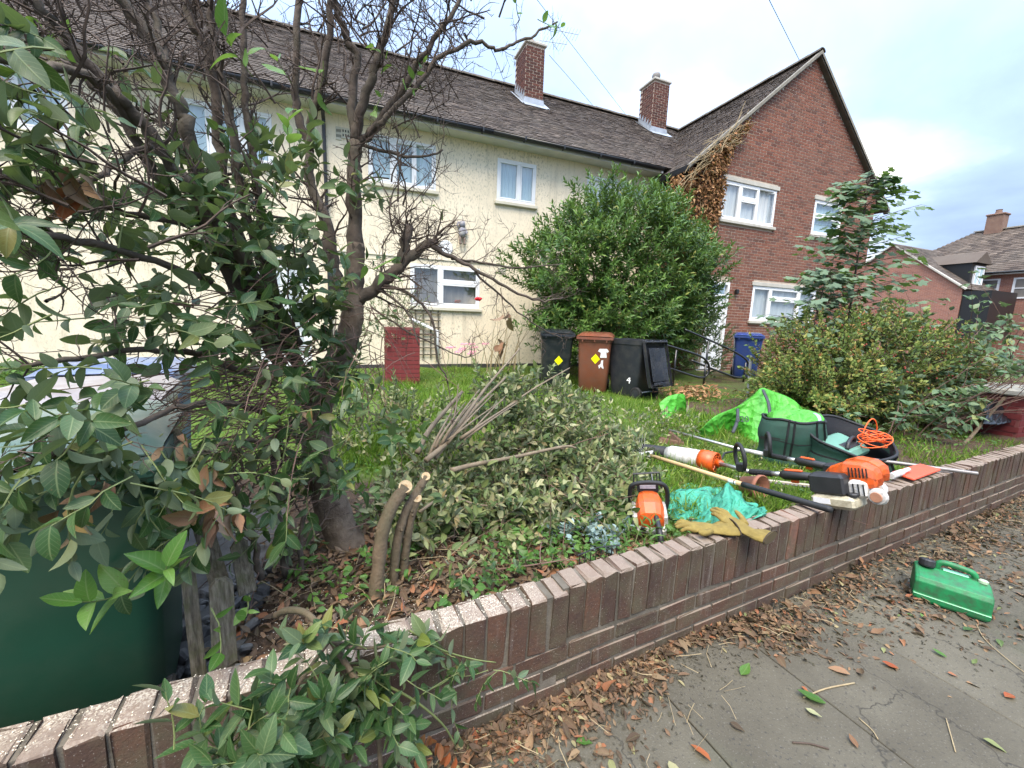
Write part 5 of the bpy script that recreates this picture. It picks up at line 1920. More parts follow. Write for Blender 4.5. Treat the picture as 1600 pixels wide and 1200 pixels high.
# ---- gloves
m_suede = pm('yellow_suede', (.24, .175, .040), (.17, .12, .026), 34, .9, .5, 90, dirt=(.12, .09, .025), dirt_scale=14, dirt_amt=.6, world_co=True)


def glove(label, loc, rz, mirror=1, bend=0.0, rx=0.0):
    """a work glove lying palm down: flared gauntlet cuff, palm, four fingers and a thumb"""
    m = MB()
    n = 14

    def ell(y, w, h, z):
        return [(mirror * math.cos(2 * PI * k / n) * w, y, z + math.sin(2 * PI * k / n) * h) for k in range(n)]
    m.loft([ell(-.135, .076, .026, .026), ell(-.09, .066, .020, .022), ell(-.045, .050, .015, .018), ell(0.0, .047, .016, .018), ell(.05, .052, .015, .017), ell(.085, .050, .012, .016), ell(.10, .042, .009, .014)])
    for k, (x, L, a, cz_) in enumerate(((-.037, .075, -.10, .016), (-.013, .092, -.03, .026), (.012, .086, .04, .02), (.036, .066, .14, .012))):
        x *= mirror; a *= mirror
        p0 = Vector((x, .075, .016))
        dd = Vector((math.sin(a), math.cos(a), 0))
        m.tube([p0, p0 + dd * L * .35 + Vector((0, 0, cz_ * .5)), p0 + dd * L * .7 + Vector((0, 0, cz_ * .3)), p0 + dd * L * .95 - Vector((0, 0, .004)), p0 + dd * L * 1.02 - Vector((0, 0, .006))], [.012, .0118, .0112, .0098, .005], 9)
    p0 = Vector((-.040 * mirror, .0, .022))
    m.tube([p0, p0 + Vector((-.028 * mirror, .03, .006)), p0 + Vector((-.046 * mirror, .062, .01)), p0 + Vector((-.052 * mirror, .082, .008))], [.018, .0165, .014, .007], 9)
    m.v = [(x + .002 * math.sin(70 * y + 40 * x), y, z + bend * max(0, y) ** 1.0 * .5 + .004 * math.sin(95 * y + 75 * x)) for x, y, z in m.v]
    t = empty('work_glove', loc, label, 'glove', 'pair of work gloves', rz)
    t.rotation_euler = (rx, 0, rz)
    t.scale = (.9, .9, .9)
    o = m.build('hand', m_suede, t, smooth=True)
    md = o.modifiers.new('rm', 'REMESH'); md.mode = 'VOXEL'; md.voxel_size = .0035; md.use_smooth_shade = True
    md = o.modifiers.new('sm', 'SMOOTH'); md.iterations = 3
    mm = MB(); mm.loft([ell(-.1365, .070, .026, .030), ell(-.1358, .070, .026, .030)]); mm.build('cuff_opening', pm('glove_inside', (.07, .05, .02), None, 9, .9), t)
    mm = MB(); e1 = [Vector(p) for p in ell(-.134, .0755, .0305, .030)]; mm.tube(e1 + e1[:2], .003, 5, cap=False); mm.build('cuff_binding', pm('glove_binding', (.05, .035, .02), None, 9, .9), t)
    return t


glove('mustard suede work glove with its cuff towards the pavement', tuple(atz(1104, 830, .458)), R(66), 1, .1)
glove('mustard suede work glove lying behind its pair with fingers raised', tuple(atz(1158, 830, .466)), R(14), -1, .5)

# ---- broken brown pieces and clay pot on the grass
m_rust = pm('rusty_brown', (.10, .055, .035), (.16, .09, .055), 14, .9, .6, 60)
t = empty('rusty_edging', (0, 0, 0), 'two rusty brown edging pieces lying crossed on the lawn', 'edging')
a_ = atz(1030, 690, .28); b__ = atz(1068, 698, .28)
for (p, q) in ((atz(1028, 688, .29), atz(1070, 697, .28)), (atz(1045, 678, .32), atz(1064, 694, .30))):
    d = (q - p).normalized()
    m = MB(); m.box((p + q) / 2, ((q - p).length, .05, .085), rot=d.to_track_quat('X', 'Z').to_matrix(), bev=.012, taper=(.9, .4)); m.build('piece', m_rust, t)
p = atz(1170, 772, .34)
m = MB(); m.lathe([(.0, 0), (.05, 0), (.075, .10), (.082, .10), (.084, .125), (.074, .125), (.05, .02), (0, .02)], 20, p + Vector((0, .05, .05)), (R(80), R(35), 0))
tag(m.build('flower_pot', pm('old_terracotta', (.22, .085, .05), (.30, .13, .08), 12, .85, .3, 70), smooth=True), 'tipped terracotta flower pot behind the teal sack', 'flower pot')
bag = crumple('bin_liner', [PL(1538, 634, 2.14), PL(1552, 626, 2.14), PL(1566, 628, 2.14), PL(1576, 650, 2.12)], [[PL(1536, 662, 2.0), PL(1552, 664, 1.98), PL(1566, 662, 1.98), PL(1580, 660, 2.0)], [PL(1540, 640, 2.35), PL(1552, 640, 2.38), PL(1566, 640, 2.38), PL(1576, 645, 2.35)]],
              pm('black_polythene', (.012, .016, .02), None, 6, .25, .4, 30), 'black plastic bin liner caught on the red gate pier', 'bag', nu=24, nv=10, seed=6, amp=.012)

# ---- green fuel can on the pavement
m_can = pm('green_can_plastic', (.010, .21, .065), (.008, .155, .048), 14, .55, .15, 120, dirt=(.040, .055, .03), dirt_scale=26, dirt_amt=.95)
can = empty('fuel_can', (2.90, .925, .003), 'scuffed green plastic fuel can on the pavement among fallen leaves', 'fuel can', rz=R(-63))
can.scale = (1.05, 1.05, 1.05)
# local X along the can, +Y away from us
prof = [(-.082, .0), (-.086, .012), (-.086, .03), (-.080, .036), (-.078, .098), (-.066, .118), (.028, .142), (.075, .140), (.08, .12), (.08, .012), (.076, 0)]
xs_ = [(-.133, .86), (-.128, .94), (-.118, 1.0), (.118, 1.0), (.128, .94), (.133, .86)]
m = MB(); m.loft([[(x, y * (.5 + .5 * sc) , .07 + (z - .07) * sc) for y, z in prof] for x, sc in xs_]); body = m.build('body', m_can, can)
md = body.modifiers.new('bev', 'BEVEL'); md.width = .006; md.segments = 2; md.limit_method = 'ANGLE'; md.angle_limit = R(25)
m = MB(); m.box((0, -.0845, .033), (.262, .006, .004), bev=.0015); m.build('seam', pm('can_seam', (.2, .5, .28), None, 9, .4), can)
m = MB(); m.tube(spline([(-.055, .052, .135), (-.045, .052, .168), (-.02, .052, .178), (.05, .052, .172), (.075, .052, .162), (.085, .052, .135)], 5), .014, 9); m.build('carry_handle', m_can, can, smooth=True)
m = MB(); m.box((.015, .05, .143), (.09, .03, .004), bev=.0015); m.build('handle_slot', pm('lit_slot', (.22, .58, .36), None, 9, .4), can)  # paler green painted for the lit plastic seen through the slot
m = MB(); m.lathe([(.0, -.004), (.03, -.004), (.032, .004), (.032, .026), (.027, .032), (0, .032)], 16, (-.09, .03, .148), (R(-14), 0, 0)); m.build('filler_cap', m_blk, can)
m = MB(); m.lathe([(0, 0), (.017, 0), (.018, .012), (.012, .018), (0, .018)], 14, (.105, .03, .139), (R(-12), 0, 0)); m.build('vent_cap', pm('pale_cap', (.32, .5, .34), (.4, .4, .25), 12, .5), can)

# ---- low black wire edging at the back of the wall, left of the chainsaw
we = empty('wire_edging', (0, 0, 0), 'low black wire border edging sticking up behind the wall', 'edging')
ea, eb = atz(902, 868, .43), atz(968, 852, .43)
m = MB(); m.tube([ea, (ea + eb) / 2 + Vector((0, .01, .008)), eb], .003, 5); m.build('top_wire', m_blk, we)
for k in range(8):
    p = ea.lerp(eb, (k + .5) / 8)
    m = MB(); m.tube([p, p - Vector((0, -.005, .12))], .0024, 5); m.build('upright_wire', m_blk, we)

# ================================================================== plants: materials
m_bark = pm('dark_bark', (.048, .034, .025), (.105, .080, .060), 22, .9, .9, 55, dirt=(.10, .095, .06), dirt_scale=9, dirt_amt=.5, bdist=.006, world_co=True)
m_bark2 = pm('red_brown_bark', (.080, .055, .036), (.145, .105, .070), 24, .9, .9, 45, dirt=(.22, .18, .14), dirt_scale=12, dirt_amt=.5, bdist=.008, world_co=True)
m_stem = pm('grey_brown_stem', (.095, .066, .038), (.155, .112, .068), 26, .9, .9, 70, dirt=(.055, .06, .03), dirt_scale=9, dirt_amt=.8, bdist=.008, world_co=True)
m_twig = pm('dark_twig', (.042, .028, .020), (.095, .066, .048), 30, .9, world_co=True)
m_rtwig = pm('reddish_twig', (.11, .06, .045), (.17, .105, .075), 25, .85, world_co=True)
m_gtwig = pm('green_twig', (.16, .19, .06), (.10, .13, .04), 20, .7, world_co=True)
m_straw = pm('straw_stalk', (.34, .27, .15), (.24, .18, .10), 20, .85, world_co=True)

m_leaf = leafmat('evergreen_leaf', [(0, (.014, .042, .012)), (.3, (.024, .064, .017)), (.55, (.040, .088, .026)), (.75, (.062, .110, .042)), (.9, (.095, .135, .075)), (.96, (.11, .15, .025)), (1, (.19, .17, .05))], rough=.40, under=(.18, .21, .13))
m_leafb = leafmat('bright_leaf', [(0, (.045, .125, .02)), (.5, (.075, .18, .03)), (1, (.13, .24, .05))], rough=.35, under=(.15, .26, .07), trans=.35)  # brighter green; on the big shrub the colour holds the backlight
m_leafd = leafmat('dead_leaf', [(0, (.12, .055, .03)), (.3, (.20, .095, .05)), (.55, (.27, .15, .085)), (.8, (.33, .21, .12)), (.92, (.32, .09, .03)), (1, (.40, .30, .12))], rough=.75, vein=.25, under=(.30, .22, .15), trans=.1)
m_litter = leafmat('leaf_litter', [(0, (.050, .030, .020)), (.2, (.085, .050, .033)), (.4, (.125, .075, .046)), (.55, (.18, .098, .056)), (.7, (.13, .085, .055)), (.82, (.24, .16, .09)), (.92, (.26, .085, .04)), (.965, (.30, .25, .13)), (1, (.10, .14, .045))], rough=.8, vein=.15, under=(.24, .17, .12), trans=.05)
m_cut = leafmat('cut_leaf', [(0, (.034, .070, .018)), (.25, (.075, .115, .030)), (.5, (.14, .17, .055)), (.75, (.23, .24, .10)), (.92, (.34, .33, .18)), (1, (.28, .20, .09))], rough=.55, under=(.30, .32, .23), trans=.12)
m_laurel = leafmat('laurel_leaf', [(0, (.030, .080, .016)), (.4, (.060, .140, .024)), (.7, (.10, .20, .036)), (.93, (.16, .27, .055)), (1, (.29, .28, .07))], rough=.34, under=(.09, .15, .06), trans=.2)
m_maple = leafmat('sycamore_leaf', [(0, (.032, .080, .032)), (.5, (.054, .118, .046)), (.85, (.085, .155, .058)), (1, (.13, .20, .06))], rough=.5, under=(.16, .22, .16), trans=.22, vein=.15)
m_rose = leafmat('rose_leaf', [(0, (.06, .11, .022)), (.35, (.12, .18, .034)), (.65, (.20, .245, .05)), (.86, (.31, .30, .07)), (.96, (.34, .22, .06)), (1, (.34, .11, .045))], rough=.6, under=(.2, .2, .1), trans=.2)
m_bram = leafmat('bramble_leaf', [(0, (.036, .080, .032)), (.4, (.066, .125, .052)), (.75, (.11, .170, .078)), (.95, (.16, .21, .11)), (1, (.28, .27, .05))], rough=.5, under=(.2, .25, .2), trans=.15)
m_ivyd = leafmat('dead_creeper_leaf', [(0, (.16, .07, .035)), (.4, (.30, .14, .065)), (.75, (.42, .22, .10)), (1, (.50, .31, .17))], rough=.8, vein=.1, under=(.3, .18, .1), trans=.08)
m_grey = leafmat('blue_grey_leaf', [(0, (.12, .19, .18)), (.5, (.19, .27, .26)), (1, (.28, .36, .35))], rough=.6, under=(.25, .3, .3), trans=.05)
m_weed = leafmat('ground_leaf', [(0, (.03, .085, .012)), (.5, (.06, .15, .022)), (1, (.10, .21, .04))], rough=.6, under=(.1, .18, .05), trans=.25)


def grass_mat():
    m, nt, b, out = nodes('grass_blade')
    a = N(nt, 'ShaderNodeAttribute', attribute_name='rnd').outputs['Fac']
    c = ramp(nt, a, [(0, (.07, .14, .014)), (.4, (.12, .22, .022)), (.75, (.18, .29, .038)), (.92, (.26, .33, .07)), (1, (.38, .33, .15))])
    co = N(nt, 'ShaderNodeNewGeometry').outputs['Position']
    c = mixc(nt, ramp(nt, noise(nt, co, 1.1, 4, .6), [(.35, (0, 0, 0)), (.7, (.6, .6, .6))]), c, (.08, .19, .02))
    c = mixc(nt, ramp(nt, noise(nt, co, 3.2, 4, .65), [(.52, (0, 0, 0)), (.72, (.75, .75, .75))]), c, (.21, .17, .075))
    nt.links.new(c, b.inputs['Base Color'])
    b.inputs['Roughness'].default_value = .7
    b.inputs['Specular IOR Level'].default_value = .12
    tr_ = N(nt, 'ShaderNodeBsdfTranslucent', {'Color': c})
    mx = N(nt, 'ShaderNodeMixShader', {0: .3, 1: b.outputs[0], 2: tr_.outputs[0]})
    nt.links.new(mx.outputs[0], out.inputs[0])
    return m


m_grass = grass_mat()

T_BIG = [leaf_template(.50, .9, .12, .16, rows=7, full=.62, bend=.05), leaf_template(.56, .6, .06, .32, rows=7, full=.62, wave=.014, twist=.5), leaf_template(.42, 1.1, .26, .06, rows=7, full=.62, wave=.012, twist=-.6), leaf_template(.52, .8, .10, -.14, rows=7, full=.62, wave=.016, bend=-.08), leaf_template(.46, 1.0, .38, .30, rows=7, full=.62, wave=.014, twist=.4), leaf_template(.36, 1.3, .18, .45, rows=7, full=.62, twist=-.4, bend=.1)]
T_MED = [leaf_template(.44, 1.0, .12, .18, rows=5, full=.66, twist=.4), leaf_template(.36, 1.3, .24, .05, rows=5, full=.66, twist=-.5, bend=.06), leaf_template(.5, .8, .1, .34, rows=5, full=.66, wave=.012), leaf_template(.40, 1.1, .3, -.15, rows=5, full=.66, bend=-.08)]
T_NAR = [leaf_template(.30, 1.7, .14, .16, rows=3), leaf_template(.27, 1.7, .2, .30, rows=3)]
T_LAU = [leaf_template(.36, 1.2, .14, .16, rows=3), leaf_template(.33, 1.2, .2, .30, rows=3)]
T_DRY = [leaf_template(.46, 1.6, .5, .5, wave=.05), leaf_template(.5, 1.3, .35, -.5, wave=.05), leaf_template(.42, 1.8, .6, .25, wave=.06)]
T_RND = [leaf_template(.75, .8, .12, .12, rows=3), leaf_template(.62, 1.0, .15, .2, rows=3)]
T_LOB = [lobed_template(5, .5), lobed_template(5, .46)]
T_BLADE = [(np.array([(-.035, 0, 0), (.035, 0, 0), (.025, .55, .05), (-.025, .55, .05), (0, 1, .22)], float), np.array([(0, 1, 2, 3), (3, 2, 4, 4)]), np.array([(0, 0)] * 5, float)),
           (np.array([(-.04, 0, 0), (.04, 0, 0), (.03, .5, .12), (-.03, .5, .12), (0, .95, .5)], float), np.array([(0, 1, 2, 3), (3, 2, 4, 4)]), np.array([(0, 0)] * 5, float))]

# ================================================================== branch growing


def grow_twigs(mb_, path, r, n, rs, length=(.1, .3), spread=1.0, up=.35, depth=2, tips=None, rmin=.0011, start=.1, wig=.18):
    """side shoots off a branch, each with shoots of its own; collects the tips"""
    path = [Vector(p) for p in path]
    k = len(path)
    for _ in range(n):
        t = start + (1 - start) * rs.random()
        i = min(k - 2, int(t * (k - 1)))
        p = path[i].lerp(path[i + 1], t * (k - 1) - i)
        ax = (path[i + 1] - path[i]).normalized()
        rnd_ = Vector((rs.gauss(0, 1), rs.gauss(0, 1), rs.gauss(0, 1)))
        rnd_ = (rnd_ - ax * rnd_.dot(ax)).normalized()
        d = (ax * .7 + rnd_ * spread + Vector((0, 0, up))).normalized()
        L = rs.uniform(*length)
        pts = [p]
        segs = 4
        for s_ in range(segs):
            d = (d + Vector((rs.gauss(0, wig), rs.gauss(0, wig), rs.gauss(0, wig) + up * .12))).normalized()
            pts.append(pts[-1] + d * L / segs)
        r0 = max(rmin, r * rs.uniform(.35, .6))
        mb_.tube(pts, [r0, r0 * .85, r0 * .7, r0 * .55, r0 * .4], 4, cap=False)
        if tips is not None:
            tips.append((pts[-1], d))
        if depth > 1:
            grow_twigs(mb_, pts, r0, rs.randint(2, 4), rs, (length[0] * .4, length[1] * .5), spread, up, depth - 1, tips, rmin, .25, wig)


def sprig(p, d, L, size, rs, out, mbt, n=None, r=.0022, up_bias=.2, droop=0.0):
    """a leafy shoot: alternate leaves and a tuft at the end; appends (pos, dir, normal, size)"""
    p, d = Vector(p), Vector(d).normalized()
    pts = [p]
    segs = 5
    for s_ in range(segs):
        d = (d + Vector((rs.gauss(0, .13), rs.gauss(0, .13), rs.gauss(0, .13) + up_bias * .1 - droop * .15))).normalized()
        pts.append(pts[-1] + d * L / segs)
    mbt.tube(pts, [r, r * .9, r * .8, r * .7, r * .6, r * .5], 4, cap=False)
    n = n or rs.randint(5, 9)
    ang = rs.random() * 6.28
    for k in range(n):
        t = .25 + .75 * k / max(1, n - 1)
        i = min(segs - 1, int(t * segs))
        q = pts[i].lerp(pts[i + 1], t * segs - i)
        ax = (pts[i + 1] - pts[i]).normalized()
        ang += 2.4 + rs.gauss(0, .4)
        a = ax.orthogonal().normalized(); b = ax.cross(a)
        o_ = a * math.cos(ang) + b * math.sin(ang)
        fw = .35 + .9 * (k / n)
        ld = (o_ + ax * fw + Vector((0, 0, up_bias - droop * .8))).normalized()
        nn = (ax * .8 - o_ * .2 + Vector((0, 0, .9)) + Vector((rs.gauss(0, .35), rs.gauss(0, .35), rs.gauss(0, .35))))
        out.append((tuple(q), tuple(ld), tuple(nn), size * rs.uniform(.6, 1.12)))
    return pts


def split(out):
    a = list(zip(*out))
    return np.array(a[0]), np.array(a[1]), np.array(a[2]), np.array(a[3])


# ================================================================== the big shrub in front
rs = random.Random(21)
sh = empty('evergreen_shrub', (-.05, 1.92, .3), 'tall half-stripped evergreen shrub with dark bare branches and large leaves', 'shrub')
sh.location = (0, 0, 0)
LIMBS = [
    # (points as picture position and distance, radius at base, radius at tip)
    ([(552, 872, 1.88), (524, 810, 1.92), (502, 730, 1.98), (494, 660, 2.0), (508, 602, 2.02), (534, 552, 2.04), (549, 505, 2.04), (552, 465, 2.05), (555, 420, 2.06), (556, 380, 2.06)], .080, .036, 'trunk'),
    ([(546, 488, 2.05), (562, 466, 2.045), (592, 447, 2.02), (630, 412, 2.0), (660, 386, 2.0), (682, 376, 1.98)], .036, .018, 'limb'),
    ([(622, 420, 2.0), (632, 385, 2.0), (640, 352, 2.02)], .026, .019, 'limb'),
    ([(552, 470, 2.05), (556, 390, 2.06), (553, 300, 2.08), (556, 222, 2.08)], .038, .028, 'limb'),
    ([(540, 480, 2.06), (520, 420, 2.12), (510, 350, 2.15), (486, 290, 2.18), (484, 236, 2.18)], .033, .020, 'limb'),
    ([(556, 222, 2.08), (549, 170, 2.1), (558, 90, 2.12), (541, 62, 2.12), (526, 14, 2.1), (515, -40, 2.1)], .022, .012, 'branch'),
    ([(556, 222, 2.08), (566, 170, 2.05), (585, 110, 2.02), (600, 60, 2.0), (625, -30, 2.0)], .024, .012, 'branch'),
    ([(560, 222, 2.08), (581, 207, 2.06), (621, 150, 2.02), (659, 89, 1.98), (693, 40, 1.96), (725, -20, 1.95)], .020, .008, 'branch'),
    ([(575, 214, 2.05), (612, 175, 1.98), (655, 130, 1.94), (690, 88, 1.92), (745, 66, 1.9), (774, 79, 1.9), (802, 69, 1.9), (845, 49, 1.9), (871, 34, 1.9)], .013, .004, 'branch'),
    ([(558, 224, 2.08), (600, 236, 2.05), (650, 246, 2.0), (692, 234, 1.98)], .009, .004, 'branch'),
    ([(484, 236, 2.18), (463, 172, 2.2), (462, 115, 2.2), (466, 0, 2.2), (466, -40, 2.2)], .02, .012, 'branch'),
    ([(484, 236, 2.18), (490, 184, 2.14), (509, 95, 2.1), (518, 0, 2.08), (520, -40, 2.08)], .02, .011, 'branch'),
    ([(440, 570, 1.98), (380, 470, 1.9), (330, 362, 1.84), (305, 270, 1.8), (291, 198, 1.78), (275, 154, 1.76), (258, 108, 1.75), (234, 63, 1.74), (192, 0, 1.72), (170, -40, 1.7)], .030, .015, 'branch'),
    ([(260, 104, 1.75), (247, 55, 1.78), (228, 0, 1.8), (218, -30, 1.8)], .013, .010, 'branch'),
    ([(440, 540, 1.95), (400, 440, 1.86), (340, 345, 1.74), (272, 261, 1.66), (234, 206, 1.62), (192, 160, 1.58), (154, 121, 1.56), (115, 69, 1.54), (66, 16, 1.5), (40, -30, 1.5)], .022, .012, 'branch'),
    ([(245, 222, 1.66), (200, 176, 1.6), (132, 118, 1.5), (55, 102, 1.42), (-30, 86, 1.38)], .015, .010, 'branch'),
    ([(420, 520, 1.98), (380, 430, 1.92), (310, 345, 1.86), (245, 270, 1.82), (209, 212, 1.8), (179, 165, 1.78), (137, 124, 1.76), (90, 60, 1.74)], .024, .010, 'branch'),
    ([(470, 580, 2.0), (440, 520, 2.02), (390, 420, 2.02), (352, 300, 2.02), (341, 206, 2.02), (335, 151, 2.02), (324, 69, 2.0), (302, 41, 2.0), (286, -20, 2.0)], .028, .013, 'branch'),
    ([(460, 560, 2.0), (420, 440, 2.0), (380, 320, 1.98), (366, 234, 1.96), (355, 165, 1.95), (344, 115, 1.95), (330, 27, 1.95), (322, -30, 1.95)], .022, .010, 'branch'),
    ([(470, 540, 2.0), (440, 480, 2.0), (410, 360, 2.0), (396, 247, 2.0), (385, 165, 2.0), (380, 82, 2.0), (381, -20, 2.0)], .020, .010, 'branch'),
    ([(245, 226, 1.7), (225, 231, 1.66), (187, 253, 1.58), (148, 275, 1.5), (90, 300, 1.42)], .011, .006, 'branch'),
    ([(330, 440, 1.8), (220, 402, 1.6), (100, 372, 1.4), (-20, 350, 1.3)], .013, .007, 'branch'),
    ([(300, 350, 1.76), (200, 332, 1.6), (120, 300, 1.5), (40, 288, 1.4), (-30, 270, 1.36)], .011, .006, 'branch'),
    ([(420, 600, 1.9), (330, 560, 1.7), (230, 545, 1.5), (120, 560, 1.35), (20, 575, 1.28)], .013, .005, 'branch'),
    ([(470, 690, 1.96), (400, 640, 1.75), (310, 630, 1.5), (220, 660, 1.28), (120, 700, 1.15), (40, 720, 1.1)], .012, .005, 'branch'),
    ([(480, 760, 1.95), (430, 700, 1.75), (360, 690, 1.55), (290, 720, 1.4)], .012, .005, 'branch'),
    ([(450, 900, 1.7), (440, 820, 1.72), (430, 740, 1.74), (425, 680, 1.78)], .016, .010, 'branch'),
    ([(408, 905, 1.62), (400, 860, 1.62), (380, 800, 1.58), (360, 740, 1.55)], .013, .008, 'branch'),
    ([(472, 905, 1.7), (470, 850, 1.74), (476, 800, 1.8)], .012, .009, 'branch'),
    # the arching whips to the right of the cut limb
    ([(672, 382, 1.99), (705, 402, 1.96), (740, 420, 1.92), (790, 448, 1.88), (842, 470, 1.85), (880, 466, 1.84)], .012, .004, 'branch'),
    ([(705, 404, 1.96), (760, 412, 1.95), (820, 418, 1.94), (880, 412, 1.94)], .007, .0025, 'branch'),
    ([(742, 424, 1.92), (790, 470, 1.95), (840, 510, 2.0), (880, 530, 2.0)], .006, .0025, 'branch'),
    ([(600, 446, 2.0), (645, 462, 1.95), (675, 500, 1.92), (684, 560, 1.92), (700, 600, 1.94)], .009, .004, 'branch'),
    ([(590, 452, 2.0), (630, 480, 1.95), (655, 540, 1.9)], .007, .003, 'branch'),
    ([(580, 480, 2.04), (640, 520, 2.0), (720, 556, 2.0), (740, 552, 2.0)], .005, .002, 'branch'),
]
twm = MB()
twt = []
for pts, r0, r1, nm in LIMBS:
    q = spline([aty(*p) for p in pts], 5)
    k = len(q)
    rad = [r0 + (r1 - r0) * i / (k - 1) for i in range(k)]
    for i in range(k):
        rad[i] *= 1 + (rs.uniform(-.16, .16) if nm == 'limb' else rs.uniform(-.07, .07))
        if r0 < .06 and 0 < i < k - 1:
            q[i] = q[i] + Vector((rs.gauss(0, .004), rs.gauss(0, .004), rs.gauss(0, .003)))
    if nm == 'trunk':
        rad[0] *= 1.35; rad[1] *= 1.2
    m = MB(); m.tube(q, rad, 12 if r0 > .05 else 7)
    m.build(nm, m_bark2 if nm == 'trunk' else m_bark, sh, smooth=True)
    if nm != 'trunk':
        L = sum((b - a).length for a, b in zip(q, q[1:]))
        nt_ = int(L * (11 if r0 < .03 else 16))
        grow_twigs(twm, q, max(.0045, min(r1, .011)), nt_, rs, (.06, .24), 1.0, .22, 3, twt, start=.22)
# tufts of thin regrowth at the sawn limb ends
for pts_ in ([(630, 412, 2.0), (660, 386, 2.0), (684, 374, 1.98)], [(630, 395, 2.0), (640, 350, 2.02)], [(575, 455, 2.04), (610, 430, 2.01), (650, 395, 2.0)]):
    grow_twigs(twm, spline([aty(*p) for p in pts_], 4), .007, 15, rs, (.08, .26), 1.1, .1, 3, twt, start=.05)
# cut ends of the two sawn limbs
for px, py, Y, d, rr in ((684, 375, 1.975, (.8, 0, .3), .036), (641, 350, 2.02, (.1, 0, 1), .027)):
    pass
# crowded fine dark twigs towards the top left and the top right
for (cx, cy, rx, ry, Y0, Y1, n, upb) in ((120, 110, 190, 110, 1.4, 1.9, 34, .5), (330, 100, 130, 110, 1.8, 2.2, 34, .7), (560, 60, 110, 70, 1.9, 2.2, 34, .7), (690, 60, 80, 60, 1.85, 2.0, 20, .4), (120, 380, 160, 120, 1.3, 1.7, 22, .1), (400, 420, 110, 130, 1.8, 2.1, 30, .3), (620, 300, 70, 80, 1.9, 2.1, 18, .5), (640, 130, 60, 70, 1.95, 2.1, 16, .6)):
    for _ in range(n):
        a, b = rs.gauss(0, .55), rs.gauss(0, .55)
        p = aty(cx + a * rx, cy + b * ry, rs.uniform(Y0, Y1))
        d = Vector((rs.gauss(-.1, .6), rs.gauss(-.05, .5), upb + rs.gauss(.1, .4))).normalized()
        L = rs.uniform(.15, .38)
        pts = [p]
        for s_ in range(6):
            d = (d + Vector((rs.gauss(0, .16), rs.gauss(0, .16), rs.gauss(.02, .14)))).normalized()
            pts.append(pts[-1] + d * L / 6)
        r0 = rs.uniform(.0025, .0055)
        twm.tube(pts, [r0 * (1 - .1 * i) for i in range(7)], 4, cap=False)
        grow_twigs(twm, pts, r0, rs.randint(4, 7), rs, (.04, .14), 1.1, .15, 2, twt, start=.1)
twm.build('twigs', m_twig, sh, kind='stuff')
# reddish whips hanging in a tangle low on the left
tw2 = MB()
for _ in range(230):
    p = aty(rs.gauss(445, 50), rs.gauss(615, 70), rs.uniform(1.7, 1.95))
    d = Vector((rs.gauss(-.8, .35), rs.gauss(-.45, .3), rs.gauss(.05, .3))).normalized()
    L = rs.uniform(.2, .55)
    pts = [p]
    for s_ in range(7):
        d = (d + Vector((rs.gauss(0, .10), rs.gauss(0, .10), rs.gauss(-.10, .09)))).normalized()
        pts.append(pts[-1] + d * L / 7)
    r0 = rs.uniform(.0014, .0032)
    tw2.tube(pts, [r0 * (1 - .08 * i) for i in range(8)], 4, cap=False)
for _ in range(70):
    p = aty(rs.gauss(560, 60), rs.gauss(560, 70), rs.uniform(1.85, 2.1))
    d = Vector((rs.gauss(.1, .5), rs.gauss(-.2, .4), rs.gauss(-.5, .4))).normalized()
    L = rs.uniform(.15, .4)
    pts = [p]
    for s_ in range(6):
        d = (d + Vector((rs.gauss(0, .16), rs.gauss(0, .16), rs.gauss(-.04, .12)))).normalized()
        pts.append(pts[-1] + d * L / 6)
    tw2.tube(pts, [.0022, .002, .0018, .0016, .0014, .0012, .001], 4, cap=False)
tw2.build('whips', m_rtwig, sh, kind='stuff')

# leaves, zone by zone
ZONES = [  # cx, cy, rx, ry, Y0, Y1, sprigs, leaf size, droop
    (40, 70, 70, 80, 1.15, 1.5, 5, .085, .3),
    (70, 215, 100, 60, 1.3, 1.7, 14, .078, .3),
    (300, 190, 120, 60, 1.5, 1.9, 3, .070, .1),
    (50, 310, 90, 60, 1.25, 1.6, 9, .080, .3),
    (180, 330, 90, 60, 1.4, 1.8, 15, .075, .2),
    (350, 300, 90, 50, 1.6, 1.95, 24, .078, .0),
    (480, 260, 60, 50, 1.7, 2.0, 9, .080, .0),
    (300, 390, 130, 60, 1.5, 1.9, 30, .078, .2),
    (90, 430, 110, 60, 1.25, 1.6, 9, .080, .4),
    (450, 400, 90, 70, 1.7, 2.0, 28, .076, .2),
    (280, 500, 140, 50, 1.4, 1.8, 22, .078, .4),
    (440, 500, 80, 60, 1.65, 1.95, 22, .075, .3),
    (490, 600, 70, 60, 1.65, 1.95, 16, .075, .3),
    (60, 655, 100, 40, 1.02, 1.2, 12, .075, .6),
    (190, 720, 110, 50, 1.05, 1.3, 17, .070, .7),
    (80, 750, 70, 30, 1.0, 1.15, 6, .078, .7),
    (330, 720, 100, 60, 1.25, 1.6, 22, .070, .6),
    (440, 770, 90, 80, 1.45, 1.8, 22, .070, .5),
    (510, 700, 70, 70, 1.6, 1.9, 12, .075, .3),
    (300, 830, 80, 45, 1.15, 1.4, 9, .070, .5),
    (220, 600, 100, 35, 1.2, 1.5, 7, .078, .5),
    (620, 690, 60, 60, 1.5, 1.8, 9, .070, .3),
    (570, 330, 60, 70, 1.85, 2.05, 6, .060, .0),
    (535, 560, 40, 70, 1.86, 2.0, 15, .066, .3),
    (520, 480, 40, 50, 1.9, 2.0, 10, .066, .2),
    (500, 720, 40, 60, 1.8, 1.95, 10, .066, .4),
]
out = []
lt = MB()
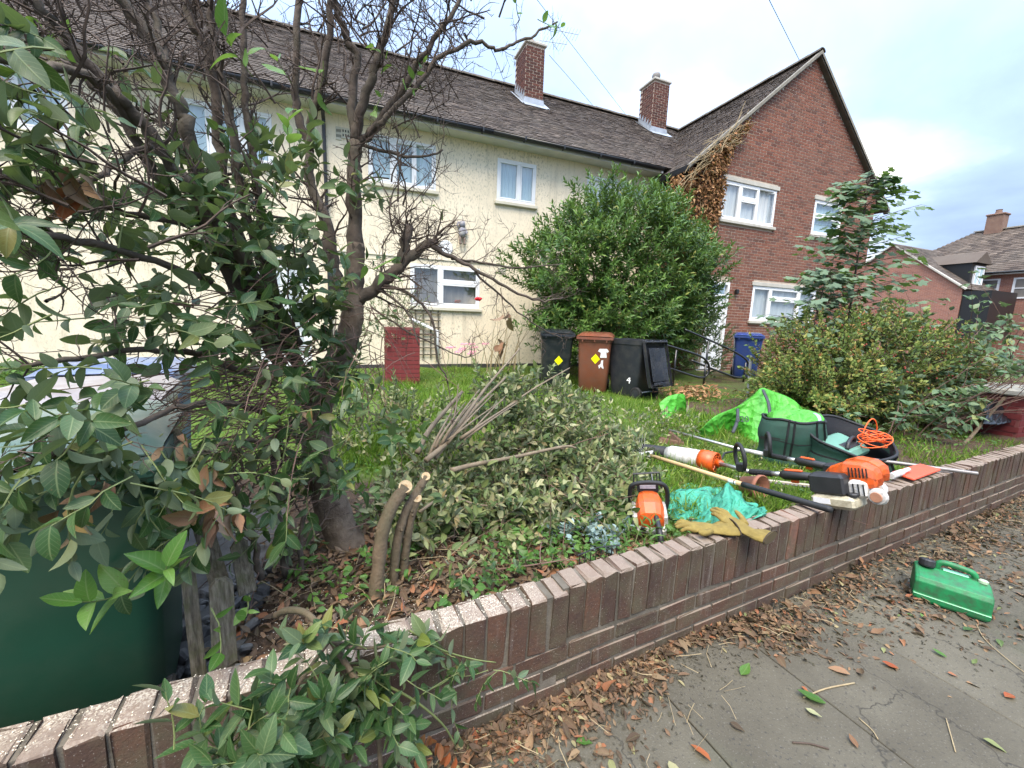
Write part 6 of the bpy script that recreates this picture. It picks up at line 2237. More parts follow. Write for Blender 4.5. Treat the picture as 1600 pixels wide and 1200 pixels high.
for cx, cy, rx, ry, Y0, Y1, n, sz, droop in ZONES:
    for _ in range(n):
        p = aty(cx + rs.gauss(0, .5) * rx, cy + rs.gauss(0, .5) * ry, rs.uniform(Y0, Y1))
        ppx = project(p)
        if math.hypot(ppx[0] - 640, ppx[1] - 770) < 95:      # the sawn ends stand clear
            continue
        d = Vector((rs.gauss(-.25, .6), rs.gauss(-.25, .55), rs.gauss(.25 - droop * .7, .5)))
        sprig(p, d, rs.uniform(.09, .22), sz * .93, rs, out, lt, up_bias=.25 - droop * .3, droop=droop)
lt.build('leaf_stalks', m_gtwig, sh, kind='stuff')
P_, D_, N_, S_ = split(out)
leaf_parts('leaf', T_BIG, P_, D_, N_, S_, m_leaf, sh, 300)
# brighter leaves: backlight put into their green against the sky, right-hand stems
out = []; lt = MB()
for (px, py, Y, n, sz) in ((622, 110, 1.95, 4, .06), (640, 135, 1.95, 4, .065), (600, 140, 2.0, 3, .06), (665, 135, 1.95, 3, .06), (505, 95, 2.0, 2, .1), (455, 130, 1.85, 3, .09), (700, 330, 2.0, 3, .05), (812, 32, 1.9, 3, .05), (840, 30, 1.9, 3, .045), (860, 62, 1.9, 2, .06), (395, 120, 1.7, 4, .09), (560, 410, 1.72, 4, .095), (455, 240, 1.7, 5, .09), (220, 920, 1.12, 7, .085), (260, 905, 1.12, 6, .085), (330, 950, 1.2, 4, .06), (420, 830, 1.5, 5, .06), (500, 640, 1.5, 4, .07), (130, 80, 1.6, 5, .06), (185, 110, 1.65, 4, .06), (390, 930, 1.3, 4, .05)):
    sprig(aty(px, py, Y), (rs.gauss(-.2, .5), rs.gauss(-.3, .3), rs.gauss(0, .4)), .12, sz, rs, out, lt, n=n)
lt.build('bright_leaf_stalks', m_gtwig, sh, kind='stuff')
P_, D_, N_, S_ = split(out)
leaf_parts('bright_leaf', T_BIG, P_, D_, N_, S_, m_leafb, sh, 200)
# dead brown leaves caught in the branches
out = []
for (px, py, Y, n, s_) in ((318, 812, 1.2, 5, .07), (345, 800, 1.25, 4, .065), (370, 795, 1.3, 3, .07), (120, 275, 1.4, 4, .085), (95, 290, 1.4, 3, .09), (785, 500, 1.88, 3, .075), (790, 525, 1.88, 3, .07), (785, 545, 1.88, 2, .07), (150, 745, 1.08, 2, .06), (110, 790, 1.05, 3, .075), (270, 690, 1.35, 3, .05), (480, 640, 1.55, 3, .05), (330, 730, 1.3, 3, .06)):
    for _ in range(n):
        p = aty(px + rs.gauss(0, 9), py + rs.gauss(0, 9), Y + rs.gauss(0, .02))
        out.append((tuple(p), (rs.gauss(0, .5), rs.gauss(-.2, .4), rs.gauss(-.8, .4)), (rs.gauss(0, 1), rs.gauss(-.8, .5), rs.gauss(.2, .5)), s_ * rs.uniform(.8, 1.2)))
P_, D_, N_, S_ = split(out)
leaf_parts('dead_leaf', T_DRY, P_, D_, N_, S_, m_leafd, sh, 200)
# stalk that carries the clump hanging at the end of the whip
m = MB(); m.tube(spline([aty(782, 450, 1.88), aty(786, 480, 1.88), aty(790, 500, 1.88)], 4), .002, 4); m.build('hanging_stalk', m_rtwig, sh)

# ---- sawn stems close to the wall
ck = empty('sawn_stems', (.06, 1.47, .3), 'three sawn-off stems with pale cut ends standing behind the wall', 'stump')
ck.location = (0, 0, 0)
m_wood = pm('fresh_cut_wood', (.36, .25, .13), (.50, .38, .22), 90, .85, .4, 200, world_co=True)
for pts, r0, r1 in (([(584, 962, 1.44), (590, 900, 1.47), (597, 835, 1.50), (612, 792, 1.53), (633, 762, 1.57)], .027, .024), ([(612, 940, 1.52), (620, 850, 1.55), (634, 800, 1.58), (652, 768, 1.62), (665, 746, 1.66)], .019, .017), ([(626, 930, 1.55), (634, 860, 1.57), (642, 810, 1.58), (652, 780, 1.6)], .018, .016)):
    q = spline([aty(*p) for p in pts], 5)
    k = len(q)
    m = MB(); m.tube(q, [(r0 + (r1 - r0) * i / (k - 1)) * (1 + .06 * math.sin(i * 1.9) + rs.uniform(-.04, .04)) for i in range(k)], 14); st = m.build('stem', m_stem, ck, smooth=True)
    m = MB()
    for _ in range(4):
        i = rs.randrange(3, k - 3); a = rs.uniform(2.5, 6)
        nb = q[i] + Vector((math.cos(a), math.sin(a), .1)) * r0 * .8
        m.tube([q[i], nb, nb + Vector((math.cos(a), math.sin(a), .5)) * .008], [.009, .008, .005], 7)
    m.build('knots', m_stem, st, kind='stuff')
    d = (q[-1] - q[-2]).normalized()
    dd = (d * .45 + Vector((-.28, -.80, .30))).normalized()
    m = MB(); m.tube([q[-1] - dd * .014, q[-1] + dd * .014], r1 * 1.12, 16); m.build('cut_face', m_wood, st)
    m = MB(); m.tube([q[-1] + dd * .0142, q[-1] + dd * .0146], r1 * .35, 12); m.build('heartwood', pm('heartwood', (.27, .16, .07), (.34, .21, .1), 40, .8), st)

# ---- sprouting shoots that hang over the pavement side
sp_ = empty('wall_shoots', (-.1, 1.0, .3), 'leafy shoots spilling over the wall towards the pavement', 'shrub')
sp_.location = (0, 0, 0)
for pts, r0, r1 in (([(430, 962, 1.26), (448, 954, 1.22), (476, 957, 1.16), (503, 981, 1.09), (516, 998, 1.05), (545, 1012, 1.0)], .011, .007), ([(513, 991, 1.07), (545, 1045, .98), (584, 1102, .93), (592, 1160, .92), (596, 1220, .92)], .009, .006), ([(516, 998, 1.05), (480, 1050, .98), (440, 1110, .95), (400, 1180, .92)], .007, .003), ([(545, 1012, 1.0), (600, 1010, 1.02), (640, 985, 1.04)], .005, .002), ([(560, 1050, .98), (640, 1090, .96), (690, 1130, .95), (712, 1165, .95)], .004, .002), ([(640, 985, 1.04), (690, 1015, 1.03), (740, 1030, 1.03), (775, 1035, 1.02)], .003, .0015), ([(660, 1085, .98), (700, 1060, 1.0), (730, 1045, 1.0)], .002, .001)):
    q = spline([aty(*p) for p in pts], 5); k = len(q)
    m = MB(); m.tube(q, [r0 + (r1 - r0) * i / (k - 1) for i in range(k)], 6); m.build('stem', m_stem if r0 > .004 else m_gtwig, sp_, smooth=True)
out = []; lt = MB()
for cx, cy, rx, ry, Y0, Y1, n, sz, droop in ((560, 1010, 90, 50, .98, 1.06, 16, .062, .2), (520, 1090, 100, 55, .86, 1.0, 17, .062, .3), (420, 1130, 90, 60, .82, .96, 13, .066, .3), (470, 1180, 130, 40, .80, .94, 17, .066, .2), (620, 1060, 60, 50, .9, 1.02, 9, .058, .4), (350, 1180, 60, 40, .8, .9, 8, .068, .2), (620, 1150, 60, 50, .88, .96, 7, .055, .4), (700, 1050, 45, 28, 1.0, 1.04, 6, .045, .3), (770, 1050, 20, 26, 1.0, 1.04, 3, .05, .6), (820, 900, 70, 30, 1.3, 1.5, 8, .05, .3)):
    for _ in range(n):
        p = aty(cx + rs.gauss(0, .5) * rx, cy + rs.gauss(0, .5) * ry, rs.uniform(Y0, Y1))
        sprig(p, (rs.gauss(0, .6), rs.gauss(-.2, .4), rs.gauss(.1, .5)), rs.uniform(.06, .14), sz, rs, out, lt, r=.0016, droop=droop)
lt.build('leaf_stalks', m_gtwig, sp_, kind='stuff')
P_, D_, N_, S_ = split(out)
leaf_parts('leaf', T_MED, P_, D_, N_, S_, m_leaf, sp_, 260)
out = []
for (px, py, Y, n) in ((648, 1165, .94, 3), (665, 1160, .94, 3), (690, 1180, .94, 4), (705, 1195, .94, 3), (662, 1195, .93, 2)):
    for _ in range(n):
        out.append((tuple(aty(px + rs.gauss(0, 5), py + rs.gauss(0, 5) - 15, Y)), (rs.gauss(0, .3), rs.gauss(0, .2), -1), (rs.gauss(0, .6), -1, .2), .05 * rs.uniform(.8, 1.2)))
P_, D_, N_, S_ = split(out)
m_russet = leafmat('russet_leaf', [(0, (.30, .06, .02)), (.5, (.38, .10, .035)), (1, (.30, .12, .06))], rough=.5, under=(.3, .12, .06), trans=.25)
leaf_parts('russet_leaf', T_MED, P_, D_, N_, S_, m_russet, sp_, 40)

# ================================================================== old fence pickets beside the shrub
for lab, base, tip, w in (('narrow leaning grey fence picket nearest the green bin', (310, 1040, 1.30), (290, 862, 1.34), .036), ('broad split grey fence picket behind the wall', (350, 1030, 1.27), (345, 905, 1.30), .060), ('tall grey fence picket among the leaves by the green bin', (345, 900, 1.5), (272, 672, 1.62), .055), ('mossy fence picket under the shrub leaves', (385, 900, 1.45), (372, 845, 1.48), .05)):
    a_, b__ = aty(*base) - Vector((0, 0, .06)), aty(*tip)
    d = (b__ - a_); L = d.length; d.normalize()
    sd_ = Vector((.93, .36, 0)); sd_ = (sd_ - d * sd_.dot(d)).normalized(); th = d.cross(sd_)
    m = MB()
    rings = []
    for t, sc in ((0, 1), (.5, .98), (.93, .95), (1.0, .45)):
        c_ = a_ + d * (L * t)
        rings.append([c_ + sd_ * (x * w / 2 * sc) + th * (y * .011) + d * (rs.gauss(0, .004) if t > .9 else 0) for x, y in ((-1, -1), (-.2, -1.1), (.3, -.95), (1, -1), (1, 1), (-1, 1))])
    m.loft(rings)
    tag(m.build('fence_picket', wood_grey), lab, 'picket', 'old fence pickets')
# broken rubble in the gap between the bin and the shrub bed
mr_ = pm('rubble', (.10, .095, .09), (.2, .19, .17), 15, .9, .6, 50, rnd=.4, world_co=True)
rub = MB()
for _ in range(260):
    x, y = rs.uniform(-.85, -.34), rs.uniform(1.17, 2.3)
    r_ = rs.uniform(.012, .035)
    z = ground_z(x, y) + .005
    rub.box((x, y, z + r_ * .3), (r_ * 2, r_ * rs.uniform(1.2, 2), r_ * rs.uniform(.8, 1.6)), rot=(rs.random() * 3, rs.random() * 3, rs.random() * 3), bev=r_ * .3)
tag(rub.build('rubble', mr_), 'broken stones and rubble beside the green bin behind the wall', 'rubble', kind='stuff')
for (a, b, Y, s_) in ((283, 1015, 1.32, .035), (270, 1035, 1.28, .04), (300, 1000, 1.36, .03)):
    pass

# ================================================================== heap of cut branches
bp = empty('brush_heap', (.95, 2.4, .3), 'heap of freshly cut leafy branches piled on the grass', 'brush heap')
bp.location = (0, 0, 0)
STK = [([(652, 708, 2.12), (668, 676, 2.2), (690, 648, 2.3), (722, 612, 2.45)], .017, .010),
       ([(678, 715, 2.05), (692, 698, 2.08), (720, 660, 2.2), (760, 605, 2.45), (812, 545, 2.75)], .020, .005),
       ([(665, 720, 2.0), (700, 690, 2.1), (740, 640, 2.3), (790, 590, 2.6)], .016, .007),
       ([(705, 735, 1.95), (745, 725, 2.0), (800, 715, 2.05), (880, 698, 2.1), (900, 700, 2.1)], .014, .007),
       ([(680, 705, 2.1), (720, 660, 2.3), (750, 625, 2.5)], .012, .005),
       ([(760, 660, 2.3), (830, 610, 2.5), (890, 575, 2.6)], .009, .004),
       ([(655, 800, 1.75), (700, 775, 1.85), (760, 790, 1.85), (840, 770, 1.95)], .008, .003),
       ([(700, 690, 2.15), (712, 640, 2.3), (716, 600, 2.4)], .008, .003)]
rs2 = random.Random(5)
for k in range(9):
    x0 = 668 + k * 7 + rs2.uniform(-5, 5); y0 = 712 - k * 3 + rs2.uniform(-9, 9)
    x1 = 715 + k * 13 + rs2.uniform(-8, 8); y1 = 612 + (k % 3) * 9 + rs2.uniform(-8, 8)
    STK.append(([(x0, y0, 2.08), ((x0 * 2 + x1) / 3 - 4, (y0 * 2 + y1) / 3 + 2, 2.1), ((x0 + 2 * x1) / 3 - 2, (y0 + 2 * y1) / 3, 2.25), (x1, y1, 2.42)], rs2.uniform(.006, .011), .003))
for pts, r0, r1 in STK:
    q = spline([aty(*p) for p in pts], 5); k = len(q)
    m = MB(); m.tube(q, [r0 + (r1 - r0) * i / (k - 1) for i in range(k)], 9); m.build('branch', pm('cut_branch_bark', (.15, .112, .07), (.23, .18, .12), 22, .85, .8, 60, dirt=(.10, .08, .05), dirt_scale=14, dirt_amt=.7, world_co=True) if pts is STK[0][0] else bpy.data.materials['cut_branch_bark'], bp, smooth=True)
out = []; lt = MB()


HX = [600, 660, 700, 760, 850, 900, 950, 1000]
HT = [760, 690, 620, 582, 592, 618, 655, 735]
HB = [820, 830, 835, 840, 835, 820, 795, 765]


def heap_pt():
    while True:
        px = rs.uniform(595, 998)
        t = rs.random()
        top_, bot_ = float(np.interp(px, HX, HT)), float(np.interp(px, HX, HB))
        if px < 750 and t < .6 and rs.random() < .75:      # the bare butts of the branches show here
            continue
        break
    py = top_ + (bot_ - top_) * t
    Y = 2.75 - 1.0 * t + rs.gauss(.06, .09) + .3 * max(0, (px - 850) / 150) * (1 - t)
    p = aty(px, py, Y)
    p.z = max(p.z, ground_z(p.x, p.y) + .02)
    return p


def heap_z(x, y):
    return .35 * math.exp(-(((x - 1.1) / .6) ** 2 + ((y - 2.3) / .5) ** 2))


for _ in range(1100):
    p = heap_pt()
    if p.y < wall_y(p.x) + .25: continue
    d = Vector((rs.gauss(.35, .6), rs.gauss(-.25, .55), rs.gauss(.2, .45)))
    sprig(p, d, rs.uniform(.09, .2), .064, rs, out, lt, n=rs.randint(7, 11), r=.002, up_bias=.1)
for _ in range(300):
    p = heap_pt(); p.y += rs.uniform(.05, .25); p.z -= rs.uniform(.02, .15)
    p.z = max(p.z, ground_z(p.x, p.y) + .02)
    sprig(p, (rs.gauss(.3, .6), rs.gauss(-.2, .6), rs.gauss(.2, .4)), rs.uniform(.09, .2), .064, rs, out, lt, n=9, r=.002)
# low cuttings strewn in front of the heap and on the lawn
for _ in range(85):
    x, y = rs.gauss(.75, .45), rs.gauss(1.75, .22)
    if y < wall_y(x) + .2 or x < -.2:
        continue
    sprig((x, y, ground_z(x, y) + rs.uniform(.02, .13)), (rs.gauss(.2, .8), rs.gauss(0, .8), rs.gauss(.1, .2)), rs.uniform(.08, .2), .052, rs, out, lt, n=rs.randint(5, 9), r=.0018)
for _ in range(60):
    x, y = rs.gauss(2.95, .25), rs.gauss(3.25, .22)
    sprig((x, y, ground_z(x, y) + rs.uniform(.02, .2)), (rs.gauss(.2, .8), rs.gauss(0, .8), rs.gauss(.2, .3)), rs.uniform(.1, .2), .045, rs, out, lt, n=8, r=.0018)
lt.build('stalks', m_stem, bp, kind='stuff')
P_, D_, N_, S_ = split(out)
leaf_parts('leaf', T_MED, P_, D_, N_, S_, m_cut, bp, 300)
# twiggy bits of the heap
tw = MB()
for _ in range(150):
    x, y = rs.gauss(.9, .5), rs.gauss(2.1, .35)
    if y < wall_y(x) + .2: continue
    p = Vector((x, y, ground_z(x, y) + heap_z(x, y) * rs.random() + .03))
    d = Vector((rs.gauss(.3, .8), rs.gauss(.1, .8), rs.gauss(.05, .3))).normalized()
    L = rs.uniform(.15, .5); pts = [p]
    for s_ in range(5):
        d = (d + Vector((rs.gauss(0, .12), rs.gauss(0, .12), rs.gauss(0, .12)))).normalized(); pts.append(pts[-1] + d * L / 5)
    r0 = rs.uniform(.0015, .0045)
    tw.tube(pts, [r0, r0 * .9, r0 * .8, r0 * .7, r0 * .6, r0 * .5], 5, cap=False)
tw.build('sticks', m_rtwig, bp, kind='stuff')
# tall thin dry stalk standing in the heap, near the stumps
for (a, b, Y) in ((545, 640, 1.6), (775, 860, 1.75)):
    pass

# ================================================================== laurel


def shoot_bush(parent, c, rad, n, leaf, tm, mat, rs, per=20, shoot=(.25, .5), floor=.25, inner=.45, up=.6, stem_mat=None, name='foliage', stick=.0):
    out = []; lt = MB()
    for _ in range(n):
        while True:
            v = Vector((rs.gauss(0, 1), rs.gauss(0, 1), rs.gauss(0, 1))).normalized()
            if v.z > -.75: break
        k = inner + (1 - inner) * rs.random() ** .55
        lump = 1 + .14 * math.sin(v.x * 5 + c[0]) * math.sin(v.z * 6 + 1) + .10 * math.sin(v.y * 9 + v.z * 7) + .06 * math.sin(v.x * 17 + 2)
        p = Vector((c[0] + v.x * rad[0] * k * lump, c[1] + v.y * rad[1] * k * lump, c[2] + v.z * rad[2] * k * lump))
        if p.z < floor: continue
        d = (Vector((v.x / rad[0], v.y / rad[1], v.z / rad[2])).normalized() + Vector((rs.gauss(0, .3), rs.gauss(0, .3), up + rs.gauss(0, .25)))).normalized()
        L = rs.uniform(*shoot) * (1.5 if rs.random() < .03 else 1)
        pts = [p]
        for s_ in range(4):
            d = (d + Vector((rs.gauss(0, .08), rs.gauss(0, .08), .06))).normalized(); pts.append(pts[-1] + d * L / 4)
        lt.tube(pts, [.006, .005, .004, .003, .002], 4, cap=False)
        ang = rs.random() * 6
        for q_ in range(per):
            t = q_ / per
            i = min(3, int(t * 4)); q = pts[i].lerp(pts[i + 1], t * 4 - i); ax = (pts[i + 1] - pts[i]).normalized()
            ang += 2.4
            a = ax.orthogonal().normalized(); b = ax.cross(a)
            o_ = a * math.cos(ang) + b * math.sin(ang)
            ld = (o_ * (1.0 - .5 * t) + ax * (.45 + .6 * t) + Vector((0, 0, -.05))).normalized()
            out.append((tuple(q), tuple(ld), tuple(ax - o_ * .3 + Vector((rs.gauss(0, .25), rs.gauss(0, .25), .3))), leaf * rs.uniform(.7, 1.15)))
    lt.build('shoots', stem_mat or m_gtwig, parent, kind='stuff')
    P_, D_, N_, S_ = split(out)
    return P_, D_, N_, S_


la = empty('laurel_bush', (5.6, 7.4, .25), 'large dense green laurel bush behind the three bins', 'bush')
la.location = (0, 0, 0)
P_, D_, N_, S_ = shoot_bush(la, (5.65, 7.5, 2.35), (2.40, 1.0, 1.80), 1750, .125, T_LAU, m_laurel, rs, per=19, shoot=(.24, .48), inner=.55, up=.45)
leaf_mass('foliage', T_LAU, P_, D_, N_, S_, m_laurel, la)
P_, D_, N_, S_ = shoot_bush(la, (5.3, 7.25, 1.15), (2.1, .55, 1.0), 480, .115, T_LAU, m_laurel, rs, per=17, shoot=(.2, .4))
leaf_mass('lower_foliage', T_LAU, P_, D_, N_, S_, m_laurel, la)
m = MB()
for k in range(9):
    a = k * .7
    m.tube(spline([(5.6 + .25 * math.cos(a), 7.4 + .2 * math.sin(a), .15), (5.6 + .8 * math.cos(a), 7.4 + .35 * math.sin(a), 1.3), (5.6 + 1.2 * math.cos(a), 7.5 + .3 * math.sin(a), 2.2), (5.6 + 1.5 * math.cos(a), 7.5 + .35 * math.sin(a), 2.9)], 5), [.05] * 6 + [.035] * 5 + [.02] * 5, 7)
m.build('stems', m_bark, la, kind='stuff')
# darker evergreen between the handrails and the laurel
lb_ = empty('privet_bush', (7.4, 6.9, .25), 'dark evergreen bush between the laurel and the brick house door', 'bush')
lb_.location = (0, 0, 0)
P_, D_, N_, S_ = shoot_bush(lb_, (7.35, 6.95, .95), (.75, .55, .85), 240, .06, T_NAR, m_bram, rs, per=16, shoot=(.12, .28))
leaf_mass('foliage', T_MED, P_, D_, N_, S_, m_leaf, lb_)

# ================================================================== dead creeper on the gable corner
cr = empty('dead_creeper', (8.2, GY, 2.5), 'dead brown creeper hanging on the corner of the brick gable', 'creeper')
cr.location = (0, 0, 0)
out = []
for _ in range(13000):
    x = rs.uniform(7.25, 9.2); z = rs.uniform(2.4, 7.0)
    top = GAP - (GXM - x) * gsl - .02
    right = 8.52 + .10 * math.sin(z * 3) - .0 + max(0, (z - 5.15)) * .62
    if z > top - .05 or x > right or z < 3.0 - .0: continue
    if z > 5.5 and rs.random() < (z - 5.5) * .75: continue
    onret = x < GX0
    y = (GY - rs.uniform(.02, .22)) if not onret else rs.uniform(GY - .15, GY + .5)
    if onret and z > 5.25: continue
    out.append(((x, y, z), (rs.gauss(0, .5), rs.gauss(-.3, .4), rs.gauss(-.8, .4)), (rs.gauss(0, .6), -1, rs.gauss(.3, .5)), rs.uniform(.06, .12)))
P_, D_, N_, S_ = split(out)
leaf_mass('foliage', T_DRY, P_, D_, N_, S_, m_ivyd, cr)
tw = MB()
for _ in range(80):
    x = rs.uniform(7.4, 8.75)
    zt_ = GAP - (GXM - x) * gsl
    p = Vector((x, GY - .14 - rs.random() * .06, zt_ - rs.uniform(-.06, .35)))
    d = Vector((.75, rs.gauss(-.05, .1), .62 + rs.gauss(0, .25))).normalized() * rs.choice((1, 1, -1))
    pts = [p]
    for s_ in range(6):
        d = (d + Vector((rs.gauss(0, .15), rs.gauss(0, .08), rs.gauss(0, .15)))).normalized(); pts.append(pts[-1] + d * .11)
    tw.tube(pts, .006, 4, cap=False)
for _ in range(60):
    x = rs.uniform(7.9, 8.5)
    pts = [Vector((x + .05 * math.sin(k), GY - .05 - .05 * rs.random(), .3 + k * .5)) for k in range(10)]
    tw.tube(pts, .007, 4, cap=False)
tw.build('stems', m_straw, cr, kind='stuff')

# ================================================================== young sycamore
mp = empty('sycamore_sapling', (7.0, 4.0, .25), 'young sycamore tree with layered dark leaves before the brick gable', 'tree')
mp.location = (0, 0, 0)
tr_pts = [aty(1318, 600, 4.0), aty(1322, 540, 4.0), aty(1330, 470, 4.0), aty(1342, 390, 4.0), aty(1352, 320, 4.0), aty(1358, 278, 4.0)]
q = spline(tr_pts, 6)
m = MB(); m.tube(q, [.022 - .016 * i / (len(q) - 1) for i in range(len(q))], 7); m.build('trunk', m_bark, mp, smooth=True)
m = MB(); q2 = spline([aty(1262, 585, 4.0), aty(1270, 520, 4.0), aty(1284, 460, 4.0), aty(1296, 420, 4.0)], 6); m.tube(q2, [.016 - .01 * i / (len(q2) - 1) for i in range(len(q2))], 6); m.build('trunk', m_bark, mp, smooth=True)
out = []; lt = MB()
for k in range(125):
    t = .22 + .78 * (k / 124)
    src = q if rs.random() < .72 else q2
    i = min(len(src) - 2, int(t * (len(src) - 1)))
    p = src[i].copy()
    a = k * 2.4
    wide = (1.0 if src is q else .7) * (1.12 - t) * 1.0 + .18
    d = Vector((math.cos(a), math.sin(a), .45)).normalized()
    pts = [p]
    L = wide * rs.uniform(.6, 1.1)
    for s_ in range(5):
        d = (d + Vector((rs.gauss(0, .1), rs.gauss(0, .1), -.05))).normalized(); pts.append(pts[-1] + d * L / 5)
    lt.tube(pts, [.007, .006, .005, .004, .003, .002], 4, cap=False)
    for j in range(9):
        tt = .15 + .85 * j / 8
        ii = min(4, int(tt * 5)); qq = pts[ii].lerp(pts[ii + 1], tt * 5 - ii)
        sd_ = 1 if j % 2 else -1
        ax = (pts[ii + 1] - pts[ii]).normalized(); o_ = ax.cross(Vector((0, 0, 1))).normalized() * sd_
        stalk = qq + o_ * .07 + ax * .05 + Vector((0, 0, -.02))
        lt.tube([qq, stalk], .0016, 3, cap=False)
        out.append((tuple(stalk), tuple(o_ * .7 + ax * .6 + Vector((0, 0, -.55 + rs.gauss(0, .2)))), (rs.gauss(0, .3), rs.gauss(-.2, .3), 1), rs.uniform(.12, .19)))
lt.build('twigs', m_bark, mp, kind='stuff')
P_, D_, N_, S_ = split(out)
leaf_parts('leaf', T_LOB, P_, D_, N_, S_, m_maple, mp, 300)

# ================================================================== rose thicket and brambles
ro = empty('rose_thicket', (6.2, 3.2, .25), 'broad yellowing rose thicket with small red hips behind the garden bags', 'bush')
ro.location = (0, 0, 0)
P_, D_, N_, S_ = shoot_bush(ro, (6.65, 3.35, .68), (1.6, .95, .86), 1400, .055, T_RND, m_rose, rs, per=17, shoot=(.16, .36), inner=.6, up=.3, stem_mat=m_twig)
leaf_mass('foliage', T_RND, P_, D_, N_, S_, m_rose, ro)
P_, D_, N_, S_ = shoot_bush(ro, (5.45, 3.05, .52), (.75, .6, .58), 460, .050, T_RND, m_rose, rs, per=16, shoot=(.15, .34), inner=.5, up=.3, stem_mat=m_twig)
leaf_mass('front_foliage', T_RND, P_, D_, N_, S_, m_rose, ro)
hip = MB(); hip.lathe([(0, 0), (.006, .003), (.008, .009), (.005, .015), (0, .017)], 6)
mh = pm('rose_hip', (.30, .035, .02), None, 9, .4)
hv, hf = np.array(hip.v), hip.f
V_, F2 = [], []
for _ in range(300):
    v = Vector((rs.gauss(0, 1), rs.gauss(-.4, 1), abs(rs.gauss(0, 1)))).normalized()
    p = np.array([6.7 + v.x * 1.75, 3.3 + v.y * .95, .75 + v.z * .95])
    k = len(V_)
    V_ += [tuple(p + w * 1.1) for w in hv]
    F2 += [tuple(i + k for i in f) for f in hf]
m = MB(); m.add(V_, F2); m.build('hips', mh, ro, kind='stuff')
br = empty('bramble_bush', (6.4, 2.4, .25), 'grey-green bramble bush arching over the right end of the wall', 'bush')
br.location = (0, 0, 0)
out = []; lt = MB()
for _ in range(115):
    b0 = Vector((4.75 + 3.1 * rs.random() ** .7, rs.uniform(2.15, 2.9), .2))
    L = rs.uniform(.7, 1.5) + .55 * max(0, b0.x - 5.6)
    d = Vector((rs.gauss(.12, .35), rs.gauss(-.08, .3), 1)).normalized()
    pts = [b0]
    for s_ in range(9):
        d = (d + Vector((rs.gauss(.02, .12), rs.gauss(-.02, .10), -.10))).normalized(); pts.append(pts[-1] + d * L / 9)
    lt.tube(pts, [.006 - .0005 * i for i in range(10)], 4, cap=False)
    for j in range(13):
        tt = .25 + .75 * j / 12
        ii = min(8, int(tt * 9)); qq = pts[ii].lerp(pts[ii + 1], tt * 9 - ii); ax = (pts[ii + 1] - pts[ii]).normalized()
        a = rs.random() * 6.28; o1 = ax.orthogonal().normalized(); o_ = o1 * math.cos(a) + ax.cross(o1) * math.sin(a)
        st_ = qq + o_ * .05
        for da in (-.9, 0, .9):
            dd = (o_ + ax * .3 + Vector((0, 0, -.2)))
            dd = Matrix.Rotation(da, 3, 'Z') @ dd
            pj = project(st_)
            if pj[0] > 1535 and 588 < pj[1] < 715:      # the gate pier shows here
                continue
            out.append((tuple(st_), tuple(dd), (rs.gauss(0, .3), rs.gauss(-.3, .3), 1), rs.uniform(.06, .095)))
lt.build('stems', m_rtwig, br, kind='stuff')
P_, D_, N_, S_ = split(out)
leaf_parts('leaf', T_RND, P_, D_, N_, S_, m_bram, br, 200)
# thick grey stem leaning over the wall end
m = MB(); m.tube(spline([aty(1455, 735, 1.75), aty(1480, 712, 1.85), aty(1510, 690, 1.95), aty(1540, 655, 2.05), aty(1575, 615, 2.1)], 6), [.02] * 10 + [.016] * 15, 8)
m.build('main_stem', m_stem, br, smooth=True)

# ================================================================== beds by the houses
pk = empty('flowering_shrub', (.8, 7.3, 1.2), 'pale shrub with pinkish tips growing over the red brick pier', 'shrub')
pk.location = (0, 0, 0)
m_pieris = leafmat('pale_shrub_leaf', [(0, (.10, .15, .06)), (.5, (.2, .24, .12)), (.85, (.32, .30, .2)), (1, (.42, .16, .16))], rough=.6, under=(.25, .27, .2))
P_, D_, N_, S_ = shoot_bush(pk, (.55, 7.35, 1.35), (.6, .3, .55), 150, .055, T_NAR, m_pieris, rs, per=14, shoot=(.12, .3), floor=.3)
leaf_mass('foliage', T_NAR, P_, D_, N_, S_, m_pieris, pk)
ne = empty('nerine_clump', (2.4, 8.9, .25), 'clump of pink nerine flowers on bare stalks against the cream wall', 'flowers')
ne.location = (0, 0, 0)
m_pink = pm('pink_petal', (.72, .22, .36), (.8, .36, .48), 20, .6)
for k in range(11):
    x = rs.uniform(1.95, 3.0); y = rs.uniform(8.75, 9.1); h = rs.uniform(.35, .6)
    b0 = Vector((x, y, ground_z(x, y))); tpt = b0 + Vector((rs.gauss(0, .05), rs.gauss(-.03, .03), h))
    m = MB(); m.tube([b0, (b0 + tpt) / 2 + Vector((.01, 0, 0)), tpt], .006, 5); st = m.build('stalk', m_gtwig, ne)
    m = MB()
    for j in range(14):
        a = j * .9
        m.tube(spline([tpt, tpt + Vector((math.cos(a) * .05, math.sin(a) * .05, .03)), tpt + Vector((math.cos(a) * .085, math.sin(a) * .085, .02 + .03 * math.sin(j)))], 2), [.003] * 2 + [.008] * 2 + [.003], 4, cap=False)
    m.build('bloom', m_pink, st)
rb = empty('bare_rose_bush', (2.9, 8.5, .25), 'leggy bare rose bush with one red bloom before the cream wall', 'rose bush')
rb.location = (0, 0, 0)
lt = MB()
for k in range(16):
    x = rs.uniform(2.5, 3.6); b0 = Vector((x, rs.uniform(8.2, 8.8), .2))
    d = Vector((rs.gauss(0, .25), rs.gauss(0, .15), 1)).normalized(); pts = [b0]
    for s_ in range(7):
        d = (d + Vector((rs.gauss(0, .12), rs.gauss(0, .1), 0))).normalized(); pts.append(pts[-1] + d * rs.uniform(.15, .24))
    lt.tube(pts, [.012 - .0013 * i for i in range(8)], 5, cap=False)
    grow_twigs(lt, pts, .006, 5, rs, (.1, .3), 1, .3, 1)
lt.build('canes', m_straw, rb, kind='stuff')
p = aty(747, 470, 8.4)
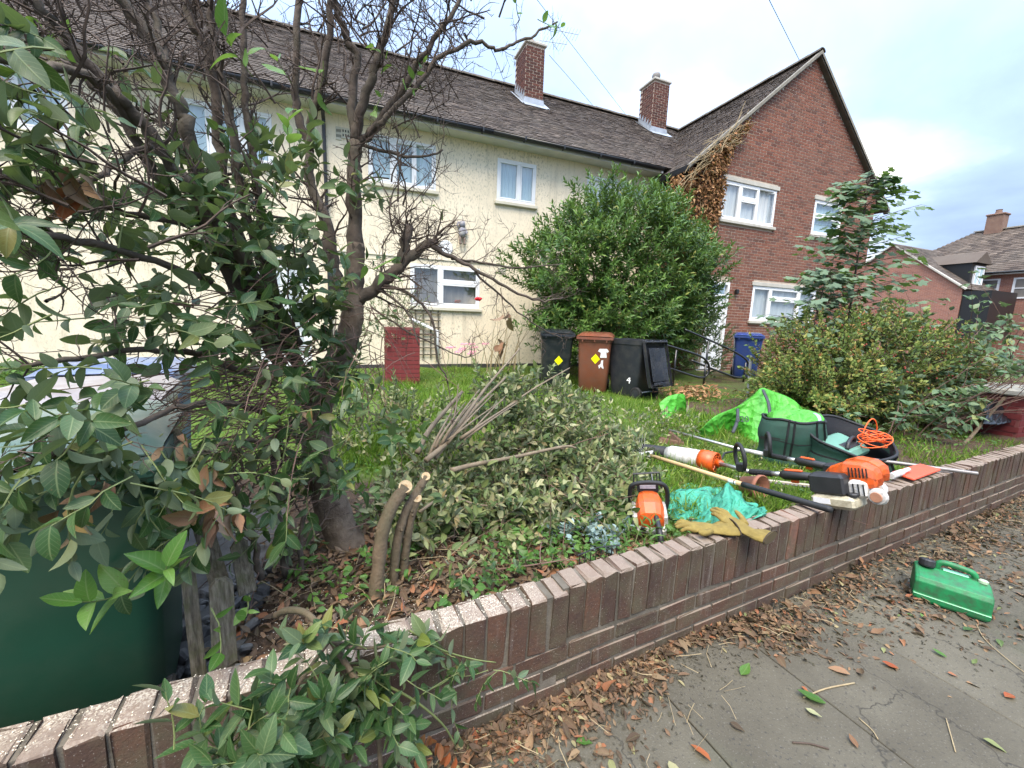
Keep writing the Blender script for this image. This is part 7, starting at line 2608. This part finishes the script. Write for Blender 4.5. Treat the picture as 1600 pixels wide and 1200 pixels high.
m = MB()
for k in range(9):
    a = k * 2.4; rr = .01 + .004 * k
    m.lathe([(0, 0), (.03, .01), (.04, .04), (.03, .055), (.02, .04), (0, .02)], 8, p + Vector((math.cos(a) * rr, math.sin(a) * rr, .003 * k)), (math.sin(a) * .5, math.cos(a) * .5, 0))
m.build('bloom', pm('red_petal', (.75, .02, .035), None, 20, .5), rb, smooth=True)
# ground cover: dead fern by the rails, blue-grey plant and weeds behind the wall
df = []
for _ in range(420):
    x, y = rs.gauss(5.35, .35), rs.gauss(5.15, .28)
    df.append(((x, y, ground_z(x, y) + rs.uniform(.0, .16)), (rs.gauss(0, 1), rs.gauss(0, 1), rs.gauss(.1, .4)), (rs.gauss(0, .5), rs.gauss(0, .5), 1), rs.uniform(.06, .14)))
P_, D_, N_, S_ = split(df)
tag(leaf_mass('dead_fern', T_NAR, P_, D_, N_, S_, m_ivyd), 'patch of dead orange-brown fern on the ground beside the open bin', 'fern', kind='stuff')
out = []; lt = MB()
bgp = empty('blue_grey_plant', (1.15, 1.5, .3), 'low blue-grey leaved plant behind the wall left of the chainsaw', 'plant')
bgp.location = (0, 0, 0)
for _ in range(34):
    p = atz(rs.gauss(925, 26), rs.gauss(842, 10), .33)
    if p.y < wall_y(p.x) + .13: continue
    sprig(p, (rs.gauss(0, .6), rs.gauss(0, .6), .8), .07, .030, rs, out, lt, n=11, r=.002)
lt.build('stalks', m_gtwig, bgp, kind='stuff')
P_, D_, N_, S_ = split(out); leaf_parts('leaf', T_RND, P_, D_, N_, S_, m_grey, bgp, 120)
out = []; lt = MB()
seed_ = empty('seedling', (1.3, 1.4, .35), 'bright green leafy seedling growing by the wall in front of the chainsaw', 'plant')
seed_.location = (0, 0, 0)
for (px, py) in ((985, 848), (1000, 838), (1015, 832), (1000, 852), (1025, 840), (978, 860)):
    sprig(atz(px, py, .40) + Vector((0, .03, -.05)), (rs.gauss(.2, .4), rs.gauss(-.1, .3), .8), .12, .055, rs, out, lt, n=8)
lt.build('stalks', m_gtwig, seed_, kind='stuff')
P_, D_, N_, S_ = split(out); leaf_parts('leaf', T_NAR, P_, D_, N_, S_, m_leafb, seed_, 80)

# ================================================================== grass, weeds, litter


def scatter_ok(x, y):
    return y > wall_y(x) + .115


NB = 78000
pos = []
while len(pos) < NB:
    u = RNG.random((4000, 2))
    xx = np.where(u[:, 0] < .17, -7 + (u[:, 0] / .17) * 6.5, .3 + ((u[:, 0] - .17) / .83) ** 1.15 * 6.2)
    for x, v in zip(xx, u[:, 1]):
        y0 = wall_y(x) + .12
        y = y0 + (8.9 - y0) * (v ** 1.7) if x > 0 else 3.9 + (9.1 - 3.9) * v
        f = lawn_f(x, y) + .25 * math.sin(3.1 * x + 1.7 * y) * math.sin(2.3 * y - x) - .05
        if RNG.random() < f * .95:
            pos.append((x, y, ground_z(x, y)))
pos = np.array(pos[:NB])
tall = 1 + .9 * (np.sin(pos[:, 0] * 2.2) * np.sin(pos[:, 1] * 1.9 + 1) > .55)
tag(leaf_mass('lawn_grass', T_BLADE, pos, rv(NB, .42) + [0, 0, 1.0], rv(NB), RNG.uniform(.028, .075, NB) * tall, m_grass), 'short bright green grass of the front lawn', 'grass', kind='stuff')
n = 9000
pos = []
while len(pos) < n:
    x, y = RNG.uniform(-6, 6), 0
    y = RNG.uniform(wall_y(x) + .15, 8.9)
    if x < -.4 and y < 3.9: continue
    if math.sin(1.9 * x + .7) * math.sin(2.3 * y) + .3 * math.sin(5 * x + 4 * y) > .25 and lawn_f(x, y) > -.1:
        pos.append((x, y, ground_z(x, y) + RNG.uniform(.01, .07)))
pos = np.array(pos)
tag(leaf_mass('lawn_weeds', T_RND, pos, rv(n) * [1, 1, .3], rv(n, .35) + [0, 0, 1.0], RNG.uniform(.015, .04, n), m_weed), 'broad-leaved weeds and clover growing through the lawn', 'weeds', kind='stuff')
# left lawn edge plants against the wall
n = 2600
pos = np.stack([RNG.uniform(-7, -1.9, n), RNG.uniform(8.4, 9.2, n), RNG.uniform(.2, .48, n)], 1)
tag(leaf_mass('border_plants', T_RND, pos, rv(n) + [0, 0, .4], rv(n, .4) + [0, -.4, 1.0], RNG.uniform(.04, .09, n), m_weed), 'low green border plants along the foot of the cream wall', 'border plants', kind='stuff')

# brown litter under the shrub and along the inside of the wall
n = 5200
pos = []
while len(pos) < n:
    x, y = RNG.normal(.5, .75), RNG.normal(1.65, .35)
    if y < wall_y(x) + .12 or x < -.6 or x > 5: continue
    pos.append((x, y, ground_z(x, y) + RNG.uniform(.0, .03)))
pos = np.array(pos)
tag(leaf_mass('bed_litter', T_DRY + T_MED, pos, rv(n) * [1, 1, .25], rv(n, .45) + [0, 0, 1.0], RNG.uniform(.02, .055, n), m_litter), 'dead brown leaves covering the soil under the shrub', 'leaf litter', kind='stuff')
# drift of leaves on the pavement along the foot of the wall
n = 8600
pos = []
while len(pos) < n:
    s_ = RNG.uniform(.55, 9.5) if RNG.random() < .8 else RNG.uniform(1.0, 2.6)
    wid = .07 + .035 * math.sin(s_ * 2.1 + .5) + .04 * math.sin(s_ * 5.3) + (.20 if s_ > 3.1 else .09 * max(0, (s_ - 1.9))) + (.03 if 1.35 < s_ < 1.9 else 0)
    d_ = abs(RNG.normal(0, 1)) * wid
    if d_ > .9: continue
    if RNG.random() > .62 + .5 * math.sin(s_ * 6.1 + 9 * d_) * math.sin(s_ * 2.7 - 14 * d_): continue
    p = wallp(s_, -d_ - .004)
    hgt = max(0, .035 * (1 - d_ / (wid * 1.6)))
    pos.append((p.x, p.y, .004 + RNG.uniform(0, 1) * hgt))
pos = np.array(pos)
tag(leaf_mass('pavement_litter', T_DRY + T_MED, pos, rv(n) * [1, 1, .16], rv(n, .35) + [0, 0, 1.0], RNG.uniform(.016, .036, n) * (1 + .9 * (RNG.random(n) > .85)), m_litter), 'drift of dead brown leaves along the foot of the wall', 'leaf litter', kind='stuff')
# dark crumbs of soil under the drift
n = 9000
pos = []
while len(pos) < n:
    s_ = RNG.uniform(.5, 9.5); d_ = abs(RNG.normal(0, 1)) * (.16 + .05 * math.sin(s_ * 2.1 + .5) + (.1 if s_ > 3 else 0))
    if d_ > .8: continue
    p = wallp(s_, -d_ - .003); pos.append((p.x, p.y, .003))
pos = np.array(pos)
tag(leaf_mass('soil_crumbs', chip, pos, rv(n) * [1, 1, .4], rv(n, .5) + [0, 0, 1.0], RNG.uniform(.004, .015, n), m_joint), 'dark soil and leaf crumbs lying on the pavement by the wall', 'soil', kind='stuff')
# dry stalks and straw among the leaves
lt = MB()
for _ in range(260):
    s_ = rs.uniform(.6, 7.5); d_ = abs(rs.gauss(0, .13)) + .01
    p = wallp(s_, -d_, .012 + rs.random() * .02); a = rs.uniform(0, 6.28); L = rs.uniform(.04, .13)
    dv = Vector((math.cos(a), math.sin(a), rs.gauss(0, .08)))
    lt.tube([p, p + dv * L / 2 + Vector((rs.gauss(0, .01), rs.gauss(0, .01), .004)), p + dv * L], rs.uniform(.0007, .0016), 3, cap=False)
for _ in range(160):
    x, y = rs.gauss(.6, .6), rs.gauss(1.6, .25)
    if y < wall_y(x) + .15 or x < -.3: continue
    p = Vector((x, y, ground_z(x, y) + .02)); a = rs.uniform(0, 6.28); L = rs.uniform(.08, .3); dv = Vector((math.cos(a), math.sin(a), rs.gauss(.05, .1)))
    lt.tube([p, p + dv * L / 2 + Vector((rs.gauss(0, .01), rs.gauss(0, .01), .01)), p + dv * L], rs.uniform(.001, .0022), 3, cap=False)
tag(lt.build('dry_stalks', m_straw), 'dry straw-coloured stalks lying among the fallen leaves', 'stalks', kind='stuff')

# single leaves and sticks lying on the open pavement
SING = [(1290, 1100, 'pale green curled', m_leafb, .10), (1258, 1107, 'whitish green', m_cut, .055), (1403, 1045, 'pinkish red', m_russet, .06), (1252, 1073, 'orange', m_russet, .035), (1158, 1056, 'large yellow-green', m_leafb, .075), (1480, 1052, 'small ochre', m_litter, .035), (1380, 1013, 'whitish', m_cut, .035), (1479, 1028, 'pale green', m_leafb, .05),
        (1535, 1155, 'grey-green', m_cut, .06), (1110, 1190, 'long orange-red', m_russet, .07), (1045, 1190, 'pale grey-green', m_cut, .07), (1140, 1130, 'faded pink', m_litter, .05), (1328, 1055, 'crumpled brown', m_leafd, .08), (820, 1145, 'grey-green upturned', m_cut, .06), (900, 1160, 'yellowish', m_leafb, .06), (1570, 1090, 'orange and brown', m_russet, .06), (1505, 985, 'dull green', m_leaf, .06), (1416, 960, 'fresh green', m_leafb, .04), (1445, 968, 'tiny pale green', m_leafb, .035), (1000, 1150, 'dusty tan', m_litter, .06), (1560, 1000, 'silver-green', m_cut, .05), (1340, 1170, 'dark brown', m_leafd, .045)]
for px, py, ad, mt, sz in SING:
    p = atz(px, py, .006)
    tv, tf, tu = T_DRY[rs.randrange(3)]
    tv = tv * np.array([1, 1, .35])
    me_ = raw_mesh('fallen_leaf', tv, tf, tu, np.zeros(len(tv)) + rs.random()); me_.materials.append(mt)
    dr_ = orient(np.array([[rs.gauss(0, 1), rs.gauss(0, 1), .02]]), np.array([[rs.gauss(0, .15), rs.gauss(0, .15), 1]]))[0]
    o_ = link('fallen_leaf', me_, None, Matrix.Translation(p + Vector((0, 0, .004))) @ Matrix(dr_.tolist()).to_4x4() @ Matrix.Scale(sz, 4))
    where = 'near the wall' if py < 1060 else 'on the open paving'
    tag(o_, ad + ' fallen leaf lying ' + where, 'leaf', 'loose leaves on the pavement')
for lab, pts, r_ in (('pale bent stick lying on the paving', [(1255, 1090), (1290, 1076), (1335, 1067)], .003), ('thin dark stick near the front of the paving', [(1238, 1160), (1265, 1162), (1295, 1170)], .003), ('slender straw stalk lying right on the paving', [(1478, 1122), (1486, 1150), (1493, 1175)], .002), ('long pale stalk pointing away from the fuel can', [(1525, 975), (1540, 1000), (1580, 1035), (1600, 1050)], .002), ('short straw stalk at the end of the paving joint', [(1342, 1122), (1362, 1140), (1372, 1155)], .002), ('pale stalk lying along the foot of the wall', [(805, 1130), (850, 1122), (885, 1095)], .0025)):
    q = spline([atz(a, b, .006) for a, b in pts], 4)
    m = MB(); m.tube(q, r_, 5); tag(m.build('stick', m_straw if 'dark' not in lab else m_twig, smooth=True), lab, 'stick', 'loose sticks on the pavement')

# ---- low shrub and rough growth between the big shrub and the pier
ls = empty('low_shrub', (.35, 3.4, .25), 'low dark green shrub growing in the rough grass behind the cut heap', 'shrub')
ls.location = (0, 0, 0)
P_, D_, N_, S_ = shoot_bush(ls, (.35, 3.5, .34), (.55, .42, .42), 150, .06, T_MED, m_leaf, rs, per=11, shoot=(.12, .26), floor=.2)
leaf_mass('foliage', T_MED, P_, D_, N_, S_, m_cut, ls)
n = 14000
x_ = np.where(RNG.random(n) < .65, RNG.uniform(-.3, 1.6, n), RNG.uniform(1.4, 4.2, n)); y_ = RNG.uniform(2.6, 7.2, n)
pos = np.array([(a, b, ground_z(a, b)) for a, b in zip(x_, y_)])
keep = (np.sin(x_ * 3.3 + 1) * np.sin(y_ * 2.1) + RNG.normal(0, .4, n)) > -.1
pos = pos[keep]
tag(leaf_mass('rough_grass', T_BLADE, pos, rv(len(pos), .35) + [0, 0, 1.0], rv(len(pos)), RNG.uniform(.07, .2, len(pos)), m_grass), 'long rough grass in front of the red pier and cream wall', 'grass', kind='stuff')

# ---- clippings blown over the lawn between the heap and the bags
n = 1500
x_ = RNG.normal(2.1, .75, n); y_ = RNG.normal(2.5, .6, n)
keep = np.array([b > wall_y(a) + .14 for a, b in zip(x_, y_)])
x_, y_ = x_[keep], y_[keep]
pos = np.array([(a, b, ground_z(a, b) + RNG.uniform(.01, .05)) for a, b in zip(x_, y_)])
tag(leaf_mass('lawn_clippings', T_MED + T_DRY, pos, rv(len(pos)) * [1, 1, .3], rv(len(pos), .4) + [0, 0, 1.0], RNG.uniform(.02, .05, len(pos)), m_cut), 'pale leaf clippings strewn over the lawn around the tools', 'clippings', kind='stuff')

# ---- low weeds and ivy over the soil by the stumps
n = 1500
pos = []
while len(pos) < n:
    x, y = RNG.normal(.7, .6), RNG.normal(1.72, .32)
    if y < wall_y(x) + .14 or x < -.28: continue
    if math.sin(7 * x + 2) * math.sin(9 * y) + .4 * math.sin(13 * x - 8 * y) > -.05:
        pos.append((x, y, ground_z(x, y) + RNG.uniform(.02, .10)))
pos = np.array(pos)
tag(leaf_mass('bed_weeds', T_RND + T_MED, pos, rv(n) * [1, 1, .4], rv(n, .45) + [0, -.2, 1.0], RNG.uniform(.018, .045, n), m_leafb), 'low weeds and ivy sprawling over the soil around the sawn stems', 'weeds', kind='stuff')
n = 1500
pos = []
while len(pos) < n:
    x, y = RNG.normal(1.35, .22), RNG.normal(1.75, .16)
    if y < wall_y(x) + .14: continue
    pos.append((x, y, ground_z(x, y) + RNG.uniform(.01, .08)))
pos = np.array(pos)
tag(leaf_mass('bright_weeds', T_RND, pos, rv(n) * [1, 1, .4], rv(n, .4) + [0, 0, 1.0], RNG.uniform(.016, .034, n), m_weed), 'bright green weeds growing left of the chainsaw', 'weeds', kind='stuff')
print('objects', len(bpy.data.objects))
